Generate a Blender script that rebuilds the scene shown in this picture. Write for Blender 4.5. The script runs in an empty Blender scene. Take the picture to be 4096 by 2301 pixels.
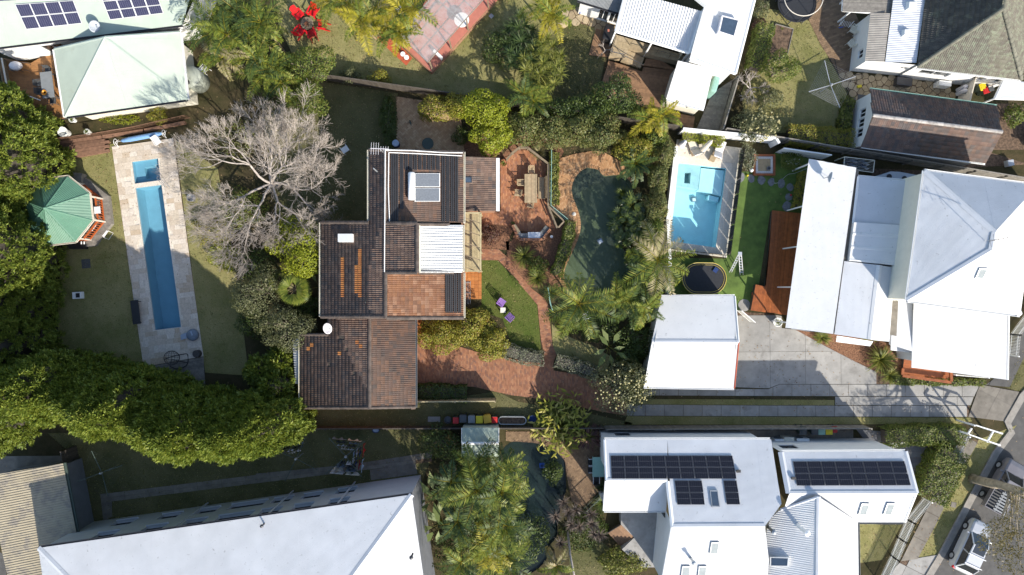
import bpy, bmesh, math, random
import numpy as np
from mathutils import Vector, Matrix
from mathutils.geometry import delaunay_2d_cdt
random.seed(11)
RNG = np.random.default_rng(11)
PI = math.pi
SC = bpy.context.scene
COL = SC.collection
# ------------------------------------------------------------------ camera, light, exposure
FPX, HCAM, CX, CY = 2731.0, 56.0, 2048.0, 1150.5      # focal length in photo pixels, flying height, image centre
cam = bpy.data.objects.new('camera', bpy.data.cameras.new('camera'))
cam.data.sensor_width = 36.0
cam.data.lens = 36.0 * FPX / 4096.0
cam.data.clip_start = 0.5
cam.data.clip_end = 2000
cam.location = (0, 0, HCAM)
COL.objects.link(cam)
SC.camera = cam
SUN_EL = math.radians(33)
SUN_XY = Vector((0.59, -0.807))                        # horizontal direction towards the sun
wd = bpy.data.worlds.new('World')
SC.world = wd
wd.use_nodes = True
nt = wd.node_tree
sky = nt.nodes.new('ShaderNodeTexSky')
sky.sky_type = 'NISHITA'
sky.sun_disc = False
sky.sun_elevation = SUN_EL
sky.sun_rotation = math.atan2(SUN_XY.x, SUN_XY.y)
bg = nt.nodes['Background']
bg.inputs[1].default_value = 0.15
nt.links.new(sky.outputs[0], bg.inputs[0])
sl = bpy.data.lights.new('sun', 'SUN')
sl.energy = 4.6
sl.angle = math.radians(0.53)
sl.color = (1.0, 0.93, 0.82)
sun = bpy.data.objects.new('sun', sl)
sdir = Vector((SUN_XY.x * math.cos(SUN_EL), SUN_XY.y * math.cos(SUN_EL), math.sin(SUN_EL)))
sun.rotation_euler = sdir.to_track_quat('Z', 'Y').to_euler()
sun.location = sdir * 60
COL.objects.link(sun)
SC.view_settings.view_transform = 'Standard'
SC.view_settings.look = 'None'
SC.view_settings.exposure = 0.68
SC.view_settings.gamma = 1.0
SC.cycles.max_bounces = 6
SC.cycles.transparent_max_bounces = 16
SC.cycles.caustics_reflective = False
SC.cycles.caustics_refractive = False
# ------------------------------------------------------------------ photo pixel -> point at a known height
def W(px, py, z=0.0):
 s = (HCAM - z) / FPX
 return Vector(((px - CX) * s, (CY - py) * s, z))
def O(x, y, z=0.0):                                    # 2576 px wide overview
 return W(x * 1.59006, y * 1.59006, z)
TY = [0, 550, 1130, 1701]
def T(c, r, x, y, z=0.0):                              # enlarged tiles
 return W(1024 * c + x / 2.4121, TY[r] + y / 2.4117, z)
def TL(c, r, pts, z=0.0):
 return [T(c, r, x, y, z) for x, y in pts]
def OL(pts, z=0.0):
 return [O(x, y, z) for x, y in pts]
def WL(pts, z=0.0):
 return [W(x, y, z) for x, y in pts]
class Plane:
 def __init__(s, a, b, c):
  s.p = a
  n = (b - a).cross(c - a).normalized()
  s.n = n if n.z > 0 else -n
 def px(s, x, y):                                   # photo pixel on this plane
  o = Vector((0, 0, HCAM)); d = W(x, y, 0) - o
  return o + d * ((s.p - o).dot(s.n) / d.dot(s.n))
 def t(s, c, r, x, y):
  return s.px(1024 * c + x / 2.4121, TY[r] + y / 2.4117)
 def o(s, x, y):
  return s.px(x * 1.59006, y * 1.59006)
 def z(s, x, y):
  return s.p.z - (s.n.x * (x - s.p.x) + s.n.y * (y - s.p.y)) / s.n.z
 def at(s, x, y):
  return Vector((x, y, s.z(x, y)))
# ------------------------------------------------------------------ things and parts
ORG = {}
def tag(o, label=None, cat=None, group=None, kind=None):
 if label: o['label'] = label
 if cat: o['category'] = cat
 if group: o['group'] = group
 if kind: o['kind'] = kind
 return o
def thing(name, label, cat, loc=(0, 0, 0), group=None):
 o = bpy.data.objects.new(name, None)
 o.empty_display_size = 0.2
 COL.objects.link(o)
 o.location = loc
 ORG[o.name] = Vector(loc)
 return tag(o, label, cat, group)
def link(name, me, parent=None):
 o = bpy.data.objects.new(name, me)
 COL.objects.link(o)
 if parent is not None:
  o.parent = parent
  if parent.name in ORG: ORG[o.name] = Vector(ORG[parent.name])
 return o
def copy_tree(o, loc=None, rz=None, parent=None, scale=None):
 c = o.copy()
 COL.objects.link(c)
 if parent is not None: c.parent = parent
 if loc is not None: c.location = loc
 if rz is not None: c.rotation_euler = (0, 0, rz)
 if scale is not None: c.scale = (scale,) * 3
 for ch in list(o.children): copy_tree(ch, parent=c)
 return c
class MB:
 def __init__(s):
  s.v = []; s.f = []
 def add(s, vs, fs):
  b = len(s.v)
  s.v.extend([Vector(q) for q in vs])
  s.f.extend([[i + b for i in f] for f in fs])
  return s
 def box(s, c, size, rz=0.0, rx=0.0, ry=0.0):
  x, y, z = size[0] / 2, size[1] / 2, size[2] / 2
  m = Matrix.Translation(Vector(c)) @ Matrix.Rotation(rz, 4, 'Z') @ Matrix.Rotation(ry, 4, 'Y') @ Matrix.Rotation(rx, 4, 'X')
  vs = [m @ Vector(q) for q in ((-x,-y,-z),(x,-y,-z),(x,y,-z),(-x,y,-z),(-x,-y,z),(x,-y,z),(x,y,z),(-x,y,z))]
  return s.add(vs, [(0,3,2,1),(4,5,6,7),(0,1,5,4),(1,2,6,5),(2,3,7,6),(3,0,4,7)])
 def bar(s, a, b, w, h=None, up=(0, 0, 1)):
  a = Vector(a); b = Vector(b); h = h or w
  d = (b - a)
  if d.length < 1e-6: return s
  d.normalize(); u = Vector(up)
  if abs(d.dot(u)) > 0.98: u = Vector((1, 0, 0))
  x = d.cross(u).normalized() * (w / 2); y = x.cross(d).normalized() * (h / 2)
  vs = [a-x-y, a+x-y, a+x+y, a-x+y, b-x-y, b+x-y, b+x+y, b-x+y]
  return s.add(vs, [(0,1,2,3),(7,6,5,4),(0,4,5,1),(1,5,6,2),(2,6,7,3),(3,7,4,0)])
 def prism(s, pts, z0, z1, bottom=True):
  n = len(pts)
  p2 = [(p[0], p[1]) for p in pts]
  if sum(p2[i][0]*p2[(i+1)%n][1]-p2[(i+1)%n][0]*p2[i][1] for i in range(n)) < 0: p2 = p2[::-1]
  vs = [(x, y, z0) for x, y in p2] + [(x, y, z1) for x, y in p2]
  fs = [tuple(range(n, 2*n))] + [(i, (i+1)%n, (i+1)%n+n, i+n) for i in range(n)]
  if bottom: fs.append(tuple(range(n-1, -1, -1)))
  return s.add(vs, fs)
 def wallring(s, pts, z0, ztop):
  n = len(pts); zt = ztop if callable(ztop) else (lambda x, y: ztop)
  vs = [(p[0], p[1], z0) for p in pts] + [(p[0], p[1], zt(p[0], p[1])) for p in pts]
  return s.add(vs, [(i, (i+1)%n, (i+1)%n+n, i+n) for i in range(n)])
 def wallrun(s, pts, z0, ztop):
  n = len(pts); zt = ztop if callable(ztop) else (lambda x, y: ztop)
  vs = [(p[0], p[1], z0) for p in pts] + [(p[0], p[1], zt(p[0], p[1])) for p in pts]
  return s.add(vs, [(i, i+1, i+1+n, i+n) for i in range(n-1)])
 def tube(s, path, r, n=6, cap=True):
  path = [Vector(p) for p in path]
  if not hasattr(r, '__len__'): r = [r] * len(path)
  rings = []; vs = []; fs = []
  prev = None
  for i, p in enumerate(path):
   d = (path[min(i+1, len(path)-1)] - path[max(i-1, 0)])
   if d.length < 1e-7: d = Vector((0, 0, 1))
   d.normalize()
   if prev is None:
    u = Vector((0, 0, 1)) if abs(d.z) < 0.9 else Vector((1, 0, 0))
    x = d.cross(u).normalized()
   else:
    x = (prev - d * prev.dot(d)).normalized()
   prev = x; y = d.cross(x)
   for k in range(n):
    a = 2 * PI * k / n
    vs.append(p + (x * math.cos(a) + y * math.sin(a)) * r[i])
  for i in range(len(path) - 1):
   for k in range(n):
    k2 = (k + 1) % n
    fs.append((i*n+k, i*n+k2, (i+1)*n+k2, (i+1)*n+k))
  if cap:
   fs.append(tuple(range(n-1, -1, -1))); fs.append(tuple(range((len(path)-1)*n, len(path)*n)))
  return s.add(vs, fs)
 def lathe(s, c, prof, n=20, rx=1.0, ry=1.0, rz=0.0):
  c = Vector(c); vs = []; fs = []
  for r, z in prof:
   for k in range(n):
    a = 2 * PI * k / n
    x, y = r * math.cos(a) * rx, r * math.sin(a) * ry
    vs.append((c.x + x*math.cos(rz) - y*math.sin(rz), c.y + x*math.sin(rz) + y*math.cos(rz), c.z + z))
  for i in range(len(prof) - 1):
   for k in range(n):
    k2 = (k + 1) % n
    fs.append((i*n+k, i*n+k2, (i+1)*n+k2, (i+1)*n+k))
  if prof[0][0] > 1e-4: fs.append(tuple(range(n-1, -1, -1)))
  if prof[-1][0] > 1e-4: fs.append(tuple(range((len(prof)-1)*n, len(prof)*n)))
  return s.add(vs, fs)
 def xf(s, m):
  s.v = [m @ q for q in s.v]; return s
 def mesh(s, name, mat, org=Vector((0, 0, 0)), smooth=False, bevel=0):
  me = bpy.data.meshes.new(name)
  me.from_pydata([tuple(q - org) for q in s.v], [], s.f)
  if bevel:
   bm = bmesh.new(); bm.from_mesh(me)
   bmesh.ops.remove_doubles(bm, verts=bm.verts, dist=1e-5)
   bmesh.ops.bevel(bm, geom=[e for e in bm.edges if len(e.link_faces) == 2 and e.calc_face_angle(0) > 0.5], offset=bevel, segments=2, affect='EDGES', profile=0.6, clamp_overlap=True)
   bm.to_mesh(me); bm.free()
  if smooth:
   me.polygons.foreach_set('use_smooth', [True] * len(me.polygons))
   me.update()
  if mat is not None: me.materials.append(mat)
  return me
 def build(s, name, mat, parent=None, smooth=False, bevel=0):
  org = ORG.get(parent.name, Vector((0, 0, 0))) if parent is not None else Vector((0, 0, 0))
  return link(name, s.mesh(name, mat, org, smooth, bevel), parent)
 def solo(s, name, mat, label, cat, group=None, smooth=False, bevel=0):
  xs = [q.x for q in s.v]; ys = [q.y for q in s.v]; zs = [q.z for q in s.v]
  org = Vector(((min(xs)+max(xs))/2, (min(ys)+max(ys))/2, min(zs)))
  o = link(name, s.mesh(name, mat, org, smooth, bevel)); o.location = org
  return tag(o, label, cat, group)
def np_mesh(name, verts, quads, mat, org=(0, 0, 0), smooth=False):
 me = bpy.data.meshes.new(name)
 verts = np.asarray(verts, dtype=np.float32) - np.asarray(org, dtype=np.float32)
 quads = np.asarray(quads, dtype=np.int32)
 k = quads.shape[1]
 me.vertices.add(len(verts)); me.vertices.foreach_set('co', verts.ravel())
 me.loops.add(quads.size); me.loops.foreach_set('vertex_index', quads.ravel())
 me.polygons.add(len(quads))
 me.polygons.foreach_set('loop_start', np.arange(0, quads.size, k, dtype=np.int32))
 if smooth: me.polygons.foreach_set('use_smooth', np.ones(len(quads), dtype=bool))
 me.update(calc_edges=True)
 if mat is not None: me.materials.append(mat)
 return me
def inside(p, poly):
 x, y = p[0], p[1]; c = False; n = len(poly); j = n - 1
 for i in range(n):
  xi, yi, xj, yj = poly[i][0], poly[i][1], poly[j][0], poly[j][1]
  if (yi > y) != (yj > y) and x < (xj - xi) * (y - yi) / (yj - yi) + xi: c = not c
  j = i
 return c
def clip(subject, convex):
 out = [(p[0], p[1]) for p in subject]
 n = len(convex)
 for i in range(n):
  a, b = convex[i], convex[(i+1) % n]
  inp, out = out, []
  if not inp: return []
  def side(p): return (b[0]-a[0])*(p[1]-a[1]) - (b[1]-a[1])*(p[0]-a[0])
  s0 = inp[-1]; d0 = side(s0)
  for e in inp:
   d1 = side(e)
   if (d0 >= 0) != (d1 >= 0):
    t = d0 / (d0 - d1)
    out.append((s0[0] + (e[0]-s0[0])*t, s0[1] + (e[1]-s0[1])*t))
   if d1 >= 0: out.append(e)
   s0, d0 = e, d1
 return out
def area2(p):
 n = len(p)
 return abs(sum(p[i][0]*p[(i+1)%n][1]-p[(i+1)%n][0]*p[i][1] for i in range(n))) / 2
def sheet(name, pts, z, mat, holes=(), parent=None, kind='structure'):
 vs = []; es = []
 for ring in [pts] + list(holes):
  b = len(vs); n = len(ring)
  vs += [Vector((p[0], p[1])) for p in ring]
  es += [(b + i, b + (i+1) % n) for i in range(n)]
 r = delaunay_2d_cdt(vs, es, [], 0, 1e-5)
 nv, fs = r[0], r[2]
 keep = []
 for f in fs:
  c = sum((nv[i] for i in f), Vector((0, 0))) / len(f)
  if inside(c, pts) and not any(inside(c, h) for h in holes): keep.append(f)
 m = MB(); m.add([(p.x, p.y, z) for p in nv], [tuple(f) for f in keep])
 me = m.mesh(name, mat, ORG.get(parent.name, Vector((0,0,0))) if parent is not None else Vector((0,0,0)))
 bm = bmesh.new(); bm.from_mesh(me)
 for f in bm.faces:
  if f.normal.z < 0: f.normal_flip()
 bm.to_mesh(me); bm.free()
 o = link(name, me, parent)
 if parent is None: tag(o, kind=kind)
 return o
def smooth_ring(pts, k=6):
 n = len(pts); out = []
 for i in range(n):
  p0, p1, p2, p3 = (Vector(pts[(i+j-1) % n]) for j in range(4))
  for q in range(k):
   t = q / k
   out.append(0.5*((2*p1)+(p2-p0)*t+(2*p0-5*p1+4*p2-p3)*t*t+(3*p1-p0-3*p2+p3)*t*t*t))
 return out
def smooth_line(pts, k=6):
 pts = [Vector(p) for p in pts]; n = len(pts); out = []
 for i in range(n - 1):
  p0, p1, p2, p3 = pts[max(i-1,0)], pts[i], pts[i+1], pts[min(i+2,n-1)]
  for q in range(k):
   t = q / k
   out.append(0.5*((2*p1)+(p2-p0)*t+(2*p0-5*p1+4*p2-p3)*t*t+(3*p1-p0-3*p2+p3)*t*t*t))
 return out + [pts[-1]]
# ------------------------------------------------------------------ materials
def nodes(name):
 m = bpy.data.materials.new(name); m.use_nodes = True
 t = m.node_tree
 return m, t, t.nodes['Principled BSDF'], t.nodes['Material Output']
def nn(t, kind, **kw):
 n = t.nodes.new(kind)
 for k, v in kw.items(): setattr(n, k, v)
 return n
def rgb(c): return (c[0], c[1], c[2], 1.0)
def ramp(t, fac, stops):
 r = nn(t, 'ShaderNodeValToRGB')
 e = r.color_ramp.elements
 while len(e) < len(stops): e.new(0.5)
 for el, (p, c) in zip(e, stops): el.position = p; el.color = rgb(c)
 t.links.new(fac, r.inputs[0])
 return r.outputs[0]
def noise(t, pos, scale, detail=3, rough=0.6, dist=0.0):
 n = nn(t, 'ShaderNodeTexNoise'); n.inputs['Scale'].default_value = scale
 n.inputs['Detail'].default_value = detail; n.inputs['Roughness'].default_value = rough
 n.inputs['Distortion'].default_value = dist
 t.links.new(pos, n.inputs['Vector']); return n.outputs[0]
def math_(t, op, a, b=0.0):
 n = nn(t, 'ShaderNodeMath', operation=op)
 for i, x in enumerate((a, b)):
  if hasattr(x, 'links'): t.links.new(x, n.inputs[i])
  else: n.inputs[i].default_value = x
 return n.outputs[0]
def mixc(t, fac, a, b, mode='MIX'):
 n = nn(t, 'ShaderNodeMix', data_type='RGBA', blend_type=mode)
 for i, x in ((0, fac), (6, a), (7, b)):
  if hasattr(x, 'links'): t.links.new(x, n.inputs[i])
  else: n.inputs[i].default_value = x if i == 0 else rgb(x)
 return n.outputs[2]
def unit_random(t):
 g = nn(t, 'ShaderNodeNewGeometry'); oi = nn(t, 'ShaderNodeObjectInfo')
 return math_(t, 'FRACT', math_(t, 'ADD', g.outputs['Random Per Island'], oi.outputs['Random']))
def M(name, col, rough=0.6, var=0.15, scale=3.0, metal=0.0, bump=0.0, bscale=40.0, col2=None, per=0.0, spec=0.5, dirt=None, dscale=1.0, dth=0.58, cols=None):
 m, t, b, out = nodes(name)
 g = nn(t, 'ShaderNodeNewGeometry'); pos = g.outputs['Position']
 lo = [c * (1 - var) for c in col]; hi = [min(1, c * (1 + var)) for c in (col2 or col)]
 if cols:
  r = unit_random(t)
  n = len(cols)
  c = ramp(t, r, [((i + 0.5) / n, q) for i, q in enumerate(cols)])
  nz = noise(t, pos, scale, 4)
  c = mixc(t, 1.0, c, ramp(t, nz, [(0.3, (1-var,)*3), (0.7, (1,)*3)]), 'MULTIPLY')
 else:
  c = ramp(t, noise(t, pos, scale, 5), [(0.3, lo), (0.7, hi)])
  if per:
   c = mixc(t, 1.0, c, ramp(t, unit_random(t), [(0.0, (1-per,)*3), (1.0, (1,)*3)]), 'MULTIPLY')
 if dirt is not None:
  c = mixc(t, ramp(t, noise(t, pos, dscale, 8, 0.7, 0.4), [(dth, (0,0,0)), (dth+0.1, (0.85,)*3)]), c, dirt)
 t.links.new(c, b.inputs['Base Color'])
 b.inputs['Roughness'].default_value = rough
 b.inputs['Metallic'].default_value = metal
 b.inputs['Specular IOR Level'].default_value = spec
 if bump:
  bn = nn(t, 'ShaderNodeBump'); bn.inputs['Strength'].default_value = bump; bn.inputs['Distance'].default_value = 0.02
  t.links.new(noise(t, pos, bscale, 4), bn.inputs['Height']); t.links.new(bn.outputs[0], b.inputs['Normal'])
 return m
def leafmat(name, cols, trans=0.3, rough=0.5, hue=0.25, scale=0.6, spec=0.35):
 m, t, b, out = nodes(name)
 g = nn(t, 'ShaderNodeNewGeometry')
 f = math_(t, 'ADD', math_(t, 'MULTIPLY', g.outputs['Random Per Island'], 1 - hue), math_(t, 'MULTIPLY', noise(t, g.outputs['Position'], scale, 3), hue))
 n = len(cols)
 c = ramp(t, f, [(0.08 + 0.84 * i / max(1, n - 1), q) for i, q in enumerate(cols)])
 t.links.new(c, b.inputs['Base Color'])
 b.inputs['Roughness'].default_value = rough
 b.inputs['Specular IOR Level'].default_value = spec
 tr = nn(t, 'ShaderNodeBsdfTranslucent')
 t.links.new(mixc(t, 1.0, c, (1.0, 0.95, 0.55), 'MULTIPLY'), tr.inputs[0])
 mx = nn(t, 'ShaderNodeMixShader'); mx.inputs[0].default_value = trans
 t.links.new(b.outputs[0], mx.inputs[1]); t.links.new(tr.outputs[0], mx.inputs[2])
 t.links.new(mx.outputs[0], out.inputs[0])
 return m
def grassmat(name, green, dry, soil, dryth=0.55, scale=0.35, lush=0.0):
 m, t, b, out = nodes(name)
 g = nn(t, 'ShaderNodeNewGeometry'); pos = g.outputs['Position']
 c = ramp(t, noise(t, pos, scale, 8, 0.72), [(dryth - 0.17, green), (dryth + 0.17, dry)])
 c = mixc(t, ramp(t, noise(t, pos, scale * 2.3, 7, 0.75, 0.3), [(0.6 + lush, (0,)*3), (0.74 + lush, (0.75,)*3)]), c, soil)
 fine = noise(t, pos, 16, 6, 0.85)
 c = mixc(t, 1.0, c, ramp(t, fine, [(0.34, (0.4,)*3), (0.66, (1.0,)*3)]), 'MULTIPLY')
 t.links.new(c, b.inputs['Base Color']); b.inputs['Roughness'].default_value = 0.95; b.inputs['Specular IOR Level'].default_value = 0.1
 bn = nn(t, 'ShaderNodeBump'); bn.inputs['Strength'].default_value = 1.0; bn.inputs['Distance'].default_value = 0.05
 t.links.new(noise(t, pos, 30, 5, 0.8), bn.inputs['Height']); t.links.new(bn.outputs[0], b.inputs['Normal'])
 return m
def watermat(name, tint, gloss=0.05, ripple=6.0, strength=0.25, murk=None, murkf=0.0):
 m, t, b, out = nodes(name)
 t.nodes.remove(b)
 g = nn(t, 'ShaderNodeNewGeometry'); pos = g.outputs['Position']
 tr = nn(t, 'ShaderNodeBsdfTransparent'); tr.inputs[0].default_value = rgb(tint)
 gl = nn(t, 'ShaderNodeBsdfGlossy'); gl.inputs['Roughness'].default_value = gloss
 bn = nn(t, 'ShaderNodeBump'); bn.inputs['Strength'].default_value = strength; bn.inputs['Distance'].default_value = 0.02
 t.links.new(noise(t, pos, ripple, 3, 0.6, 0.6), bn.inputs['Height']); t.links.new(bn.outputs[0], gl.inputs['Normal'])
 fr = nn(t, 'ShaderNodeFresnel'); fr.inputs[0].default_value = 1.33
 t.links.new(bn.outputs[0], fr.inputs['Normal'])
 base = tr.outputs[0]
 if murk:
  d = nn(t, 'ShaderNodeBsdfDiffuse'); d.inputs[0].default_value = rgb(murk)
  x = nn(t, 'ShaderNodeMixShader'); x.inputs[0].default_value = murkf
  t.links.new(tr.outputs[0], x.inputs[1]); t.links.new(d.outputs[0], x.inputs[2]); base = x.outputs[0]
 mx = nn(t, 'ShaderNodeMixShader'); t.links.new(fr.outputs[0], mx.inputs[0])
 t.links.new(base, mx.inputs[1]); t.links.new(gl.outputs[0], mx.inputs[2]); t.links.new(mx.outputs[0], out.inputs[0])
 return m
def glassmat(name, tint, rough=0.03):
 return watermat(name, tint, gloss=rough, ripple=0.5, strength=0.02)
# ------------------------------------------------------------------ palette
m_lawn = grassmat('lawn_grass', (0.22,0.23,0.07), (0.42,0.375,0.17), (0.26,0.2,0.125), 0.44)
m_lawn_green = grassmat('green_lawn_grass', (0.105,0.15,0.03), (0.21,0.215,0.065), (0.17,0.17,0.06), 0.57, 0.5, 0.1)
m_lawn_dark = grassmat('shade_painted_lawn_grass', (0.115,0.122,0.05), (0.25,0.225,0.11), (0.16,0.125,0.08), 0.52)  # darker copy of the lawn, yard shade put into its colour
m_turf = M('artificial_turf', (0.075,0.125,0.022), 0.9, 0.22, 1.2, bump=0.8, bscale=50, col2=(0.10,0.16,0.03))
m_ground = grassmat('garden_ground', (0.055,0.058,0.024), (0.13,0.10,0.055), (0.075,0.05,0.032), 0.5, 0.8)
m_soil = M('garden_soil', (0.075,0.048,0.032), 0.95, 0.5, 5, bump=1.0, bscale=25, col2=(0.13,0.085,0.055))
m_mulch = M('bark_mulch', (0.12,0.052,0.026), 0.95, 0.55, 9, bump=1.0, bscale=30, col2=(0.2,0.1,0.055))
m_asphalt = M('asphalt', (0.085,0.082,0.078), 0.9, 0.22, 1.5, bump=0.5, bscale=60, dirt=(0.12,0.115,0.105), dscale=0.8)
m_concrete = M('concrete', (0.32,0.31,0.29), 0.85, 0.18, 1.2, bump=0.3, bscale=30, dirt=(0.2,0.19,0.175), dscale=0.7, dth=0.55, per=0.2)
m_concrete_old = M('weathered_concrete', (0.2,0.18,0.15), 0.9, 0.25, 1.5, bump=0.4, dirt=(0.12,0.1,0.085), dscale=1.3, per=0.2)
m_kerb = M('kerb_concrete', (0.27,0.25,0.22), 0.9, 0.2, 2, bump=0.4)
m_mortar = M('mortar_sand', (0.19,0.105,0.06), 0.95, 0.3, 6)
m_brick_drive = M('driveway_brick', (0.3,0.13,0.07), 0.85, 0.2, 1.2, cols=[(0.26,0.115,0.062),(0.36,0.165,0.085),(0.30,0.125,0.066),(0.2,0.10,0.07),(0.4,0.2,0.105),(0.33,0.15,0.08)])
m_brick_patio = M('patio_brick', (0.33,0.14,0.07), 0.85, 0.2, 1.2, cols=[(0.35,0.145,0.068),(0.44,0.2,0.098),(0.39,0.17,0.082),(0.29,0.135,0.085),(0.48,0.235,0.118)])
m_brick_pool = M('pool_brick', (0.4,0.22,0.11), 0.85, 0.2, 1.2, cols=[(0.44,0.235,0.105),(0.5,0.285,0.135),(0.38,0.19,0.085),(0.46,0.255,0.12),(0.54,0.32,0.165)])
m_brick_court = M('courtyard_paver', (0.34,0.2,0.1), 0.85, 0.2, 1.2, cols=[(0.45,0.29,0.155),(0.53,0.36,0.2),(0.41,0.25,0.135),(0.48,0.315,0.18),(0.56,0.39,0.23)])
m_brick_old = M('old_paver', (0.2,0.13,0.08), 0.9, 0.25, 1.2, cols=[(0.2,0.13,0.075),(0.26,0.17,0.1),(0.16,0.105,0.065),(0.3,0.2,0.115),(0.23,0.15,0.09)])
m_trav = M('travertine', (0.52,0.44,0.34), 0.7, 0.3, 9, cols=[(0.66,0.57,0.46),(0.58,0.49,0.38),(0.74,0.67,0.57),(0.63,0.54,0.44),(0.54,0.43,0.31),(0.7,0.62,0.53)])
m_trav_pale = M('pale_travertine', (0.62,0.55,0.44), 0.7, 0.22, 9, cols=[(0.66,0.59,0.48),(0.7,0.64,0.54),(0.62,0.55,0.445),(0.68,0.62,0.52)])
m_bluestone = M('bluestone', (0.12,0.125,0.135), 0.75, 0.2, 4, cols=[(0.13,0.135,0.145),(0.1,0.105,0.115),(0.16,0.165,0.17),(0.12,0.12,0.13)])
m_sandstone = M('sandstone', (0.42,0.33,0.2), 0.85, 0.3, 4, cols=[(0.42,0.33,0.2),(0.5,0.4,0.26),(0.36,0.27,0.16),(0.45,0.36,0.23)], bump=0.3)
m_stone = M('grey_stone', (0.17,0.175,0.18), 0.85, 0.3, 5, bump=0.6, bscale=15)
m_rock = M('dark_rock', (0.11,0.115,0.115), 0.8, 0.4, 6, cols=[(0.13,0.13,0.125),(0.09,0.1,0.1),(0.17,0.165,0.15),(0.075,0.085,0.09)])
m_terracotta = M('terracotta_tile', (0.45,0.17,0.045), 0.55, 0.2, 2, cols=[(0.45,0.165,0.04),(0.5,0.2,0.055),(0.4,0.145,0.036)])
m_redpaint = M('red_painted_concrete', (0.42,0.085,0.035), 0.7, 0.2, 2, dirt=(0.34,0.08,0.04), dscale=0.8)
m_pinkpaint = M('faded_red_concrete', (0.43,0.155,0.11), 0.75, 0.14, 2, dirt=(0.36,0.13,0.1), dscale=0.8)
TC = [(0.15,0.1,0.077),(0.2,0.128,0.095),(0.125,0.09,0.075),(0.17,0.11,0.08),(0.22,0.15,0.112),(0.11,0.088,0.078)]  # tones lightened to offset the weak sun on the west slopes
m_tile = M('brown_roof_tile', (0.12,0.08,0.06), 0.75, 0.35, 2.5, cols=TC, bump=0.3)
m_tile_orange = M('orange_roof_tile', (0.3,0.13,0.05), 0.75, 0.3, 2.5, cols=[(0.2,0.09,0.045),(0.25,0.115,0.055),(0.17,0.085,0.05),(0.3,0.165,0.1),(0.19,0.085,0.045)], bump=0.3)
m_tile_new = M('new_orange_tile', (0.40,0.17,0.05), 0.7, 0.2, 3, cols=[(0.4,0.17,0.05),(0.34,0.13,0.04)])
m_tile_mix = M('shade_dimmed_rusty_roof_tile', (0.17,0.09,0.055), 0.75, 0.3, 1.2, cols=[(0.105,0.07,0.055),(0.135,0.08,0.056),(0.085,0.065,0.056),(0.12,0.075,0.058),(0.155,0.088,0.058)], bump=0.3)  # darker tile for the east slopes, tree shade put into its colour
m_tile_grey = M('dark_grey_roof_tile', (0.1,0.09,0.075), 0.85, 0.4, 2.0, cols=[(0.1,0.092,0.078),(0.075,0.07,0.062),(0.125,0.112,0.092),(0.09,0.085,0.075)], dirt=(0.15,0.15,0.105), dscale=1.6, dth=0.55)
m_tile_lichen = M('lichened_roof_tile', (0.16,0.15,0.115), 0.9, 0.35, 2.0, cols=[(0.17,0.16,0.125),(0.14,0.125,0.1),(0.19,0.185,0.14),(0.155,0.14,0.115)], dirt=(0.205,0.225,0.16), dscale=3, dth=0.5)
m_tile_shed = M('weathered_shed_tile', (0.14,0.1,0.085), 0.85, 0.4, 1.8, cols=[(0.16,0.1,0.08),(0.115,0.085,0.075),(0.19,0.12,0.09),(0.13,0.105,0.095),(0.1,0.08,0.075)], dirt=(0.13,0.12,0.11), dscale=1.2)
m_cap = M('ridge_cap_tile', (0.11,0.085,0.07), 0.8, 0.35, 3, per=0.3)
m_cap_pale = M('pale_ridge_cap', (0.4,0.37,0.34), 0.8, 0.35, 3, per=0.2)
m_cap_green = M('mossy_ridge_cap', (0.17,0.165,0.125), 0.85, 0.3, 3, per=0.2)
m_roof_white = M('white_roof_sheet', (0.68,0.68,0.67), 0.5, 0.04, 0.8, dirt=(0.34,0.33,0.32), dscale=4.0, dth=0.605, spec=0.3)
m_roof_pale = M('pale_and_shade_painted_roof_sheet', (0.585,0.6,0.62), 0.45, 0.08, 0.5, dirt=(0.27,0.27,0.27), dscale=4.0, dth=0.605, spec=0.3)  # grey sheet, also white slopes with their shade put into the colour
m_roof_silver = M('galvanised_roof_sheet', (0.55,0.57,0.6), 0.38, 0.08, 1.2, metal=0.35)
m_roof_green = M('pale_green_roof_sheet', (0.42,0.485,0.41), 0.5, 0.06, 0.8, dirt=(0.38,0.42,0.34), dscale=0.7, dth=0.6)
m_roof_dgreen = M('green_roof_sheet', (0.1,0.22,0.15), 0.5, 0.08, 1.0, dirt=(0.13,0.24,0.17), dscale=0.8)
m_roof_sand = M('stained_sand_roof_sheet', (0.38,0.33,0.235), 0.7, 0.12, 1.0, dirt=(0.25,0.225,0.19), dscale=0.9, dth=0.5)
m_roof_grey = M('dark_grey_roof_sheet', (0.16,0.17,0.175), 0.6, 0.2, 1.2)
m_roof_old = M('stained_polycarbonate_sheet', (0.3,0.275,0.24), 0.5, 0.2, 1.5)
m_white = M('white_paint', (0.8,0.8,0.78), 0.5, 0.03, 2)
m_cream = M('cream_paint', (0.72,0.68,0.56), 0.6, 0.05, 2)
m_greywall = M('grey_render', (0.5,0.52,0.56), 0.8, 0.06, 1.5)
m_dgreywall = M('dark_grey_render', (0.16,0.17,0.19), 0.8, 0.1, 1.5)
m_white_wall = M('white_render', (0.74,0.74,0.72), 0.75, 0.04, 1.5, dirt=(0.62,0.61,0.57), dscale=0.9, dth=0.62)
m_brick_wall = M('brick_wall', (0.28,0.15,0.09), 0.9, 0.3, 5)
m_frame = M('dark_window_frame', (0.05,0.05,0.055), 0.4, 0.1)
m_wglass = M('window_glass', (0.02,0.025,0.03), 0.05, 0.1, spec=1.0)
m_skyglass = M('skylight_glass', (0.05,0.075,0.11), 0.05, 0.15, spec=1.0)
m_skyblind = M('skylight_blind', (0.30,0.33,0.33), 0.8, 0.1, spec=0.1)
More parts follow.
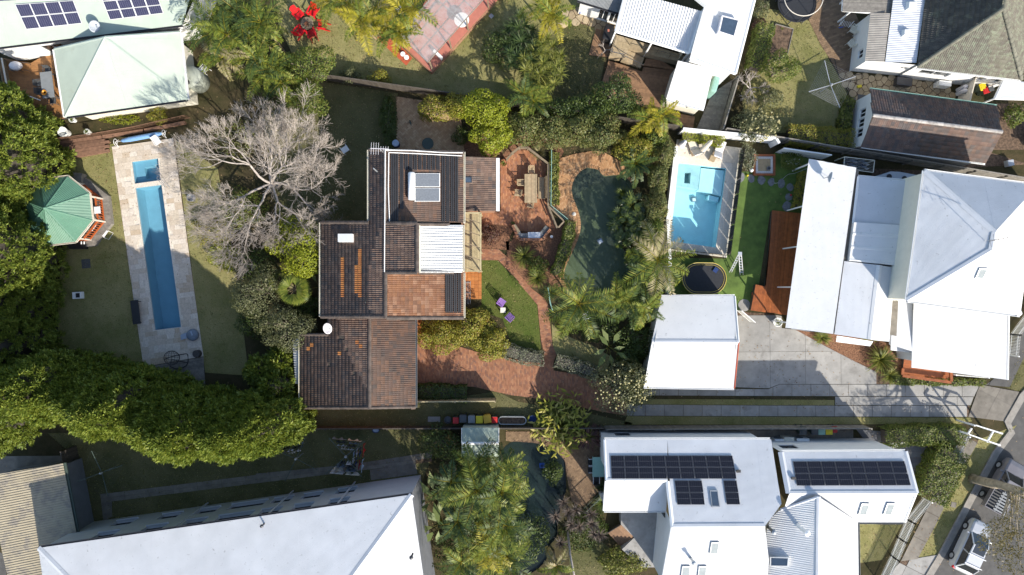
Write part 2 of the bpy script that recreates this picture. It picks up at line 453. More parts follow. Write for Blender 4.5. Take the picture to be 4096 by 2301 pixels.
m_timber = M('weathered_timber', (0.26,0.2,0.13), 0.85, 0.25, 5, per=0.3)
m_timber_grey = M('silvered_timber', (0.24,0.22,0.19), 0.85, 0.25, 5, per=0.3)
m_timber_dark = M('dark_timber', (0.09,0.075,0.06), 0.85, 0.3, 5, per=0.35)
m_timber_pale = M('treated_pine', (0.42,0.35,0.2), 0.8, 0.2, 5, per=0.25)
m_teak = M('teak', (0.42,0.32,0.19), 0.7, 0.2, 6, per=0.3)
m_deck = M('oiled_deck_board', (0.34,0.165,0.06), 0.6, 0.2, 4, per=0.25)
m_deck_red = M('red_stained_deck_board', (0.32,0.095,0.025), 0.42, 0.25, 3, per=0.28)
m_deck_brown = M('brown_deck_board', (0.29,0.165,0.088), 0.75, 0.25, 4, per=0.3)
m_sleeper = M('old_sleeper', (0.22,0.12,0.075), 0.9, 0.3, 4, per=0.4)
m_balus = M('orange_stained_timber', (0.42,0.1,0.025), 0.55, 0.15, 4)
m_steel = M('stainless_steel', (0.6,0.6,0.6), 0.25, 0.05, metal=1.0)
m_alu = M('aluminium', (0.6,0.61,0.62), 0.4, 0.06, metal=0.6)
m_galv = M('galvanised_steel', (0.42,0.44,0.45), 0.45, 0.15, metal=0.5)
m_black = M('black_plastic', (0.018,0.018,0.02), 0.5, 0.2)
m_blackmesh = M('black_mat', (0.017,0.019,0.024), 0.8, 0.2, 6)
m_dgrey = M('dark_grey_plastic', (0.07,0.075,0.08), 0.6, 0.15)
m_grey = M('grey_plastic', (0.2,0.215,0.225), 0.6, 0.1)
m_bluegrey = M('blue_grey_fabric', (0.17,0.21,0.26), 0.9, 0.12, 6)
m_lblue = M('pale_blue_fabric', (0.36,0.44,0.55), 0.9, 0.1, 6)
m_red = M('red_paint', (0.62,0.008,0.012), 0.45, 0.06)
m_red_bin = M('red_bin_plastic', (0.42,0.012,0.012), 0.5, 0.08)
m_yellow = M('yellow_bin_plastic', (0.62,0.5,0.02), 0.5, 0.06)
m_amber = M('amber_bin_plastic', (0.55,0.34,0.03), 0.5, 0.06)
m_greenbin = M('dark_green_bin_plastic', (0.06,0.085,0.07), 0.55, 0.1)
m_palegreen = M('pale_green_plastic', (0.24,0.42,0.36), 0.55, 0.06)
m_blue = M('blue_plastic', (0.025,0.1,0.42), 0.5, 0.1)
m_navy = M('navy_fabric', (0.015,0.04,0.14), 0.9, 0.15)
m_bluecover = M('blue_pool_cover', (0.16,0.31,0.55), 0.5, 0.15, 8)
m_purple = M('lilac_plastic', (0.27,0.14,0.42), 0.5, 0.06)
m_orange = M('orange_glaze', (0.72,0.3,0.02), 0.4, 0.05)
m_cushion = M('white_cushion', (0.72,0.7,0.72), 0.9, 0.06, 6)
m_canvas = M('cream_canvas', (0.66,0.6,0.5), 0.9, 0.08, 6)
m_wicker = M('dark_wicker', (0.055,0.05,0.048), 0.7, 0.3, 20)
m_pot = M('terracotta_pot', (0.36,0.15,0.07), 0.8, 0.2, 6)
m_solar = None
m_tankgrey = M('water_tank_plastic', (0.33,0.36,0.31), 0.6, 0.1, 3)
m_tankblue = M('grey_water_tank', (0.37,0.40,0.44), 0.6, 0.06, 3)
m_trunk = M('bark', (0.19,0.16,0.12), 0.95, 0.35, 5, bump=0.8, bscale=14)
m_trunk_pale = M('pale_smooth_bark', (0.33,0.285,0.25), 0.85, 0.3, 4, col2=(0.44,0.39,0.35))
m_trunk_street = M('street_tree_bark', (0.30,0.25,0.18), 0.95, 0.35, 3, bump=1.0, bscale=9, dirt=(0.2,0.16,0.12), dscale=2)
m_twig = M('twig', (0.38,0.33,0.285), 0.9, 0.3, 6)
m_palmtrunk = M('palm_stem', (0.26,0.2,0.12), 0.9, 0.3, 8)
m_poolblue = M('pool_plaster_blue', (0.29,0.43,0.50), 0.6, 0.06, 1.5)
m_pooldark = M('pool_plaster_green', (0.21,0.225,0.16), 0.8, 0.16, 14, bump=0.3)
m_poolaqua = M('pool_plaster_aqua', (0.52,0.76,0.82), 0.6, 0.04, 2)
m_poolpale = M('pool_ledge_plaster', (0.62,0.79,0.82), 0.6, 0.04, 2)
m_mosaic = M('black_and_white_mosaic', (0.5,0.66,0.66), 0.4, 0.1, 2, dirt=(0.06,0.1,0.11), dscale=7, dth=0.6)
m_water_blue = watermat('lap_pool_water', (0.66,0.86,0.93))
m_water_dark = watermat('lagoon_pool_water', (0.72,0.82,0.7), murk=(0.1,0.13,0.1), murkf=0.25)
m_water_aqua = watermat('plunge_pool_water', (0.78,0.94,0.97), ripple=3.0, strength=0.8)
m_poolshade = M('pool_plaster_painted_shade', (0.05,0.07,0.065), 0.8, 0.2, 6)  # palm shade put into the plaster colour
m_water_shade = watermat('pool_water_painted_shade', (0.5,0.62,0.6), murk=(0.03,0.045,0.045), murkf=0.4)  # water tint darkened to carry the same palm shade
l_tuft = leafmat('grass_tuft', [(0.10,0.13,0.03),(0.2,0.21,0.06),(0.33,0.29,0.13),(0.42,0.36,0.2)], 0.3, 0.9, hue=0.3)
l_litter = leafmat('fallen_leaf', [(0.14,0.08,0.04),(0.26,0.16,0.08),(0.36,0.25,0.13),(0.2,0.15,0.1)], 0.1, 0.8, hue=0.1)
m_glass = glassmat('clear_glass', (0.90,0.95,0.93))
m_poly = glassmat('clear_polycarbonate', (0.80,0.80,0.80), 0.25)
def polymat():
 m, t, b, out = nodes('corrugated_polycarbonate')
 tr = nn(t, 'ShaderNodeBsdfTransparent'); tr.inputs[0].default_value = (0.86, 0.84, 0.83, 1)
 b.inputs['Base Color'].default_value = (0.55, 0.54, 0.53, 1); b.inputs['Roughness'].default_value = 0.25
 g = nn(t, 'ShaderNodeNewGeometry')
 f = ramp(t, noise(t, g.outputs['Position'], 1.4, 6, 0.7), [(0.35, (0.3,)*3), (0.75, (0.66,)*3)])
 mx = nn(t, 'ShaderNodeMixShader'); t.links.new(f, mx.inputs[0]); t.links.new(tr.outputs[0], mx.inputs[1]); t.links.new(b.outputs[0], mx.inputs[2])
 t.links.new(mx.outputs[0], out.inputs[0]); return m
m_polysheet = polymat()
def solarmat(name, cell, line, nx, ny, wline=0.06):
 m, t, b, out = nodes(name)
 uv = nn(t, 'ShaderNodeUVMap'); sp = nn(t, 'ShaderNodeSeparateXYZ'); t.links.new(uv.outputs[0], sp.inputs[0])
 fs = []
 for i, k in ((0, nx), (1, ny)):
  fr = math_(t, 'FRACT', math_(t, 'MULTIPLY', sp.outputs[i], k))
  fs.append(math_(t, 'GREATER_THAN', math_(t, 'ABSOLUTE', math_(t, 'SUBTRACT', fr, 0.5)), 0.5 - wline))
 c = mixc(t, math_(t, 'MAXIMUM', fs[0], fs[1]), cell, line)
 t.links.new(c, b.inputs['Base Color']); b.inputs['Roughness'].default_value = 0.15
 return m
m_pv_blue = solarmat('blue_solar_cells', (0.03,0.03,0.07), (0.2,0.2,0.25), 6, 10, 0.04)
m_pv_black = solarmat('black_solar_cells', (0.009,0.009,0.014), (0.10,0.10,0.11), 6, 2, 0.02)
m_collector = M('solar_collector_glass', (0.15,0.165,0.185), 0.2, 0.15, 10)
# foliage
l_conifer = leafmat('conifer_spray', [(0.065,0.105,0.022),(0.145,0.2,0.032),(0.235,0.285,0.045),(0.32,0.335,0.07)], 0.3, hue=0.4, scale=0.9)
l_lime = leafmat('lime_leaf', [(0.16,0.20,0.015),(0.26,0.30,0.02),(0.36,0.37,0.03)], 0.35, hue=0.35)
l_yellow = leafmat('yellow_green_leaf', [(0.12,0.14,0.02),(0.22,0.23,0.025),(0.31,0.29,0.04),(0.28,0.17,0.06)], 0.3, hue=0.3)
l_dark = leafmat('dark_green_leaf', [(0.03,0.055,0.014),(0.065,0.1,0.02),(0.115,0.145,0.028)], 0.22, hue=0.3)
l_mid = leafmat('mid_green_leaf', [(0.045,0.078,0.014),(0.095,0.14,0.02),(0.165,0.2,0.032),(0.2,0.17,0.05)], 0.25, hue=0.3)
l_olive = leafmat('olive_leaf', [(0.055,0.08,0.022),(0.11,0.135,0.035),(0.175,0.185,0.055),(0.19,0.13,0.055)], 0.25, hue=0.35)
l_silver = leafmat('silvery_leaf', [(0.065,0.08,0.032),(0.125,0.137,0.058),(0.2,0.2,0.105)], 0.25)
l_variegated = leafmat('pale_edged_leaf', [(0.05,0.06,0.03),(0.12,0.14,0.07),(0.3,0.31,0.2),(0.17,0.16,0.14)], 0.2, hue=0.1)
l_palm = leafmat('palm_leaflet', [(0.05,0.08,0.014),(0.12,0.165,0.022),(0.22,0.25,0.035),(0.35,0.33,0.08)], 0.35, hue=0.4, scale=0.8)
l_palm_gold = leafmat('golden_palm_leaflet', [(0.16,0.16,0.012),(0.30,0.28,0.02),(0.42,0.36,0.03),(0.42,0.33,0.08)], 0.4, hue=0.4, scale=0.8)
l_palm_dry = leafmat('drying_palm_leaflet', [(0.16,0.16,0.055),(0.28,0.255,0.10),(0.36,0.30,0.17),(0.38,0.31,0.2)], 0.3, hue=0.5, scale=1.2)
l_strap = leafmat('strappy_leaf', [(0.065,0.09,0.016),(0.16,0.18,0.028),(0.3,0.29,0.07)], 0.25, hue=0.2)
l_straw = leafmat('straw_grass', [(0.13,0.125,0.05),(0.23,0.21,0.09),(0.3,0.26,0.13)], 0.2)
l_phil = leafmat('glossy_lobed_leaf', [(0.035,0.06,0.012),(0.08,0.115,0.018),(0.15,0.18,0.03)], 0.2, 0.3, spec=0.6)
l_fern = leafmat('fern_frond', [(0.03,0.055,0.02),(0.06,0.10,0.03),(0.1,0.14,0.04)], 0.3)
l_banana = leafmat('banana_leaf', [(0.11,0.15,0.05),(0.17,0.22,0.07),(0.25,0.29,0.11)], 0.35)
l_cordy = leafmat('dark_cordyline_blade', [(0.055,0.045,0.042),(0.1,0.08,0.07),(0.17,0.125,0.1)], 0.15)
l_ginger = leafmat('broad_variegated_leaf', [(0.13,0.16,0.02),(0.25,0.27,0.03),(0.38,0.35,0.05),(0.46,0.40,0.12)], 0.3, hue=0.15)
l_burgundy = leafmat('burgundy_leaf', [(0.07,0.03,0.028),(0.12,0.05,0.04),(0.16,0.10,0.05)], 0.2)
l_flower = leafmat('cream_flower_spike', [(0.36,0.32,0.13),(0.48,0.43,0.21),(0.58,0.53,0.3)], 0.15)
l_gum = leafmat('gum_leaf', [(0.09,0.085,0.03),(0.17,0.15,0.06),(0.26,0.2,0.09)], 0.3, hue=0.3)
# ------------------------------------------------------------------ roofs
def frame_of(poly, down=None):
 n = (poly[1]-poly[0]).cross(poly[2]-poly[0]).normalized()
 if n.z < 0: n = -n
 if down is None:
  d = Vector((n.x, n.y, 0))
  d = Vector((0, -1, 0)) if d.length < 1e-4 else d
 else: d = Vector(down)
 v = (d - n * d.dot(n)).normalized()               # down the slope
 u = v.cross(n).normalized()
 return poly[0], u, v, n
def vrange(uv, u):
 lo, hi = 1e9, -1e9; n = len(uv)
 for i in range(n):
  a, b = uv[i], uv[(i+1) % n]
  if min(a[0], b[0]) - 1e-6 <= u <= max(a[0], b[0]) + 1e-6:
   if abs(a[0]-b[0]) < 1e-7: vs = (a[1], b[1])
   else:
    t = (u-a[0])/(b[0]-a[0]); vs = (a[1] + (b[1]-a[1])*t,)
   lo = min(lo, *vs); hi = max(hi, *vs)
 return lo, hi
def corr(name, poly, mat, parent, pitch=0.076, amp=0.011, down=None, prof='sine', lift=0.0, skip=None):
 o, u, v, n = frame_of(poly, down)
 uv = [((p-o).dot(u), (p-o).dot(v)) for p in poly]
 u0, u1 = min(q[0] for q in uv), max(q[0] for q in uv)
 if prof == 'sine': cyc = [(0, 0), (0.25, 1), (0.5, 0), (0.75, -1)]
 else: cyc = [(0, -1), (0.72, -1), (0.80, 1), (0.92, 1)]        # flat pan and upstanding rib
 us = []
 k = 0
 while u0 + k * pitch < u1:
  for f, h in cyc:
   x = u0 + (k + f) * pitch
   if x < u1: us.append((x, h))
  k += 1
 us.append((u1, 0))
 for q in uv: us.append((q[0], 0))
 us.sort()
 us = [us[i] for i in range(len(us)) if i == 0 or us[i][0] - us[i-1][0] > 1e-5]
 vs, fs = [], []
 for x, h in us:
  lo, hi = vrange(uv, min(max(x, u0 + 1e-6), u1 - 1e-6))
  b = o + u*x + n*(h*amp + lift)
  vs += [b + v*lo, b + v*hi]
 for i in range(len(us)-1): fs.append((2*i, 2*i+1, 2*i+3, 2*i+2))
 m = MB(); m.add(vs, fs)
 return m.build(name, mat, parent)
def cap(name, a, b, mat, parent, w=0.28, h=0.05, seg=None):
 d = (b-a).normalized(); s = d.cross(Vector((0,0,1))).normalized()*w/2
 z = Vector((0,0,h))
 dn = Vector((0,0,-w*0.16))
 m = MB(); m.add([a-s+z+dn, a+z+Vector((0,0,.02)), a+s+z+dn, b-s+z+dn, b+z+Vector((0,0,.02)), b+s+z+dn], [(0,1,4,3),(1,2,5,4),(0,3,5,2)])
 return m.build(name, mat, parent)
def gutter(a, b, mat, parent, w=0.12, h=0.10, out=None, name='gutter'):
 d = (b-a).normalized(); s = d.cross(Vector((0,0,1))).normalized()
 if out is not None and s.dot(Vector((out[0], out[1], 0))) < 0: s = -s
 t = 0.012; m = MB()
 m.bar(a + s*w/2 - Vector((0,0,h)), b + s*w/2 - Vector((0,0,h)), w, t)
 m.bar(a + s*w - Vector((0,0,h/2)), b + s*w - Vector((0,0,h/2)), t*2, h)
 m.bar(a + s*0.006 - Vector((0,0,h/2)), b + s*0.006 - Vector((0,0,h/2)), t, h)
 return m.build(name, mat, parent)
def ridge_tiles(a, b, mat, parent, r=0.13, L=0.42, name='ridge_cap', lift=0.03):
 d = b-a; n = max(1, round(d.length/L)); L = d.length/n; d.normalize()
 s = d.cross(Vector((0,0,1))).normalized(); w = s.cross(d)
 proto = MB(); K = 5; vs = []
 for e, (x, rr) in enumerate(((0, r), (L*1.04, r*1.12))):
  for k in range(K+1):
   an = PI*k/K
   vs.append(Vector((x, math.cos(an)*rr, math.sin(an)*rr*0.75 + e*0.012)))
 fs = [(k, k+1, K+2+k, K+1+k) for k in range(K)] + [tuple(range(K, -1, -1)), tuple(range(K+1, 2*K+2))]
 proto.add(vs, fs); me = proto.mesh(name, mat)
 rot = Matrix((d, s, w)).transposed().to_4x4()
 org = ORG.get(parent.name, Vector((0,0,0)))
 for i in range(n):
  o = link(name, me, parent)
  o.matrix_local = Matrix.Translation(a + d*(i*L) + Vector((0,0,lift)) - org) @ rot
def tile_mesh(name, mat, tw, tl, rolls=2, h=0.045, lip=0.03, flat=False):
 K = 4*rolls; vs = []; fs = []
 prof = [max(0.0, math.sin(PI*((k/4) % 1.0 - 0.25)*2)) for k in range(K+1)] if not flat else [0.0]*(K+1)
 for y, dz in ((-0.05, 0.0), (tl, lip), (tl, lip-0.022)):
  for k in range(K+1):
   vs.append(Vector((tw*k/K, y, (prof[k]*h + dz))))
 n = K+1
 for k in range(K):
  fs.append((k+1, k, n+k, n+k+1)); fs.append((n+k+1, n+k, 2*n+k, 2*n+k+1))
 fs.append((0, 2*n, n)); fs.append((K, 2*n-1, 3*n-1))
 return vs, fs
def tiles(name, poly, mat, parent, tw=0.30, tl=0.30, down=None, n_obj=0, rolls=2, skip=None, special=None, h=0.045, gap=0.006, lip=0.03, flat=False):
 o, u, v, n = frame_of(poly, down)
 uv = [((p-o).dot(u), (p-o).dot(v)) for p in poly]
 u0, u1 = min(q[0] for q in uv), max(q[0] for q in uv); v0, v1 = min(q[1] for q in uv), max(q[1] for q in uv)
 vs, fs = tile_mesh(name, mat, tw-gap, tl, rolls, h, lip, flat)
 cells = []
 nv = int((v1-v0)/tl)+1; nu = int((u1-u0)/tw)+1
 for j in range(nv):
  vv = v1 - (j+1)*tl
  for i in range(nu):
   uu = u0 + i*tw
   c = (uu+tw/2, vv+tl/2)
   if not inside(c, uv): continue
   p = o + u*uu + v*vv
   if skip and skip(o + u*c[0] + v*c[1]): continue
   cells.append(p)
 org = ORG.get(parent.name, Vector((0,0,0)))
 rot = Matrix((u, v, n)).transposed().to_4x4()
 if special:
  sp, spm = special; a = [p for p in cells if sp(p)]; cells = [p for p in cells if not sp(p)]
  me2 = MB().add(vs, fs).mesh('roof_tile', spm)
  for p in a:
   ob = link('roof_tile', me2, parent); ob.matrix_local = Matrix.Translation(p-org+n*0.004) @ rot
 cells.sort(key=lambda p: p.x*p.x+p.y*p.y)
 me = MB().add(vs, fs).mesh('roof_tile', mat)
 for p in cells[:n_obj]:
  ob = link('roof_tile', me, parent); ob.matrix_local = Matrix.Translation(p-org) @ rot
 rest = cells[n_obj:]
 if rest:
  V0 = np.array([(rot.to_3x3() @ q)[:] for q in vs]); P = np.array([(p-org+n*random.uniform(-.007,.007))[:] for p in rest])
  allv = (P[:, None, :] + V0[None]).reshape(-1, 3)
  quads = np.array([f for f in fs if len(f) == 4])
  q = (np.arange(len(rest))[:, None, None]*len(vs) + quads[None]).reshape(-1, 4)
  ob = link(name, np_mesh(name, allv, q, mat), parent); ob['kind'] = 'stuff'
 # underlay just below the tiles
 m = MB(); m.add([p - n*0.02 for p in poly], [tuple(range(len(poly)))]); m.build('roof_underlay', m_timber_dark, parent)
def slab_roof_edges(poly, idx, mat, parent, h=0.18, t=0.03, name='fascia'):
 for i in idx:
  a, b = poly[i], poly[(i+1) % len(poly)]
  MB().bar(a-Vector((0,0,h/2+0.02)), b-Vector((0,0,h/2+0.02)), t, h).build(name, mat, parent)
# ------------------------------------------------------------------ paving
def pave_cells(poly, pattern, ang, bw, bl, joint):
 c, s = math.cos(ang), math.sin(ang)
 loc = [(p[0]*c + p[1]*s, -p[0]*s + p[1]*c) for p in poly]
 x0, x1 = min(p[0] for p in loc), max(p[0] for p in loc); y0, y1 = min(p[1] for p in loc), max(p[1] for p in loc)
 cells = []
 if pattern == 'running':
  j = 0; y = y0
  while y < y1:
   x = x0 - bl + (bl/2 if j % 2 else 0)
   while x < x1: cells.append((x, y, bl, bw)); x += bl
   y += bw; j += 1
 elif pattern == 'grid':
  y = y0
  while y < y1:
   x = x0
   while x < x1: cells.append((x, y, bl, bw)); x += bl
   y += bw
 elif pattern == 'herring':
  # 2:1 pavers, period 4*bw
  ny = int((y1-y0)/bw)+8; nx = int((x1-x0)/bw)+8
  for j in range(-4, ny):
   for i in range(-4, nx):
    k = (i - j) % 4
    X, Y = x0 + i*bw, y0 + j*bw
    if k == 0: cells.append((X, Y, 2*bw, bw))
    elif k == 3: cells.append((X, Y, bw, 2*bw))
 elif pattern == 'ashlar':
  y = y0; rnd = random.Random(5)
  while y < y1:
   hh = rnd.choice([bw, bw, bw*1.5]); x = x0 - rnd.random()*bl
   while x < x1:
    ww = rnd.choice([bl*0.66, bl, bl, bl*1.4]); cells.append((x, y, ww, hh)); x += ww
   y += hh
 out = []
 for X, Y, w, h in cells:
  q = [(X+joint/2, Y+joint/2), (X+w-joint/2, Y+joint/2), (X+w-joint/2, Y+h-joint/2), (X+joint/2, Y+h-joint/2)]
  p = clip(loc, q)
  if len(p) < 3: continue
  a = area2(p)
  if a < 0.12*w*h: continue
  full = a > 0.985*(w-joint)*(h-joint)
  out.append((full, X+w/2, Y+h/2, w-joint, h-joint, p))
 back = lambda x, y: (x*c - y*s, x*s + y*c)
 return out, back
def pave(name, poly, z, mat, pattern='running', ang=0.0, bw=0.115, bl=0.23, joint=0.012, n_obj=0, piece='brick', base=None, th=0.025, holes=(), parent=None, base_sheet=True, label=None, stuffname=None):
 if base_sheet: root = sheet(name, poly, z, base or m_mortar, holes, parent)
 else:
  root = bpy.data.objects.new(name, None); COL.objects.link(root); tag(root, kind='structure')
 cells, back = pave_cells(poly, pattern, ang, bw, bl, joint)
 hs = [[(p[0], p[1]) for p in h] for h in holes]
 full = []; part = []
 for ce in cells:
  cx, cy = back(ce[1], ce[2])
  if any(inside((cx, cy), h) for h in hs): continue
  cr = [back(*q) for q in ce[5]]
  if hs and any(inside(q, h) for q in cr for h in hs): continue
  (full if ce[0] else part).append((cx, cy, ce))
 full.sort(key=lambda q: q[0]**2+q[1]**2)
 meshes = {}
 for cx, cy, ce in full[:n_obj]:
  k = (round(ce[3], 3), round(ce[4], 3))
  if k not in meshes:
   meshes[k] = MB().prism([(-k[0]/2,-k[1]/2),(k[0]/2,-k[1]/2),(k[0]/2,k[1]/2),(-k[0]/2,k[1]/2)], 0, th, False).mesh(piece, mat)
  o = link(piece, meshes[k], root); o.location = (cx, cy, z+0.002+random.random()*0.004); o.rotation_euler = (0, 0, ang)
 m = MB()
 for cx, cy, ce in full[n_obj:] + part:
  zz = z+0.002+random.random()*0.004
  m.prism([back(*q) for q in ce[5]], zz, zz+th, False)
 if m.v:
  o = m.build(stuffname or (piece+'work'), mat, root); o['kind'] = 'stuff'
 return root
def boards(poly, z, mat, parent, ang, w=0.14, gap=0.008, th=0.025, name='board'):
 org = ORG.get(parent.name, Vector((0,0,0)))
 c, s = math.cos(ang), math.sin(ang)
 loc = [(p[0]*c + p[1]*s, -p[0]*s + p[1]*c) for p in poly]
 x0, x1 = min(p[0] for p in loc), max(p[0] for p in loc); y0, y1 = min(p[1] for p in loc), max(p[1] for p in loc)
 y = y0
 while y < y1:
  q = clip(loc, [(x0-1, y+gap/2), (x1+1, y+gap/2), (x1+1, y+w-gap/2), (x0-1, y+w-gap/2)])
  if len(q) > 2 and area2(q) > 0.01:
   MB().prism([(a*c-b*s, a*s+b*c) for a, b in q], z-th, z).build(name, mat, parent)
  y += w
def deck(name, label, poly, z, mat, ang, w=0.14, cat='deck', frame=None, group=None):
 c = sum((Vector((p[0], p[1], 0)) for p in poly), Vector())/len(poly)
 t = thing(name, label, cat, (c.x, c.y, 0), group)
 boards(poly, z, mat, t, ang, w)
 MB().prism([(c.x+(p[0]-c.x)*0.985, c.y+(p[1]-c.y)*0.985) for p in poly], 0.0, z-0.03, False).build('bearer_frame', frame or m_timber_dark, t)
 return t
# ------------------------------------------------------------------ foliage
def leaves(C0, D, N, L, Wd, fold=0.25):
 n = len(C0)
 D = D/np.linalg.norm(D, axis=1, keepdims=True)
 S = np.cross(D, N); S /= np.linalg.norm(S, axis=1, keepdims=True)+1e-9
 U = np.cross(S, D)
 L = np.broadcast_to(L, n)[:, None]; Wd = np.broadcast_to(Wd, n)[:, None]
 mid = C0 + D*L*0.45
 V = np.stack([C0, mid + S*Wd/2 + U*fold*Wd*0.5, C0 + D*L - U*fold*L*0.25, mid - S*Wd/2 + U*fold*Wd*0.5], 1).reshape(-1, 3)
 Q = np.arange(4*n).reshape(-1, 4)
 return V, Q
def rdir(n):
 v = RNG.normal(size=(n, 3)); return v/np.linalg.norm(v, axis=1, keepdims=True)
def cat_(lst):
 vs, qs, b = [], [], 0
 for V, Q in lst: vs.append(V); qs.append(Q+b); b += len(V)
 return np.concatenate(vs), np.concatenate(qs)
def lump_points(lumps, n, up=0.25, depth=0.25):
 L = np.array(lumps); a = (L[:, 3]*L[:, 4]+L[:, 3]*L[:, 5]+L[:, 4]*L[:, 5]); k = RNG.choice(len(L), n, p=a/a.sum())
 d = RNG.normal(size=(n, 3)); d[:, 2] = d[:, 2] + up*np.abs(d[:, 2])*2 + up*0.6
 d /= np.linalg.norm(d, axis=1, keepdims=True)
 r = 1 - depth*RNG.random(n)**1.5
 P = L[k, :3] + d*L[k, 3:6]*r[:, None]
 # keep points that are not deep inside another lump
 keep = np.ones(n, bool)
 for q in L:
  e = ((P-q[:3])/q[3:6]); keep &= (e*e).sum(1) > 0.5
 return P[keep], d[keep]
def leafy(lumps, n, size, aspect=0.55, tilt=0.7, depth=0.3, fold=0.3, up=0.25, zmin=0.05):
 P, d = lump_points(lumps, n, up, depth)
 k = P[:, 2] > zmin; P, d = P[k], d[k]
 n = len(P)
 N = d + rdir(n)*tilt; N[:, 2] += 0.25
 D = np.cross(N, rdir(n)); D += d*0.35; D[:, 2] -= 0.1
 L = size*(0.6+0.8*RNG.random(n))
 return leaves(P, D, N, L, L*aspect, fold)
def crown_lumps(c, rx, ry, rz, n, lump=0.38, jit=0.75, seed=None):
 rn = np.random.default_rng(seed if seed is not None else int(abs(c[0]*91+c[1]*57))+n)
 out = [(c[0], c[1], c[2], rx*0.72, ry*0.72, rz*0.72)]
 for i in range(n):
  a = rn.random()*2*PI; e = (rn.random()**0.6)*1.0
  z = math.sin((1-e)*PI/2)*0.9 - 0.35*rn.random()*e
  q = math.cos((1-e)*PI/2)
  s = lump*(0.6+0.8*rn.random())
  out.append((c[0]+math.cos(a)*q*rx*jit, c[1]+math.sin(a)*q*ry*jit, c[2]+z*rz*jit, rx*s, ry*s, rz*s))
 return out
def limbs(mb, base, tips, r0, r1=0.02, bend=0.2, n=6):
 base = Vector(base)
 for t in tips:
  t = Vector(t); mid = base.lerp(t, 0.5) + Vector((random.uniform(-1,1), random.uniform(-1,1), random.uniform(0,.6)))*bend*(t-base).length*0.4
  mb.tube(smooth_line([base, mid, t], 3), [r0*(1-i/6)+r1*(i/6) for i in range(7)], n)
def bush(name, label, cat, c, rx, ry, h, mat, n=3000, size=0.16, lumps=14, lump=0.36, trunk=0.0, group=None, aspect=0.55, depth=0.3, tilt=0.7, crown_z=None, tmat=None, stem='stem', seed=None, extra=None, up=0.25):
 c = Vector(c); is_tree = trunk > 0.5
 cz = trunk + (h-trunk)*0.42; rz = (h-trunk)*0.58
 t = thing(name, label, cat, (c.x, c.y, c.z), group)
 L = crown_lumps((c.x, c.y, c.z+cz), rx, ry, rz, lumps, lump, seed=seed)
 V, Q = leafy(L, n, size, aspect, tilt, depth, up=up, zmin=c.z+0.04)
 link('crown' if is_tree else 'foliage', np_mesh(name+'_crown', V, Q, mat, c), t)
 m = MB()
 r0 = max(0.03, 0.035*h)
 fork = Vector((c.x, c.y, c.z+max(0.12, trunk*0.85)))
 m.tube([c, fork], [r0*1.25, r0], 8)
 tips = [(q[0], q[1], q[2]) for q in L[1:1+min(9, lumps)]]
 limbs(m, fork, tips, r0*0.7)
 m.build('trunk' if is_tree else stem, tmat or m_trunk, t, smooth=True)
 return t
def box_hedge(name, label, line, w, h, mat, size=0.11, dens=330, cat='hedge', group=None, lumpy=0.10, z0=0.0, aspect=0.6):
 line = [Vector((p[0], p[1], z0)) for p in line]
 segs = [(line[i], line[i+1]) for i in range(len(line)-1)]
 c = line[len(line)//2]
 t = thing(name, label, cat, (c.x, c.y, z0), group)
 parts = []
 for a, b in segs:
  d = b-a; L = d.length; d.normalize(); s = Vector((-d.y, d.x, 0))
  n = int(dens*L*(w+2*h)*1.15)
  x = RNG.random(n)*(L+w*0.3)-w*0.15; f = RNG.random(n)*(w+2*h)
  side = np.zeros(n); zz = np.zeros(n); N = np.zeros((n, 3))
  top = f < w
  side[top] = f[top]-w/2; zz[top] = h
  l = (f >= w) & (f < w+h); side[l] = -w/2; zz[l] = f[l]-w
  r = f >= w+h; side[r] = w/2; zz[r] = f[r]-w-h
  wav = lumpy*(np.sin(x*3.1+a.x)+np.sin(x*7.3+side*5+a.y)*0.6+RNG.normal(size=n)*0.45)
  # rounded shoulders
  e = np.abs(side)/(w/2); zz = zz + top*(wav - 0.25*h*np.clip(e-0.6, 0, 1)**2*4*0.3); side = side*(1+wav*(~top)/w*1.2)
  P = np.array(a)[None] + np.outer(x, d) + np.outer(side, s); P[:, 2] = z0 + np.clip(zz, 0.05, None)
  No = np.outer(np.where(l, -1.0, np.where(r, 1.0, 0.0)), s); No[:, 2] += top*1.0
  No = No + rdir(n)*0.75; No[:, 2] += 0.3
  D = np.cross(No, rdir(n)); LL = size*(0.6+0.8*RNG.random(n))
  parts.append(leaves(P, D, No, LL, LL*aspect, 0.3))
 V, Q = cat_(parts)
 link('foliage', np_mesh(name+'_foliage', V, Q, mat, (c.x, c.y, z0)), t)
 m = MB()
 for a, b in segs:
  k = max(2, int((b-a).length/0.5))
  for i in range(k+1):
   p = a.lerp(b, i/k); m.tube([p, p+Vector((random.uniform(-.1,.1), random.uniform(-.1,.1), h*0.8))], [0.03, 0.012], 5)
 for a, b in segs:   # twiggy inside of the hedge
  m.bar(a+Vector((0,0,h*0.42)), b+Vector((0,0,h*0.42)), w*0.62, h*0.62)
 m.build('stems', m_timber_dark, t)
 return t
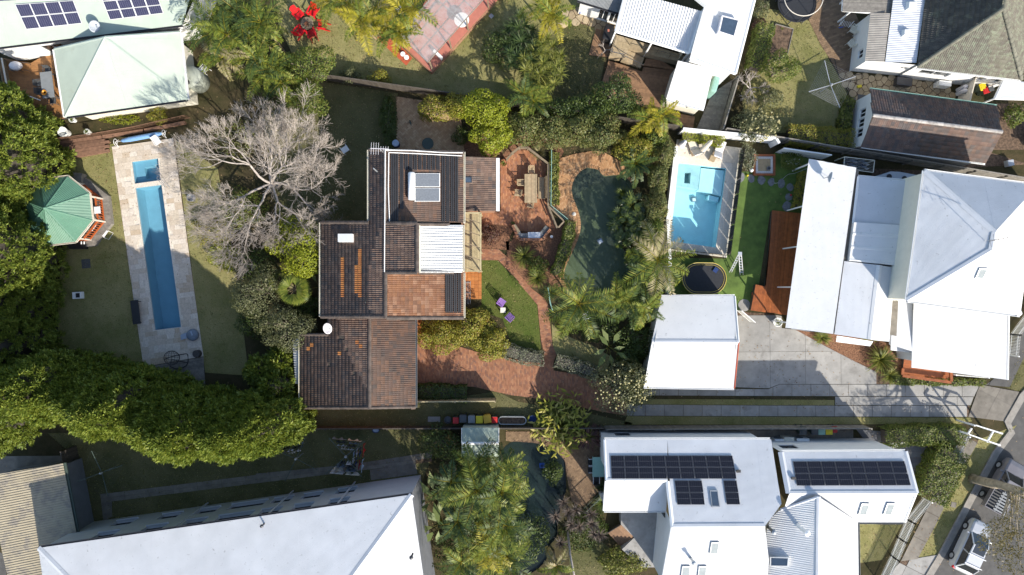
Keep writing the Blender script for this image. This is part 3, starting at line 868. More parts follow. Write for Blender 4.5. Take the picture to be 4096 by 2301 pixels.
def fronds_mesh(specs, nl=26, lw=0.05, V_=0.55, curl=0.35):
 out = []; paths = []
 for o, az, L, el, droop, ll in specs:
  k = 9; p = np.array(o, float); path = [p.copy()]
  e = el
  for i in range(k):
   step = L/k
   p = p + np.array([math.cos(az)*math.cos(e), math.sin(az)*math.cos(e), math.sin(e)])*step
   e -= droop/k*(0.5+i/k); path.append(p.copy())
  path = np.array(path); paths.append(path)
  tt = np.linspace(0.12, 0.99, nl); idx = tt*k; i0 = np.clip(idx.astype(int), 0, k-1); fr = (idx-i0)[:, None]
  P = path[i0]*(1-fr)+path[i0+1]*fr; T_ = path[i0+1]-path[i0]; T_ /= np.linalg.norm(T_, axis=1, keepdims=True)
  side = np.array([-math.sin(az), math.cos(az), 0.0])
  upv = np.cross(T_, side); upv = np.where(upv[:, 2:3] < 0, -upv, upv)
  env = ll*(0.35+0.65*np.sin(np.clip(tt*1.12, 0, 1)**0.75*PI*0.92+0.08))
  for sg in (-1, 1):
   jit = RNG.normal(size=(nl, 3))*0.10
   D = side[None]*sg*math.cos(V_*0.4) + T_*(0.75-0.1*tt[:, None]) + upv*(V_*0.45-curl*RNG.random((nl, 1))) + jit*0.7
   N = upv + side[None]*sg*(-0.4)+rdir(nl)*0.08
   out.append(leaves(P, D, N, env*(0.85+0.3*RNG.random(nl)), lw*(0.7+0.6*RNG.random(nl)), 0.5))
 return cat_(out), paths
def palm(name, label, c, stems, mat, group=None, lw=0.055, nl=26, tr=0.07, tmat=None, cat='palm', curl=0.35):
 c = Vector(c); t = thing(name, label, cat, c, group)
 specs = []; m = MB()
 for dx, dy, h, nf, L, droop in stems:
  top = c + Vector((dx, dy, h)); base = c + Vector((dx*0.35, dy*0.35, 0))
  m.tube(smooth_line([base, base.lerp(top, 0.5)+Vector((dx*0.1, dy*0.1, 0)), top], 3), [tr*1.2]*3+[tr]*4, 7)
  a0 = random.random()*6.28
  for i in range(nf):
   f = i/max(1, nf-1)
   az = a0 + i*2.39996 + random.uniform(-.2, .2)
   el = 1.25 - f*1.15 + random.uniform(-.12, .12)
   LL = L*random.uniform(0.8, 1.12)
   specs.append((top, az, LL, el, droop*(0.7+0.6*f)*random.uniform(.8, 1.2), LL*0.23))
 paths = []
 for nm, sp, mt in (('fronds', [q for i, q in enumerate(specs) if i % 5 > 1], mat), ('darker_fronds', [q for i, q in enumerate(specs) if i % 5 < 2], l_palm if mat in (l_palm_gold, l_palm_dry) else l_dark)):  # some fronds through the crown take a darker leaf colour
  (V, Q), ps = fronds_mesh(sp, nl, lw, curl=curl); paths += ps
  link(nm, np_mesh(name+'_fronds', V, Q, mt, c), t)
 r = MB()
 for p in paths: r.tube([p[0], p[3], p[6], p[9]], [0.028, 0.02, 0.012, 0.004], 4, False)
 r.build('frond_ribs', l_palm_gold, t)
 m.build('stem', tmat or m_palmtrunk, t, smooth=True)
 return t
def blade_tuft(specs, seg=4):
 vs = []; qs = []; b = 0
 for o, az, L, w, el, dr in specs:
  p = np.array(o, float); e = el; s = np.array([-math.sin(az), math.cos(az), 0])*w/2
  for i in range(seg+1):
   k = (1-(i/seg)**1.6)*(0.6+0.4*min(1, i*1.5))
   vs.append(p - s*k - np.array([0, 0, 0])); vs.append(p + s*k)
   p = p + np.array([math.cos(az)*math.cos(e), math.sin(az)*math.cos(e), math.sin(e)])*L/seg
   e -= dr/seg
  for i in range(seg): qs.append((b+2*i, b+2*i+1, b+2*i+3, b+2*i+2))
  b += 2*(seg+1)
 return np.array(vs), np.array(qs)
def strap_clump(name, label, c, r, n, mat, w=0.06, el=(0.6, 1.4), droop=1.5, cat='plant', group=None, spread=0.15, h0=0.0, heads=None, stem=None):
 c = Vector(c); t = thing(name, label, cat, c, group)
 specs = []; m = MB()
 for hx, hy, hz in (heads or [(0, 0, h0)]):
  for i in range(n):
   az = random.random()*6.283; q = random.random()*spread
   specs.append(((c.x+hx+math.cos(az)*q, c.y+hy+math.sin(az)*q, c.z+hz+0.02), az+random.uniform(-.3, .3), r*random.uniform(.65, 1.15), w*random.uniform(.7, 1.2), random.uniform(*el), droop*random.uniform(.6, 1.3)))
  if hz > 0.2: m.tube([c+Vector((hx*0.3, hy*0.3, 0)), c+Vector((hx, hy, hz))], [0.06, 0.045], 6)
 V, Q = blade_tuft(specs)
 link('leaves', np_mesh(name+'_leaves', V, Q, mat, c), t)
 if not m.v: m.lathe(c, [(0.10, 0.0), (0.07, 0.08), (0.02, 0.14)], 8)
 m.build('stem', stem or m_trunk, t, smooth=True)
 return t
def bigleaf(name, label, c, n, R, mat, L=0.7, aspect=0.6, lobes=0, h=(0.4, 1.2), cat='plant', group=None, el=(0.0, 0.7), wild=0.3):
 c = Vector(c); t = thing(name, label, cat, c, group); out = []; m = MB()
 for i in range(n):
  az = i*2.39996+random.uniform(-.3, .3); q = R*math.sqrt((i+0.5)/n)*random.uniform(.7, 1.1)
  z = h[0]+(h[1]-h[0])*(1-q/R)*random.uniform(.7, 1.2)
  p = c + Vector((math.cos(az)*q, math.sin(az)*q, z))
  m.tube([c+Vector((math.cos(az)*0.05, math.sin(az)*0.05, 0.02)), c.lerp(p, 0.55)+Vector((0, 0, z*0.35)), p], [0.02, 0.016, 0.01], 4, False)
  e = random.uniform(*el)-0.3; az += random.uniform(-wild, wild); d = np.array([math.cos(az)*math.cos(e), math.sin(az)*math.cos(e), math.sin(e)])
  LL = L*random.uniform(.7, 1.2)
  nrm = np.array([-math.cos(az)*0.4, -math.sin(az)*0.4, 1.0])+RNG.normal(size=3)*0.25
  if lobes:
   side = np.cross(d, nrm); side /= np.linalg.norm(side)
   k = np.linspace(-1.25, 1.25, lobes)
   D = np.cos(k)[:, None]*d[None]+np.sin(k)[:, None]*side[None]; D[:, 2] -= 0.12*np.abs(k)
   C0 = np.array(p)[None]+d[None]*LL*0.25*np.cos(k)[:, None]*0.6
   out.append(leaves(C0, D, np.repeat(nrm[None], lobes, 0), LL*(0.75-0.18*np.abs(k)), LL*0.20, 0.2))
   out.append(leaves(np.array(p)[None]-d[None]*0.02, d[None], nrm[None], LL*0.7, LL*0.5, 0.2))
  else:
   out.append(leaves(np.array(p)[None], d[None], nrm[None], LL, LL*aspect, 0.25))
 V, Q = cat_(out)
 link('leaves', np_mesh(name+'_leaves', V, Q, mat, c), t)
 m.build('stalks', l_strap, t)
 return t
def conifer(name, label, c, r, h, mat, n=900, k=12, group=None, L=0.34, squash=1.0, cat='tree', az=None):
 c = Vector(c); t = thing(name, label, cat, c, group)
 zf = RNG.random(n)**0.8
 a = RNG.random(n)*2*PI
 prof = np.clip(np.minimum(1.0, (1-zf**3.2))**0.55, 0.0, 1)*(0.82+0.18*np.sin(zf*PI))
 lump = 1 + 0.10*np.sin(a*5+zf*9+c.x)+0.08*np.sin(a*9-zf*17+c.y)+RNG.normal(size=n)*0.05
 f = np.sin(a*6+zf*13+c.y)*np.sin(zf*19+a*3+c.x); lump = lump+0.13*f
 keep = (f > -0.25) | (RNG.random(n) < 0.3); zf, a, prof, lump = zf[keep], a[keep], prof[keep], lump[keep]; n = len(a)
 R = r*prof*lump
 out_ = np.stack([np.cos(a), np.sin(a)*squash, np.zeros(n)], 1)
 S = np.array(c)[None] + out_*R[:, None]; S[:, 2] = c.z + 0.25 + zf*(h-0.3)
 steep = 0.55+1.4*zf**4
 Dn = out_ + np.stack([np.zeros(n), np.zeros(n), steep], 1) + rdir(n)*0.35
 Dn /= np.linalg.norm(Dn, axis=1, keepdims=True)
 Pn = np.repeat(S, k, 0)+rdir(n*k)*(0.02+0.17*RNG.random((n*k, 1))); D = np.repeat(Dn, k, 0)+rdir(n*k)*0.7
 LL = L*(0.55+0.7*RNG.random(n*k))
 N = np.repeat(out_, k, 0)+rdir(n*k)*0.8; N[:, 2] += 0.5
 V, Q = leaves(Pn, D, N, LL, LL*0.34, 0.35)
 link('crown', np_mesh(name+'_crown', V, Q, mat, c), t)
 m = MB(); m.tube([c, c+Vector((0, 0, h*0.93))], [0.05*r+0.12, 0.05], 8)
 for i in range(14):
  z = h*(0.1+0.8*i/14); an = i*2.4; rr = r*0.72*(1-(z/h)**3)
  m.tube([c+Vector((0, 0, z)), c+Vector((math.cos(an)*rr, math.sin(an)*rr*squash, z+0.5))], [0.06, 0.02], 5)
 m.build('trunk', m_trunk, t)
 # dark core among the branches, shade of the gaps put into its colour
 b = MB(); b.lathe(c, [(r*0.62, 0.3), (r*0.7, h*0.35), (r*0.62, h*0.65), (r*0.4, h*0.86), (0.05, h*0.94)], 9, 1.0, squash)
 b.build('shade_core', m_timber_dark, t)
 return t
def bare_tree(name, label, c, forks, depth, mat, group=None, spread=0.55, r0=0.26, L0=2.2, lean=(0, 0), up=0.25, twigmat=None, shrink=0.78, cat='tree', maxr=7):
 rn = random.Random(9); c = Vector(c); t = thing(name, label, cat, c, group)
 big = MB(); tw = MB()
 def grow(p, d, L, r, lev):
  k = 4 if lev < 3 else 3
  path = [p]; q = p; dd = d.copy()
  for i in range(k):
   dd = (dd + Vector((rn.uniform(-1,1), rn.uniform(-1,1), rn.uniform(-.5,.9)))*0.21*(1+lev*0.1)).normalized()
   q = q + dd*(L/k); path.append(q)
  r2 = r*0.76
  rs = [max(.008, r + (r2-r)*i/k) for i in range(k+1)]
  (big if lev < 4 else tw).tube(path, rs, 6 if lev < 3 else (4 if lev < 5 else 3), False)
  if lev >= depth: return
  n = 3 if (lev < 3 or rn.random() < 0.4) else 2
  if lev >= depth-2: n = 3
  a0 = rn.random()*6.28
  ref = Vector((0,0,1)) if abs(dd.z) < 0.9 else Vector((1,0,0))
  x = dd.cross(ref).normalized(); y = dd.cross(x)
  for i in range(n):
   a = a0 + i*2*PI/n + rn.uniform(-.4,.4); sp = spread*rn.uniform(0.7,1.35)
   nd = (dd*math.cos(sp) + (x*math.cos(a)+y*math.sin(a))*math.sin(sp))
   out = Vector((q.x-c.x, q.y-c.y, 0)); out = out.normalized() if out.length > .1 else out
   nd = (nd + Vector((0,0,up*(0.5 if lev < 2 else 0.12))) + out*0.16).normalized()
   if nd.z < -0.25: nd.z = -0.1
   grow(q, nd, L*shrink*rn.uniform(.8,1.15), r2*rn.uniform(0.62,0.86), lev+1)
  if lev >= 2:     # side twigs along the limb
   for j in range(3 if lev < 4 else 5):
    s = path[rn.randint(1, k-1)]; nd = (dd + Vector((rn.uniform(-1,1), rn.uniform(-1,1), rn.uniform(-.2,.8)))*0.9).normalized()
    tw.tube([s, s+nd*L*0.4, s+nd*L*0.8+Vector((0,0,0.1))], [max(.008, r2*0.3), .008, 0.005], 3, False)
 fork = c + Vector((lean[0], lean[1], forks[0][0]))
 big.tube([c, c.lerp(fork, 0.5)+Vector((.05,.03,0)), fork], [r0*1.3, r0*1.05, r0], 9)
 for z, az, el, L in forks:
  d = Vector((math.cos(az)*math.cos(el), math.sin(az)*math.cos(el), math.sin(el)))
  grow(fork, d, L, r0*0.5, 1)
 big.build('trunk', mat, t, smooth=True); tw.build('twigs', twigmat or mat, t)
 return t
# ------------------------------------------------------------------ the setting: ground, lawns, paving, pools, road
def xy(p): return (p.x, p.y)
LAP = TL(0,1,[(1310,490),(1560,458)]) + TL(0,2,[(1750,430),(1500,460)])
SPA = TL(0,1,[(1275,238),(1525,203),(1553,413),(1303,447)])
LAG = smooth_ring(TL(2,1,[(735,293),(830,312),(885,368),(960,364),(1040,364),(1110,392),(1160,460),(1176,540),(1160,630),(1130,720),(1090,820),(1060,920),(1060,1030),(1100,1140),(1150,1260),(1130,1400),(1040,1500),(860,1550),(660,1550),(560,1500),(508,1390),(505,1280),(560,1150),(628,1000),(660,870),(652,770),(625,680),(590,590),(574,500),(590,420),(640,345),(690,305)]), 3)
PLU = TL(2,1,[(1606,248),(2066,300),(1966,1063),(1524,1000)])
COU = smooth_ring(TL(2,3,[(-20,170),(120,165),(260,180),(390,230),(470,300),(515,370),(520,520),(520,640),(470,800),(440,960),(430,1080),(350,1180),(330,1300),(200,1420),(40,1440),(-60,1300),(-100,1000),(-140,600),(-120,300)]), 3)
POOLS = [LAP, SPA, LAG, PLU, COU]
ground = sheet('ground', [(-300,-300),(300,-300),(300,300),(-300,300)], 0.0, m_ground, POOLS)
LAWNS = []
def lawn(name, pts, mat, z=0.005):
 LAWNS.append(pts)
 return sheet(name, pts, z, mat)
lawn('lawn_west', TL(0,1,[(660,120),(1100,60),(1400,1447)])+TL(0,2,[(1420,960),(850,960),(560,700)])+TL(0,1,[(560,1447),(640,1000),(400,600)]), m_lawn)
lawn('lawn_strip_west', TL(0,1,[(1690,20),(2100,300),(2300,1447)])+TL(0,2,[(2400,900),(1980,870)])+TL(0,1,[(1872,1447)]), m_lawn)
lawn('lawn_north', OL([(690,-60),(1240,-60),(1560,-60),(1535,60),(1490,290),(1250,262),(820,198),(760,190),(700,60)]), m_lawn)
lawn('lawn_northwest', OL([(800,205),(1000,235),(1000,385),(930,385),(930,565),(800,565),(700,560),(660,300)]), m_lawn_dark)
lawn('lawn_middle', TL(1,1,[(2176,1185),(2330,1185),(2470,1340)])+TL(2,1,[(0,1325),(110,1447)])+TL(2,2,[(250,230),(280,680),(0,620)])+TL(1,2,[(2380,350),(2100,260),(2176,220)]), m_lawn_green, 0.006)
lawn('lawn_southeast', TL(2,2,[(385,400),(480,490),(630,560),(760,600),(960,720),(900,900),(740,800),(410,700),(390,560)]), m_lawn, 0.006)
lawn('lawn_south_strip', OL([(755,1015),(1045,1015),(1250,985),(1300,1010),(1480,1040),(1590,1064),(1590,1072),(755,1072)]), m_lawn_dark, 0.006)
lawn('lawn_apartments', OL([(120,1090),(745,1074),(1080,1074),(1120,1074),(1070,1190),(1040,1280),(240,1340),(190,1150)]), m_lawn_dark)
lawn('lawn_northeast', TL(3,0,[(-120,100),(60,90),(420,210),(500,350),(580,560),(690,750),(760,900),(740,1250),(-200,1300),(-260,900),(-100,500)]), m_lawn)
lawn('lawn_north_strip', TL(2,0,[(330,380),(620,130),(720,240),(900,560),(840,850),(500,960),(300,880)]), m_lawn_dark, 0.006)
lawn('lawn_front_garden', TL(3,3,[(880,940),(1080,960),(1290,960),(1100,1300),(880,1330)]), m_lawn, 0.006)
lawn('verge_grass', TL(3,3,[(2030,140),(2400,0),(2200,240),(1660,1240),(1440,1290),(1590,1010),(1870,430)]), m_lawn, 0.006)
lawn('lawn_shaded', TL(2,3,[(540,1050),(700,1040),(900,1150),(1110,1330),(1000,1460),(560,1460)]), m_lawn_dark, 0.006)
lawn('verge_grass_north', TL(3,2,[(2330,900),(2470,560),(2520,300),(2520,1040),(2400,1050),(2290,1010)]), m_lawn_dark, 0.006)
lawn('median_grass', TL(2,2,[(1200,1126),(2470,1130)])+TL(3,2,[(640,1135),(640,1186)])+TL(2,2,[(2470,1184),(1130,1176)]), m_lawn, 0.006)
lawn('drive_edge_grass', TL(2,2,[(1110,1290),(2470,1296)])+TL(3,2,[(1950,1305),(1970,1340),(1850,1365)])+TL(2,2,[(2470,1372),(1080,1372)]), m_lawn, 0.006)
turf = sheet('artificial_lawn', TL(2,1,[(2195,330),(2470,330)])+TL(3,1,[(60,150),(400,200),(340,760),(20,720),(-100,1500)])+TL(2,2,[(2320,260),(2150,275),(2140,130),(1510,130)])+TL(2,1,[(1520,1160),(2060,1170)]), 0.006, m_turf)
# garden beds
for nm, pts, mt in (
 ('garden_bed_mulch', TL(2,1,[(60,820),(480,860),(520,800),(590,800),(600,900),(440,1300),(470,1447),(150,1447),(-40,1230),(-60,1000),(0,1000)]), m_mulch),
 ('garden_bed_north', TL(1,1,[(2010,60),(2360,-160),(2470,-100)])+TL(2,1,[(400,-60),(500,140),(440,250),(370,140),(60,120),(-60,190)])+TL(1,1,[(2360,260),(2000,160)]), m_mulch),
 ('garden_bed_terrace', TL(1,1,[(2120,860),(2470,850)])+TL(2,1,[(60,830),(-20,950),(-30,1090)])+TL(1,1,[(2340,1078),(2176,1078)]), m_mulch),
 ('garden_bed_right_house', TL(3,2,[(260,455),(640,500),(1300,600),(1320,950),(1180,960),(560,620)]), m_mulch),
 ('dirt_yard_northeast', TL(3,0,[(2180,1000),(2520,1000),(2520,1447),(2060,1447)])+TL(3,1,[(2520,260),(1800,300),(2100,150)]), m_soil),
 ('dirt_strip_east', TL(3,1,[(1000,300),(1520,320),(1500,450),(1000,420)]), m_soil)):
 sheet(nm, pts, 0.010, mt)
# street
KERB = TL(3,2,[(2560,960),(2440,1080),(2290,1345)]) + TL(3,3,[(2330,60),(2180,260),(1930,720),(1650,1250),(1500,1500),(1440,1620)])
road = sheet('road', KERB + [Vector((70,-40,0)), Vector((70,20,0)), W(4400, 1300)], 0.003, m_asphalt)
MB().add(sum([[p + Vector((0,0,0)), p + Vector((-0.14,0.05,0)), p + Vector((-0.14,0.05,0.12)), p + Vector((0,0,0.12))] for p in KERB], []),
   [(4*i+a, 4*i+b, 4*i+4+b, 4*i+4+a) for i in range(len(KERB)-1) for a, b in ((0,1),(1,2),(2,3),(3,0))]).build('kerb', m_kerb)['kind'] = 'structure'
gut = []
for i in range(len(KERB)): gut.append(KERB[i] + Vector((0.02, 0, 0)))
sheet('gutter_strip', gut + [p + Vector((0.45,-0.16,0)) for p in gut[::-1]], 0.007, m_kerb)
pave('footpath', TL(3,3,[(1890,90),(2030,150),(1870,430),(1590,1010),(1440,1290),(1280,1310),(1500,870),(1770,330)]), 0.012, m_concrete_old, 'grid', math.radians(63), 1.35, 2.3, 0.03, 40, 'slab', m_soil, 0.03)
pave('footpath_north', TL(3,2,[(2240,880),(2420,500),(2520,300),(2520,620),(2420,820),(2330,1010),(2100,990)]), 0.012, m_asphalt, 'grid', math.radians(63), 1.6, 3.0, 0.012, 40, 'slab', m_asphalt, 0.02)
pave('driveway_crossing', TL(3,2,[(2040,985),(2420,1055),(2290,1340),(1930,1296)]), 0.012, m_concrete_old, 'grid', math.radians(63), 1.6, 2.4, 0.012, 40, 'slab', m_concrete_old, 0.03)
pave('driveway_apron', TL(3,3,[(1280,1310),(1640,1248),(1480,1530),(1100,1530)]), 0.012, m_concrete, 'grid', math.radians(63), 1.9, 2.2, 0.03, 40, 'slab', m_soil, 0.03)
# concrete drives on the right
pave('concrete_drive_upper', TL(2,2,[(1330,1018),(2470,1030)])+TL(3,2,[(110,984),(2040,986),(1985,1100)])+TL(2,2,[(2470,1094),(1240,1090)]), 0.012, m_concrete, 'grid', math.radians(-0.3), 1.9, 1.55, 0.03, 60, 'slab', m_soil, 0.03)
pave('concrete_drive_lower', TL(2,2,[(1118,1178),(2470,1188)])+TL(3,2,[(1945,1190),(1930,1296)])+TL(2,2,[(2470,1290),(1105,1286)]), 0.012, m_concrete, 'grid', math.radians(-0.3), 1.9, 1.55, 0.03, 60, 'slab', m_soil, 0.03)
pave('concrete_infill', TL(3,2,[(645,1102),(1980,1106),(1950,1186),(645,1182)]), 0.012, m_concrete, 'grid', 0.0, 1.2, 5.0, 0.03, 20, 'slab', m_soil, 0.03)
pave('concrete_forecourt', TL(2,2,[(2150,275),(2300,290),(2470,300)])+TL(3,2,[(130,325),(130,440),(260,455),(560,620),(830,760),(1285,980),(110,980)])+TL(2,2,[(2470,1022),(2150,1010)]), 0.012, m_concrete, 'grid', math.radians(0.5), 3.0, 2.9, 0.02, 40, 'slab', m_soil, 0.03)
# brick paving round the main house
pave('brick_driveway', TL(1,2,[(1545,520),(1600,480),(1900,600),(2200,690),(2470,735)])+TL(2,2,[(0,745),(300,740),(400,770),(400,850),(740,905),(900,960),(1118,1178),(1105,1286),(860,1245),(470,1160),(100,1100),(0,1088)])+TL(1,2,[(2270,1045),(2100,1005),(1545,1000)]), 0.012, m_brick_drive, 'running', math.radians(92), 0.115, 0.23, 0.008, 260)
pave('brick_patio', TL(1,1,[(2010,730),(2360,715),(2358,210),(2470,170)])+TL(2,1,[(0,170),(60,125),(150,125),(340,270),(345,660),(440,880),(380,870),(340,850),(300,920),(60,900),(40,850),(0,850)])+TL(1,1,[(2176,850),(2150,1080),(2010,1080)]), 0.012, m_brick_patio, 'running', math.radians(90), 0.115, 0.23, 0.008, 280)
pave('brick_path', TL(1,1,[(2176,1078),(2340,1078),(2470,1195)])+TL(2,1,[(0,1240),(180,1447)])+TL(2,2,[(190,60),(310,150),(345,210),(390,600),(430,700),(400,770),(300,740),(310,690),(280,560),(245,215),(60,0)])+TL(2,1,[(75,1400),(0,1318)])+TL(1,1,[(2340,1185),(2176,1185)]), 0.016, m_brick_drive, 'running', math.radians(5), 0.115, 0.23, 0.008, 260)
pave('brick_pool_surround', TL(2,1,[(470,200),(600,160),(800,128),(900,150),(990,200),(1060,250),(1150,330),(1120,390),(1160,470),(1000,600),(700,1000),(570,1300),(540,1447)])+TL(2,2,[(580,130),(560,170),(460,0)])+TL(2,1,[(450,1300),(530,1140),(598,900),(590,800),(545,790),(372,680),(375,600),(410,585),(450,520),(440,440),(448,250)]), 0.014, m_brick_pool, 'running', math.radians(70), 0.115, 0.23, 0.008, 280, holes=[LAG])
pave('herringbone_courtyard', OL([(997,243),(1120,262),(1160,300),(1168,382),(997,382)]), 0.012, m_brick_court, 'herring', math.radians(45), 0.16, 0.32, 0.01, 260, 'paver')
pave('terracotta_terrace', TL(1,1,[(2005,1265),(2176,1265),(2176,1560),(2005,1560)]), 0.014, m_terracotta, 'grid', 0, 0.3, 0.3, 0.012, 80, 'tile')
pave('terracotta_path', TL(1,2,[(1540,345),(1598,345),(1590,500),(1540,525)]), 0.016, m_terracotta, 'grid', 0, 0.3, 0.3, 0.012, 30, 'tile')
pave('old_paver_patio', TL(3,0,[(390,-40),(760,-40),(900,260),(800,700),(700,740),(640,640),(510,440),(395,200)]), 0.012, m_brick_old, 'running', math.radians(20), 0.16, 0.32, 0.014, 200, 'paver', m_soil)
pave('side_paving', TL(2,3,[(-60,60),(860,60),(870,600),(690,790),(575,740),(505,360),(380,210),(-60,150)]), 0.012, m_brick_old, 'herring', math.radians(30), 0.12, 0.24, 0.01, 200, 'paver', m_soil, holes=[COU])
pave('bluestone_court', TL(3,3,[(850,40),(1120,60),(1700,140),(1640,160),(1420,470),(1360,430),(1320,250),(1000,230)]), 0.012, m_bluestone, 'grid', math.radians(-1), 0.45, 0.9, 0.012, 120, 'paver', m_soil)
# crazy paving: irregular flat stones
def crazy(name, poly, z, mat, n, s=0.42, base=None, piece='stone', nobj=150):
 root = sheet(name, poly, z, base or m_soil)
 rn = random.Random(len(name)); xs = [p[0] for p in poly]; ys = [p[1] for p in poly]; pts = []
 for _ in range(n*40):
  q = (rn.uniform(min(xs), max(xs)), rn.uniform(min(ys), max(ys)))
  if inside(q, poly) and all((q[0]-r[0])**2+(q[1]-r[1])**2 > (s*0.8)**2 for r in pts): pts.append(q)
  if len(pts) >= n: break
 for i, q in enumerate(pts):
  near = sorted(pts, key=lambda r: (q[0]-r[0])**2+(q[1]-r[1])**2)[1:9]
  cell = [(q[0]+s*0.62*math.cos(a*PI/5+.3), q[1]+s*0.62*math.sin(a*PI/5+.3)) for a in range(10)]
  for r in near:            # half-plane cut towards each neighbour
   mx, my = (q[0]+r[0])/2, (q[1]+r[1])/2; dx, dy = r[0]-q[0], r[1]-q[1]; L = math.hypot(dx, dy); mx -= dx/L*0.025; my -= dy/L*0.025
   tx, ty = -dy/L*9, dx/L*9
   cell = clip(cell, [(mx-tx, my-ty), (mx+tx, my+ty), (mx+tx-dx/L*9, my+ty-dy/L*9), (mx-tx-dx/L*9, my-ty-dy/L*9)])
   if len(cell) < 3: break
  if len(cell) >= 3: MB().prism(cell, z+0.002, z+0.03+rn.random()*0.012, False).build(piece, mat, root)
 return root
crazy('crazy_paving', TL(3,0,[(690,730),(800,720),(1000,740),(1250,760),(1560,800),(1750,850),(1800,950),(1500,960),(990,850),(980,930),(880,960),(780,880)]), 0.012, m_sandstone, 130, 0.5)
crazy('stone_court', TL(2,0,[(480,100),(620,90),(860,150),(1010,210),(1000,320),(800,270),(600,210),(470,160)]), 0.012, m_sandstone, 50, 0.6)
crazy('concrete_path_northeast', TL(3,0,[(790,960),(890,970),(900,1230),(860,1447),(790,1447)]), 0.011, m_concrete_old, 20, 0.9)
# apartment path and other flat concrete
pave('apartment_path', TL(0,3,[(970,665),(1180,640),(2470,480)])+TL(1,3,[(0,468),(900,380),(1700,258),(1700,352),(0,560)])+TL(0,3,[(2470,560),(1080,735),(1085,880),(1000,930)]), 0.012, m_concrete_old, 'grid', math.radians(7), 1.9, 2.0, 0.012, 60, 'slab', m_soil, 0.02)
pave('apartment_landing', TL(1,3,[(1100,430),(1540,365),(1558,470),(1110,530)]), 0.012, m_concrete_old, 'grid', math.radians(8), 2.4, 2.2, 0.012, 10, 'slab', m_soil, 0.03)
sheet('weathered_slab', TL(0,3,[(-40,300),(590,295),(620,380),(-40,480)]), 0.012, m_concrete_old)
sheet('asphalt_yard', TL(0,3,[(-60,1180),(40,1250),(70,1500),(-60,1500)]), 0.012, m_asphalt)
pave('side_passage', TL(2,3,[(1050,40),(2470,40)])+TL(3,3,[(820,30),(820,190),(0,190)])+TL(2,3,[(2470,150),(1050,130)]), 0.012, m_concrete_old, 'grid', 0, 1.2, 1.6, 0.012, 30, 'slab', m_soil, 0.03)
# ------------------------------------------------------------------ pools
def basin(name, label, ring, depth, wall_mat, floor_mat, water_mat, wl=-0.10, cat='pool', rim=0.0):
 c = sum((Vector((p[0], p[1], 0)) for p in ring), Vector())/len(ring)
 t = thing(name, label, cat, (c.x, c.y, -depth))
 m = MB(); m.wallring(ring, -depth, 0.012+rim); m.build('basin_wall', wall_mat, t)
 n = len(ring); m = MB(); m.add([(p[0], p[1], -depth+0.002) for p in ring], [tuple(range(n))]); m.build('floor', floor_mat, t)
 m = MB(); m.add([(p[0], p[1], wl) for p in ring], [tuple(range(n))]); m.build('water', water_mat, t)
 return t
def bil(q, a, b): # bilinear point in a quad (0..1 across, 0..1 down)
 return (q[0].lerp(q[1], a)).lerp(q[3].lerp(q[2], a), b)
lap = basin('lap_pool', 'long narrow blue lap pool in a travertine surround', LAP, 1.35, m_poolblue, m_poolblue, m_water_blue, -0.12)
MB().lathe(T(0,2,1670,331)+Vector((0,0,-1.345)), [(0.13,0.0),(0.13,0.02),(0.1,0.02),(0.1,0.006)], 20).build('floor_drain', m_poolpale, lap)
spa = basin('spa_pool', 'small square blue spa pool with inner bench beside the lap pool', SPA, 0.95, m_poolblue, m_poolblue, m_water_blue, -0.10)
m = MB()
q = [bil(SPA, a, b) for a, b in ((0.33,0.28),(0.95,0.2),(0.98,0.62),(0.36,0.82))]
for r in ([SPA[0], SPA[1], q[1], q[0]], [SPA[0], q[0], q[3], SPA[3]], [q[3], q[2], SPA[2], SPA[3]]):
 m.prism(r, -0.94, -0.42, False)
m.build('bench', m_poolblue, spa)
DK = TL(0,1,[(1083,92),(1672,10)]) + TL(0,2,[(1985,858),(1408,962)])
tdeck = pave('travertine_pool_deck', [DK[0], DK[1], bil(DK,1,0.935), bil(DK,0,0.935)], 0.03, m_trav, 'ashlar', math.radians(7.5), 0.40, 0.60, 0.008, 280, 'tile', m_trav, 0.03, holes=[LAP, SPA])
t = thing('pool_end_deck', 'weathered grey timber boards at the hedge end of the lap pool', 'deck', bil(DK, .5, .97))
boards([bil(DK,0,0.937), bil(DK,1,0.937), DK[2]+Vector((0,-1.5,0)), DK[3]+Vector((0,-1.5,0))], 0.06, m_timber_grey, t, math.radians(9), 0.10)
# lagoon pool
lag = basin('lagoon_pool', 'dark green kidney-shaped lagoon pool edged with orange brick', LAG, 1.3, m_pooldark, m_pooldark, m_water_dark, -0.10)
led = smooth_ring(TL(2,1,[(735,297),(830,316),(886,372),(890,400),(820,420),(740,450),(690,490),(650,540),(630,600),(618,650),(590,585),(578,500),(594,420),(643,350),(692,310)]), 3)
MB().prism(led, -1.28, -0.24, False).build('rock_ledge', m_rock, lag)
rn = random.Random(3)
for k in range(70):
 p = Vector((rn.uniform(min(q.x for q in led), max(q.x for q in led)), rn.uniform(min(q.y for q in led), max(q.y for q in led)), 0))
 if not inside(p, led): continue
 nn_ = rn.randint(5, 7); rr = rn.uniform(0.16, 0.34)
 MB().prism([(p.x+rr*rn.uniform(.7,1.1)*math.cos(a*2*PI/nn_), p.y+rr*rn.uniform(.7,1.1)*math.sin(a*2*PI/nn_)) for a in range(nn_)], -0.25, -0.15+rn.uniform(-.04,.03), False).build('rock', m_rock, lag)
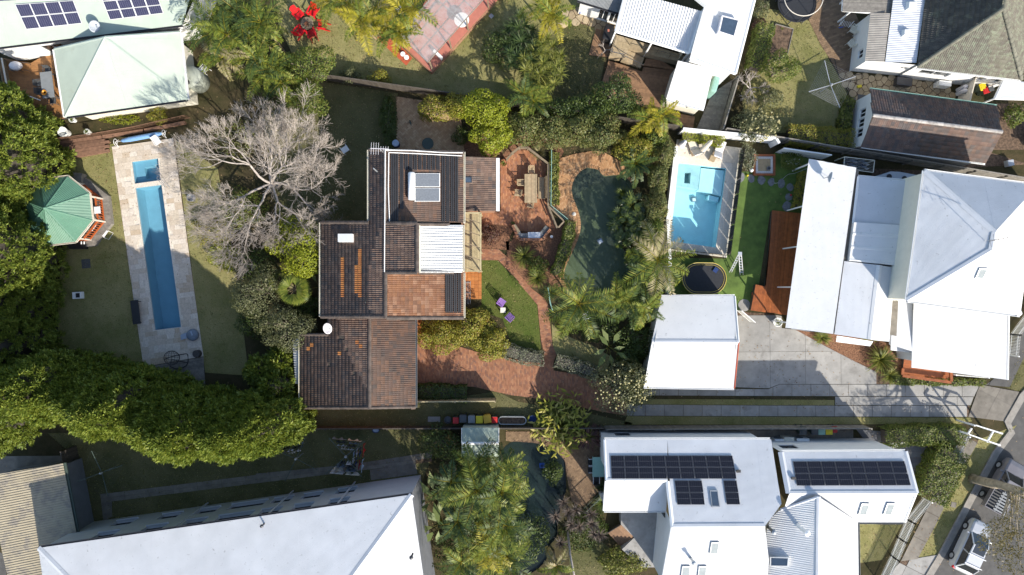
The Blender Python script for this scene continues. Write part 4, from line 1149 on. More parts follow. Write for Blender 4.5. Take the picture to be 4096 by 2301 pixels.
# coping bricks round the lagoon, laid radially
m_cop = MB(); acc = 0.0; R = LAG; cpl = []
for i in range(len(R)):
 a, b = R[i], R[(i+1) % len(R)]
 L = (b-a).length; nb = max(1, round(L/0.13))
 for j in range(nb):
  p = a.lerp(b, (j+0.5)/nb); d = (b-a).normalized(); out = Vector((d.y, -d.x, 0))
  if inside(p+out*0.1, R): out = -out
  cpl.append((p+out*0.09, math.atan2(out.y, out.x)))
cpl = [q for q in cpl if inside((q[0].x, q[0].y), [T(2,1,x,y) for x,y in ((400,100),(1200,100),(1200,420),(900,450),(800,1447),(620,1600),(400,1600))])]
cme = MB().prism([(-0.11,-0.052),(0.11,-0.052),(0.11,0.052),(-0.11,0.052)], 0, 0.05, False).mesh('coping_brick', m_brick_pool)
for p, a in cpl[:260]:
 o = link('coping_brick', cme, lag); o.location = p + Vector((0,0,0.03)) - ORG[lag.name]; o.rotation_euler = (0,0,a)
MB().lathe(T(2,1,600,740,0.04), [(0.16,0),(0.16,0.02),(0.14,0.025)], 20).solo('skimmer_lid', m_canvas, 'round cream skimmer lid set in the brick edge of the lagoon pool', 'lid')
# plunge pool
plu = basin('plunge_pool', 'bright turquoise rectangular pool with mosaic spa and pale deck', PLU, 1.3, m_poolaqua, m_poolaqua, m_water_aqua, -0.06)
m = MB(); m.prism([bil(PLU,.5,0.02), bil(PLU,.99,0.02), bil(PLU,.99,.345), bil(PLU,.5,.30)], -1.29, -0.28, False); m.build('shallow_ledge', m_poolpale, plu)
m = MB()
q = [bil(PLU,0,0), bil(PLU,.48,0), bil(PLU,.48,.30), bil(PLU,0,.28)]
i4 = [bil(q,.34,.36), bil(q,.6,.34), bil(q,.62,.82), bil(q,.36,.84)]
for r in ([q[0],q[1],i4[1],i4[0]], [q[1],q[2],i4[2],i4[1]], [q[2],q[3],i4[3],i4[2]], [q[3],q[0],i4[0],i4[3]]): m.prism(r, -1.0, -0.13, False)
m.build('spa_surround', m_mosaic, plu)
MB().prism([bil(PLU,.74,.345), bil(PLU,.96,.36), bil(PLU,.955,.42), bil(PLU,.73,.405)], -1.29, -0.45, False).build('step', m_poolaqua, plu)
PD = TL(2,1,[(1590,20),(2215,105),(2070,1160),(1440,1082)])
pave('pale_pool_deck', PD, 0.03, m_trav_pale, 'grid', math.radians(-8), 0.6, 0.6, 0.006, 200, 'tile', m_trav_pale, 0.03, holes=[PLU])
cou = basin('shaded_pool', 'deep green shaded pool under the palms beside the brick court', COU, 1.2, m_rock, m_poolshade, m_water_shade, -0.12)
# ------------------------------------------------------------------ houses
def wall(a, b, z0, z1, mat, parent, wins=(), name='wall', depth=0.12, out=None, sill=None, fmat=None, gmat=None):
 a = Vector((a[0], a[1], 0)); b = Vector((b[0], b[1], 0)); L = (b-a).length; d = (b-a)/L
 nrm = Vector((d.y, -d.x, 0))
 if out is not None and nrm.dot(Vector((out[0], out[1], 0))) < 0: nrm = -nrm
 us = sorted({0.0, L} | {w[0] for w in wins} | {w[1] for w in wins}); zs = sorted({z0, z1} | {w[2] for w in wins} | {w[3] for w in wins})
 m = MB(); P = lambda u, z, o=0.0: a + d*u - nrm*o + Vector((0, 0, z))
 for i in range(len(us)-1):
  for j in range(len(zs)-1):
   uc, zc = (us[i]+us[i+1])/2, (zs[j]+zs[j+1])/2
   if any(w[0] < uc < w[1] and w[2] < zc < w[3] for w in wins): continue
   m.add([P(us[i], zs[j]), P(us[i+1], zs[j]), P(us[i+1], zs[j+1]), P(us[i], zs[j+1])], [(0,1,2,3)])
 for u0, u1, w0, w1 in wins:
  for q in (((u0,w0),(u1,w0)), ((u1,w0),(u1,w1)), ((u1,w1),(u0,w1)), ((u0,w1),(u0,w0))):
   m.add([P(*q[0]), P(*q[1]), P(*q[1], depth), P(*q[0], depth)], [(0,1,2,3)])
 m.build(name, mat, parent)
 for u0, u1, w0, w1 in wins:
  f = MB(); t = 0.05
  for q in ((u0+t/2, w0, u0+t/2, w1), (u1-t/2, w0, u1-t/2, w1), (u0, w0+t/2, u1, w0+t/2), (u0, w1-t/2, u1, w1-t/2), ((u0+u1)/2, w0, (u0+u1)/2, w1)):
   f.bar(P(q[0], q[1], depth-0.03), P(q[2], q[3], depth-0.03), t, t)
  fo = f.build('window', fmat or m_frame, parent)
  MB().add([P(u0, w0, depth-0.01), P(u1, w0, depth-0.01), P(u1, w1, depth-0.01), P(u0, w1, depth-0.01)], [(0,1,2,3)]).build('pane', gmat or m_wglass, fo)
  if sill: MB().bar(P(u0-0.05, w0-0.03, -0.05), P(u1+0.05, w0-0.03, -0.05), 0.16, 0.06).build('sill', sill, fo)
def on(pl, c, r, pts): return [pl.t(c, r, x, y) for x, y in pts]
def ono(pl, pts): return [pl.o(x, y) for x, y in pts]
def tri3(*p): return Plane(*p)
def centre(pts):
 c = sum((Vector((p[0], p[1], 0)) for p in pts), Vector())/len(pts); return (c.x, c.y, 0)
def inset(poly, d):
 n = len(poly); P = [Vector((p[0], p[1])) for p in poly]
 s = sum(P[i].x*P[(i+1)%n].y-P[(i+1)%n].x*P[i].y for i in range(n)); sg = 1 if s > 0 else -1
 out = []
 for i in range(n):
  a, b, c = P[i-1], P[i], P[(i+1) % n]
  n1 = Vector((-(b-a).y, (b-a).x)).normalized()*sg; n2 = Vector((-(c-b).y, (c-b).x)).normalized()*sg
  k = n1+n2; k = k/max(0.35, k.dot(n1)) if k.length > 1e-6 else n1
  out.append(b+k*d)
 return out
def walls_under(polys, inset_d, mat, parent, z0=0.0, drop=0.06, name='wall'):
 for poly in polys:
  o, u, v, n = frame_of(poly); pl = Plane(poly[0], poly[1], poly[2])
  r = inset(poly, inset_d)
  MB().wallring(r, z0, lambda x, y: pl.z(x, y)-drop).build(name, mat, parent)
def skylight(parent, pl, quad, h=0.12, fmat=None, gmat=None, fw=0.07, name='skylight'):
 n = pl.n; m = MB()
 q = [p+n*h for p in quad]
 c = sum(q, Vector())/4
 i4 = [p.lerp(c, fw/max(0.05, (p-c).length)*1.4) for p in q]
 for k in range(4):
  a, b = k, (k+1) % 4
  m.add([quad[a], quad[b], q[b], q[a]], [(0,1,2,3)]); m.add([q[a], q[b], i4[b], i4[a]], [(0,1,2,3)])
  m.add([q[a]-n*.03, q[b]-n*.03, i4[b]-n*.03, i4[a]-n*.03], [(3,2,1,0)])
 f = m.build(name, fmat or m_white, parent)
 MB().add([p-n*0.015 for p in i4], [(0,1,2,3)]).build('pane', gmat or m_skyglass, f)
def solar_array(label, quad, nx, ny, mat, frame, group='solar panels on the roofs', gap=0.02, pl=None, lift=0.10):
 n = pl.n; c = sum(quad, Vector())/4
 t = thing('solar_array', label, 'solar panels', c, group)
 for j in range(ny):
  for i in range(nx):
   q = [bil(quad, (i+a)/nx, (j+b)/ny) for a, b in ((0,0),(1,0),(1,1),(0,1))]; cc = sum(q, Vector())/4
   q = [p+(cc-p).normalized()*gap+n*lift for p in q]
   m = MB(); m.add([p-n*0.035 for p in q]+q, [(0,1,5,4),(1,2,6,5),(2,3,7,6),(3,0,4,7),(3,2,1,0)]); fr = 0.028
   i4 = [p.lerp(sum(q, Vector())/4, fr/ (p-cc-n*lift).length*1.4) for p in q]
   for k in range(4): m.add([q[k], q[(k+1)%4], i4[(k+1)%4], i4[k]], [(0,1,2,3)])
   p = m.build('solar_panel', frame, t)
   g = MB().add([x-n*0.004 for x in i4], [(0,1,2,3)]); me = g.mesh('glass', mat, ORG[t.name])
   uvl = me.uv_layers.new(name='UVMap')
   for li, uvv in enumerate(((0,0),(1,0),(1,1),(0,1))): uvl.data[li].uv = uvv
   link('glass', me, p)
 r = MB()
 for f in (0.25, 0.75):
  for j in range(ny): r.bar(bil(quad, 0, (j+f)/ny)+n*(lift*0.4), bil(quad, 1, (j+f)/ny)+n*(lift*0.4), 0.04)
 r.build('mounting_rail', m_alu, t)
 return t
def hip_roof(A, B, depth, z, slope):
 A = Vector((A[0], A[1], z)); B = Vector((B[0], B[1], z)); d = (B-A).normalized(); n = Vector((-d.y, d.x, 0))
 if depth < 0: n = -n; depth = -depth
 Cc = B+n*depth; D = A+n*depth; h = depth/2
 R1 = A+d*h+n*h+Vector((0,0,h*slope)); R2 = B-d*h+n*h+Vector((0,0,h*slope))
 return [[A,B,R2,R1],[B,Cc,R2],[Cc,D,R1,R2],[D,A,R1]], R1, R2
# ---------------- the main brown-tiled house
hs = thing('brown_tiled_house', 'sprawling house with brown concrete tile roof, white metal panel and black heating strips', 'house', centre(OL([(807,375),(1166,800)])))
PW = Plane(O(807,560,4.3), O(807,797,4.3), O(970,680,6.2))
PE = Plane(O(969,376,6.2), O(969,560,6.2), O(1166,470,4.1))
PM = Plane(O(1052,568,5.25), O(1052,682,5.25), O(1163,620,4.35))
west = ono(PW, [(928,377),(969,377),(969,562),(1050,562),(1050,686),(970,686),(970,797),(807,797),(807,560),(928,560)])
orng = [[O(*q, 5) for q in ((858,648),(872,648),(872,752),(858,752))], [O(*q, 5) for q in ((897,672),(911,672),(911,745),(897,745))], [O(*q, 5.3) for q in ((906,628),(920,628),(920,748),(906,748))]]
tiles('roof_tiling', west, m_tile, hs, n_obj=190, special=(lambda p: any(inside(p, q) for q in orng), m_tile_new))
tiles('roof_tiling', ono(PE, [(969,379),(1166,382),(1166,560),(969,560)]), m_tile_mix, hs, n_obj=40)
tiles('roof_tiling', ono(PE, [(970,686),(1166,686),(1166,800),(970,800)]), m_tile_orange, hs, n_obj=60)
corr('metal_roof_panel', ono(PM, [(1053,566),(1164,566),(1164,684),(1053,684)]), m_roof_white, hs, 0.2, 0.045, prof='trap')
for a, b, pl in (((969,376),(969,562),PW), ((1050,562),(1050,686),PW), ((970,686),(970,800),PW), ((970,562),(1050,562),PW), ((970,686),(1050,686),PW), ((928,377),(969,377),PW), ((969,379),(1166,384),PE), ((807,797),(970,797),PW), ((972,800),(1166,800),PE), ((807,560),(928,560),PW), ((1053,565),(1130,565),PE), ((1053,686),(1140,686),PE)):
 ridge_tiles(pl.o(*a), pl.o(*b), m_cap, hs, 0.13)
for a, b, pl, o in (((807,560),(807,797),PW,(-1,0)), ((928,377),(928,560),PW,(-1,0)), ((1166,382),(1166,562),PE,(1,0)), ((1164,566),(1164,684),PM,(1,0)), ((1166,686),(1166,800),PE,(1,0))):
 gutter(pl.o(*a), pl.o(*b), m_cream, hs, out=o)
zt = lambda x, y: min(PW.z(x, y), PE.z(x, y))-0.12
MB().wallring([xy(O(x, y, 5)) for x, y in ((936,384),(969,384),(1158,388),(1158,792),(970,792),(814,790),(814,568),(936,568))], 0, zt).build('wall', m_brick_wall, hs)
e0, e1 = PW.o(1050,563), PW.o(1050,685); m = MB(); m.add([e0, e1, Vector((e1.x,e1.y,5.0)), Vector((e0.x,e0.y,5.0))], [(0,1,2,3)])
for y in (562.5, 685.5):
 a, b = PW.o(970, y), PW.o(1050, y); m.add([a, b, Vector((b.x,b.y,4.9)), Vector((a.x,a.y,5.6))], [(0,1,2,3)])
m.build('clerestory_wall', m_cream, hs)
# white pool-heating pipes over the roof
pp = MB(); up = Vector((0,0,0.16))
pp.tube([PW.t(1,1,1250,120)+up, PW.t(1,1,1247,700)+up, PW.t(1,1,1243,1300)+up], 0.035, 6); pp.tube([PW.t(1,1,1250,125)+up, PE.t(1,1,1500,130)+up, PE.t(1,1,1800,150)+up, PE.t(1,1,1995,152)+up], 0.035, 6)
pp.tube([PE.t(1,1,1285,150)+up, PE.t(1,1,1280,500)+up, PE.t(1,1,1292,820)+up], 0.035, 6); pp.tube([PE.t(1,1,1290,150)+up, PE.t(1,1,1650,165)+up, PE.t(1,1,1990,182)+up], 0.03, 6); pp.tube([PE.t(1,1,1255,1298)+up*.8, PE.t(1,1,1990,1300)+up*.8], 0.035, 6)
hd = thing('pool_heater_strips', 'black rubber pool-heating strips laid over the brown tile roof', 'pool heater', PE.t(1,1,1600,300))
pp.build('pipe', m_white, hd)
def strip(x, r0, y0, r1, y1):
 a, b = PE.t(1, r0, x, y0)+PE.n*0.09, PE.t(1, r1, x, y1)+PE.n*0.09
 MB().bar(a, b, 0.115, 0.03, PE.n).build('strip', m_black, hd)
for x in (1306,1325,1344,1363,1395,1413): strip(x, 1, 160, 1, 690 if x > 1380 else 815)
for x in (1447,1492,1535,1580,1625,1668,1710,1753): strip(x-9, 1, 165, 1, 315); strip(x+9, 1, 165, 1, 315)
for x in (1796,1816,1840,1858,1882,1900,1922,1940): strip(x, 1, 172, 1, 815)
for x in (1832,1851,1872,1890,1912,1930,1952,1970): strip(x, 1, 1312, 2, 290)
hw = thing('solar_water_heater', 'white roof-top solar hot water tank with two grey collectors', 'water heater', PE.t(1,1,1600,480))
a, b = PE.t(1,1,1490,345)+PE.n*0.38, PE.t(1,1,1490,610)+PE.n*0.38
MB().tube([a, a.lerp(b,.03), b.lerp(a,.03), b], [0.2,0.26,0.26,0.2], 16).build('tank', m_white, hw, smooth=True)
for y0, y1 in ((350,480),(490,620)):
 q = [PE.t(1,1,x,y)+PE.n*0.16 for x, y in ((1527,y0),(1770,y0),(1770,y1),(1527,y1))]
 m = MB(); m.add([p-PE.n*0.1 for p in q]+q, [(0,1,5,4),(1,2,6,5),(2,3,7,6),(3,0,4,7),(7,6,5,4)]); co = m.build('collector', m_white, hw)
 cc = sum(q, Vector())/4; MB().add([p.lerp(cc, 0.05)+PE.n*0.006 for p in q], [(0,1,2,3)]).build('glass', m_collector, co)
q = [PW.t(1,1,x,y)+PW.n*0.05 for x, y in ((808,935),(945,935),(945,1012),(808,1012))]
m = MB(); m.add([p-PW.n*.05 for p in q]+[p+Vector((0,0,.45)) for p in q], [(0,1,5,4),(1,2,6,5),(2,3,7,6),(3,0,4,7),(4,5,6,7)]); m.solo('roof_vent_box', m_white, 'white box vent standing on the brown tile roof', 'roof vent')
m = MB(); m.tube([PW.t(1,1,1170,330), PW.t(1,1,1170,330)+Vector((0,0,1.3))], 0.05, 8); m.solo('vent_pipe', m_galv, 'thin metal vent pipe on the upper brown roof near the bare tree', 'vent pipe')
# garage wing
ga = thing('garage_wing', 'low garage wing with brown tile gable roof beside the brick driveway', 'garage', centre(OL([(755,800),(1045,1027)])))
GW = Plane(O(755,840,2.7), O(755,1027,2.7), O(930,900,4.3)); GE = Plane(O(930,800,4.3), O(930,1020,4.3), O(1045,900,2.9))
tiles('roof_tiling', ono(GW, [(755,842),(826,842),(826,799),(930,799),(930,1026),(755,1026)]), m_tile, ga, n_obj=100, special=(lambda p: random.random() < 0.02, m_tile_new))
tiles('roof_tiling', ono(GE, [(930,799),(1045,804),(1045,1026),(930,1026)]), m_tile_mix, ga, n_obj=150)
ridge_tiles(GW.o(930,800), GW.o(930,1028), m_cap, ga, 0.13)
for a, b, pl in (((755,1026),(930,1026),GW), ((930,1026),(1045,1024),GE), ((757,842),(826,842),GW)): ridge_tiles(pl.o(*a), pl.o(*b), m_cap, ga, 0.11)
gutter(GW.o(755,842), GW.o(755,1026), m_cream, ga, out=(-1,0)); gutter(GE.o(1045,804), GE.o(1045,1026), m_roof_grey, ga, out=(1,0))
MB().wallring([xy(O(x,y,3)) for x, y in ((765,850),(830,850),(830,800),(930,800),(1036,806),(1036,1018),(930,1020),(765,1018))], 0, lambda x, y: min(GW.z(x,y), GE.z(x,y))-0.1).build('wall', m_brick_wall, ga)
ln = thing('lean_to_roof', 'narrow striped corrugated lean-to along the garage wall', 'lean-to', O(745,905))
LP = Plane(O(736,850,2.3), O(741,966,2.3), O(757,900,2.6)); corr('roof_sheet', ono(LP, [(735,852),(756,852),(756,966),(743,966)]), m_roof_pale, ln, 0.19, 0.03, prof='trap'); walls_under([ono(LP, [(735,852),(756,852),(756,966),(743,966)])], 0.08, m_timber_dark, ln)
# east annex, balcony
an = thing('tiled_annex', 'low brown tiled annex roof with white gutter beside the brick patio', 'annex', O(1208,460))
PA = Plane(O(1167,395,3.1), O(1167,530,3.1), O(1250,460,2.6))
tiles('roof_tiling', ono(PA, [(1168,394),(1247,398),(1247,530),(1168,532)]), m_tile, an, n_obj=60)
q = ono(PA, [(1248,398),(1248,531)]); MB().bar(q[0]+Vector((.14,0,-.06)), q[1]+Vector((.14,0,-.06)), 0.26, 0.16).build('gutter', m_white, an)
skylight(an, PA, [PA.t(1,1,x,y) for x, y in ((2010,380),(2083,380),(2083,440),(2010,440))], 0.1, m_frame)
MB().wallring([xy(O(x,y,2.7)) for x,y in ((1168,400),(1244,403),(1244,526),(1168,528))], 0, lambda x, y: PA.z(x,y)-0.1).build('wall', m_brick_wall, an)
bl_ = thing('timber_balcony', 'long pale timber balcony with boarded floor and square rails against the brown house', 'balcony', O(1188,610))
boards([O(x,y,2.5) for x,y in ((1169,536),(1209,536),(1209,682),(1169,682))], 2.5, m_timber_pale, bl_, PI/2, 0.12)
m = MB()
for a, b in (((1169,536),(1209,536)), ((1209,536),(1209,682)), ((1169,682),(1209,682))): m.bar(O(*a,3.4), O(*b,3.4), 0.12, 0.09)
for x, y in ((1209,536),(1209,585),(1209,634),(1209,682),(1170,536),(1170,682)): m.bar(O(x,y,2.5), O(x,y,3.38), 0.09); m.bar(Vector((O(x,y,2.5).x, O(x,y,2.5).y, 0)), O(x,y,2.46), 0.1)
m.build('rail', m_timber_pale, bl_)
m = MB()
for k in range(5): m.bar(O(1170,548+k*31,3.3), O(1208,562+k*31,3.3), 0.06, 0.1)
m.build('cross_beam', m_timber, bl_)
gt = thing('steel_gate_grid', 'grey barred steel grid lying beside the terracotta terrace', 'grid', O(1180,715))
for k in range(5): MB().bar(T(1,1,2008+k*15,1385,0.06), T(1,2,2008+k*15,210,0.06), 0.03).build('bar', m_galv, gt)
for y in (1400,1500): MB().bar(T(1,1,2005,y,0.09), T(1,1,2072,y,0.09), 0.04).build('crossbar', m_galv, gt)
# ---------------- north-west green-roofed house and pavilion
nw = thing('green_roofed_house', 'white house with broad pale green corrugated roof at the top left corner', 'house', T(0,0,600,300))
P1 = Plane(T(0,0,0,455,3.2), T(0,0,1750,240,3.2), T(0,0,700,-350,4.6)); po = on(P1,0,0,[(-120,470),(1760,240),(1900,-260),(-120,-260)])
corr('roof_sheet', po, m_roof_green, nw); gutter(P1.t(0,0,-100,468), P1.t(0,0,1755,241), m_frame, nw, out=(0,-1))
r = inset(po, 0.08); wall(r[0], r[1], 0, 3.05, m_white_wall, nw, [(3.2,5.0,0.3,2.3)], out=(0,-1), fmat=m_white); MB().wallrun([r[1], r[2], r[3]], 0, 3.05).build('wall', m_white_wall, nw)
solar_array('blue solar panels with white frames, left array on the pale green roof', on(P1,0,0,[(150,45),(715,5),(800,228),(260,288)]), 4, 2, m_pv_blue, m_white, pl=P1)
solar_array('blue solar panels with white frames cut by the top edge of the photo', on(P1,0,0,[(960,-75),(1500,-115),(1585,130),(1065,195)]), 4, 3, m_pv_blue, m_white, pl=P1)
skylight(nw, P1, on(P1,0,0,[(-60,-60),(150,-70),(155,5),(-60,18)]), 0.1, m_galv)
pv = thing('hip_roof_pavilion', 'pale green corrugated hip-roofed pavilion between timber deck and palms', 'pavilion', T(0,0,1150,750))
A, B, Cq, D, X = T(0,0,520,475,2.9), T(0,0,625,1130,2.9), T(0,0,1810,960,2.9), T(0,0,1740,310,2.9), T(0,0,1010,362,4.7)
D = Vector((D.x, D.y, 2.9))
for tri in ([A,B,X], [B,Cq,X], [Cq,D,X], [D,A,X]): corr('roof_sheet', tri, m_roof_green, pv)
for p in (A,B,Cq,D): cap('hip_cap', p, X, m_roof_green, pv, 0.24, 0.03)
for a, b in ((A,B),(B,Cq),(Cq,D)): gutter(a, b, m_frame if a is B else m_white, pv, out=((a+b)/2-(A+Cq)/2))
r = inset([A,B,Cq,D], 0.45); MB().wallrun([r[1],r[2],r[3]], 0, 2.8).build('wall', m_cream, pv)
for p in (r[0], r[1].lerp(r[0], .5)): MB().bar((p.x,p.y,0), (p.x,p.y,2.8), 0.12).build('post', m_white, pv)
# ---------------- apartment block
ap = thing('apartment_block', 'two-storey grey apartment block with pale corrugated hip roof at the bottom edge', 'building', T(1,3,0,1200))
A, B = T(0,3,370,1185,5.8), T(1,3,1503,670,5.8)
fc, R1, R2 = hip_roof(B, A, 17.0, 5.8, 0.28)
for f, mt in zip(fc, (m_roof_pale, m_roof_white, m_roof_pale, m_roof_white)): corr('roof_sheet', f, mt, ap)
for p, qq in ((fc[0][0], R1), (fc[0][1], R2)): cap('hip_cap', p, qq, m_roof_pale, ap, 0.4, 0.04)
cap('ridge_cap', R1, R2, m_roof_pale, ap, 0.4, 0.04)
gutter(A, B, m_frame, ap, out=(0,1))
L = (B-A).length; d2 = (B-A).normalized(); r4 = inset([A, B, fc[0][0]+(fc[1][1]-fc[1][0]), fc[0][1]+(fc[1][1]-fc[1][0])], 0.12)
def uof(c, r, x, y, z): p = T(c, r, x, y, z); return (p-A).dot(d2)
wins = []
for c, r, x0, x1 in ((0,3,1090,1295),(0,3,1540,1735),(0,3,1910,2105),(0,3,2215,2560),(1,3,145,335),(1,3,435,620),(1,3,770,950)):
 yy = 880 if x0 < 1500 and c == 0 else 800
 u0 = uof(c, r, x0, (930 if c == 0 else 690)-(x0-1090 if c == 0 else x0)*0.11, 1.3); wins.append((u0, u0+(x1-x0)/2.412/49.5, 1.0, 2.2))
for c, r, x0, x1 in ((0,3,905,1110),(0,3,1370,1580),(0,3,1765,1965),(0,3,2080,2420),(1,3,25,220),(1,3,345,530),(1,3,690,880)):
 u0 = uof(c, r, x0, (1050 if c == 0 else 840)-(x0-905 if c == 0 else x0)*0.13, 4.2); wins.append((u0, u0+(x1-x0)/2.412/52, 3.8, 4.95))
wall(r4[0], r4[1], 0, 5.75, m_greywall, ap, [w for w in wins if w[0] > 0.2 and w[1] < L-0.5], out=(0,1), sill=m_greywall, depth=0.25)
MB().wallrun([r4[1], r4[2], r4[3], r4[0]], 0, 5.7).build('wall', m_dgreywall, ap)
for f in (0.36, 0.615, 0.80):
 p = A.lerp(B, f)+Vector((0.0,0.08,0)); MB().bar((p.x,p.y,0), (p.x,p.y,5.7), 0.09).build('downpipe', m_greywall, ap)
APF = Plane(*fc[0][:3]); APR = Plane(*fc[1][:3])
for c, r, x, y, pl, lb in ((1,3,80,950,APF,'left'),(1,3,1510,1245,APR,'right')):
 p = pl.t(c,r,x,y); m = MB(); m.tube([p-Vector((0,0,.1)), p+Vector((0,0,.5))], 0.06, 8); m.lathe(p+Vector((0,0,.5)), [(0.05,0),(0.13,0.02),(0.11,0.1),(0.02,0.15)], 10); m.solo('roof_vent', m_frame, 'small dark vent pipe on the %s face of the apartment roof' % ('long' if lb == 'left' else 'sunlit end'), 'vent')
# ---------------- sand-coloured shed roof bottom left
sh = thing('sand_roofed_shed', 'low building with stained sand-coloured corrugated roof at the bottom left corner', 'shed', T(0,3,300,900))
PS = Plane(T(0,3,0,480,2.9), T(0,3,608,368,2.6), T(0,3,770,1200,2.6)); po = on(PS,0,3,[(-120,490),(608,368),(745,1080),(830,1520),(85,1520),(-120,300+300)])
corr('roof_sheet', po, m_roof_sand, sh, 0.19, 0.02, down=(T(0,3,608,368)-T(0,3,0,480)), prof='trap'); walls_under([po], 0.2, m_dgreywall, sh)
gutter(po[1], po[2], m_greenbin, sh, out=(1,0), w=0.2)
fz = thing('paling_fence_apartments', 'dark weathered paling fence between sand-roofed shed and apartment lawn', 'fence', T(0,3,760,600))
def paling(parent, a, b, h, mat, w=0.11, cap_=True, rails=True, gap=0.012, t=0.02, lean=0.0, name='paling', rmat=None):
 a = Vector((a[0],a[1],0)); b = Vector((b[0],b[1],0)); L = (b-a).length; n = max(1, int(L/w)); d = (b-a)/L; s = Vector((d.y,-d.x,0))
 me = MB().box((0,0,h/2), (w-gap, t, h)).mesh(name, mat); ang = math.atan2(d.y, d.x); org = ORG.get(parent.name, Vector())
 for i in range(n):
  o = link(name, me, parent); o.location = a+d*((i+.5)*L/n)-org; o.rotation_euler = (0,0,ang); o.scale = (1,1,1-random.random()*0.02)
 if rails:
  for z in (0.3*h, 0.8*h):
   o = MB().bar(a+s*0.04+Vector((0,0,z)), b+s*0.04+Vector((0,0,z)), 0.045, 0.08).build('rail', rmat or mat, parent)
  k = max(1, int(L/2.4))
  for i in range(k+1): p = a.lerp(b, i/k)+s*0.09; MB().bar(p, p+Vector((0,0,h*0.97)), 0.09).build('post', rmat or mat, parent)
 if cap_: MB().bar(a+Vector((0,0,h+.02)), b+Vector((0,0,h+.02)), 0.09, 0.035).build('capping', rmat or mat, parent)
paling(fz, T(0,3,740,200), T(0,3,870,950), 2.0, m_timber_dark, 0.2)
# ---------------- gazebo
gz = thing('octagonal_gazebo', 'octagonal timber gazebo with green corrugated roof beside the conifer hedge', 'gazebo', T(0,1,561,706))
gc = T(0,1,561,706,2.6); gc = Vector((gc.x, gc.y, 0)); gz.location = gc; ORG[gz.name] = gc.copy()
ring = lambda R, z: [gc+Vector((R*math.cos(math.radians(6.6+22.5+45*k)), R*math.sin(math.radians(6.6+22.5+45*k)), z)) for k in range(8)]
ev, apx = ring(2.78, 2.6), gc+Vector((0,0,4.15))
for k in range(8):
 a, b = ev[k], ev[(k+1)%8]; corr('roof_sheet', [a, b, apx], m_roof_dgreen, gz, 0.12, 0.012); cap('hip_cap', a, apx, m_roof_dgreen, gz, 0.16, 0.02); gutter(a, b, m_canvas, gz, 0.1, 0.09, out=(a+b)/2-gc)
MB().lathe(apx+Vector((0,0,-.08)), [(0.2,0),(0.12,0.12),(0.03,0.22)], 8).build('finial', m_roof_dgreen, gz)
bs, po_, ri = ring(3.0, 0.4), ring(2.45, 0), ring(2.5, 0)
MB().prism(bs, 0, 0.37, False).build('base', m_timber_grey, gz); boards(bs, 0.40, m_timber_grey, gz, math.radians(6.6), 0.14)
for k in range(8):
 p = po_[k]; MB().bar((p.x,p.y,0.4), (p.x,p.y,2.6), 0.12).build('post', m_canvas, gz)
 if k in (3,): continue
 a, b = po_[k], po_[(k+1)%8]
 for z in (1.35, 0.55): MB().bar((a.x,a.y,z), (b.x,b.y,z), 0.12, 0.07).build('rail', m_balus, gz)
 for i in range(1, 9):
  p = a.lerp(b, i/9); MB().bar((p.x,p.y,0.55), (p.x,p.y,1.35), 0.05).build('baluster', m_balus, gz)
p = po_[7].lerp(po_[0], .45); MB().box((p.x+0.1,p.y,1.45), (0.5,0.55,0.03), rz=0.1).solo('towel', m_cushion, 'folded white towel hanging over the orange gazebo rail', 'towel')
# ---------------- south-east white house
se = thing('white_solar_house', 'large white-roofed house with black solar panels beside the street', 'house', T(2,3,2000,900))
A1 = Plane(T(2,3,890,138,4.7), T(2,3,2470,138,4.7), T(2,3,1900,972,6.4)); A1s = Plane(T(2,3,910,533,5.51), T(2,3,1500,533,5.51), T(2,3,1400,825,4.7)); A2 = Plane(T(2,3,1548,980,6.4), T(2,3,2440,980,6.4), T(2,3,1800,1447,5.2))
nrt = on(A1,2,3,[(890,138),(2490,138),(2560,700),(2440,975),(1548,975),(1500,533),(908,533)])
corr('roof_sheet', on(A1,2,3,[(890,138),(1500,138),(1500,533),(908,533)]), m_roof_pale, se); corr('roof_sheet', on(A1,2,3,[(1500,138),(2500,138),(2600,760),(2440,975),(1548,975)]), m_roof_pale, se)
sw1 = on(A1s,2,3,[(908,534),(1502,534),(1488,826),(888,826)]); corr('roof_sheet', sw1, m_roof_white, se)
sw2 = on(A2,2,3,[(1548,984),(2440,980),(2478,1300),(2460,1560),(1440,1560)]); corr('roof_sheet', sw2, m_roof_white, se)
cap('ridge_cap', A1.t(2,3,1548,978), A1.t(2,3,2440,974), m_roof_pale, se, 0.4); cap('ridge_cap', A1.t(2,3,908,533), A1.t(2,3,1502,533), m_roof_white, se, 0.3)
cap('barge_cap', A1.t(2,3,1500,540), A1.t(2,3,1548,978), m_white, se, 0.3); cap('barge_cap', A2.t(2,3,1546,984), A2.t(2,3,1445,1540), m_white, se, 0.2); cap('barge_cap', A1.t(2,3,892,138), A1.t(2,3,910,530), m_white, se, 0.2); cap('barge_cap', A1s.t(2,3,908,536), A1s.t(2,3,888,826), m_white, se, 0.2)
gutter(A1.t(2,3,890,138), A1.t(2,3,2490,138), m_white, se, out=(0,1)); gutter(sw1[2], sw1[3], m_white, se, out=(0,-1))
r = inset([A1.t(2,3,890,138), A1.t(2,3,2490,138), A1.t(2,3,2490,530), A1.t(2,3,908,530)], 0.25); wall(r[0], r[1], 0, 4.0, m_white_wall, se, [(1.0,2.2,1.0,2.2)], out=(0,1)); MB().wallrun([r[0], r[3]], 0, 4.0).build('wall', m_white_wall, se)
e = [A1s.t(2,3,905,815), A1s.t(2,3,1488,815), A2.t(2,3,1560,1000), A2.t(2,3,1462,1540)]; zz = (4.2, 4.2, 6.3, 4.9)
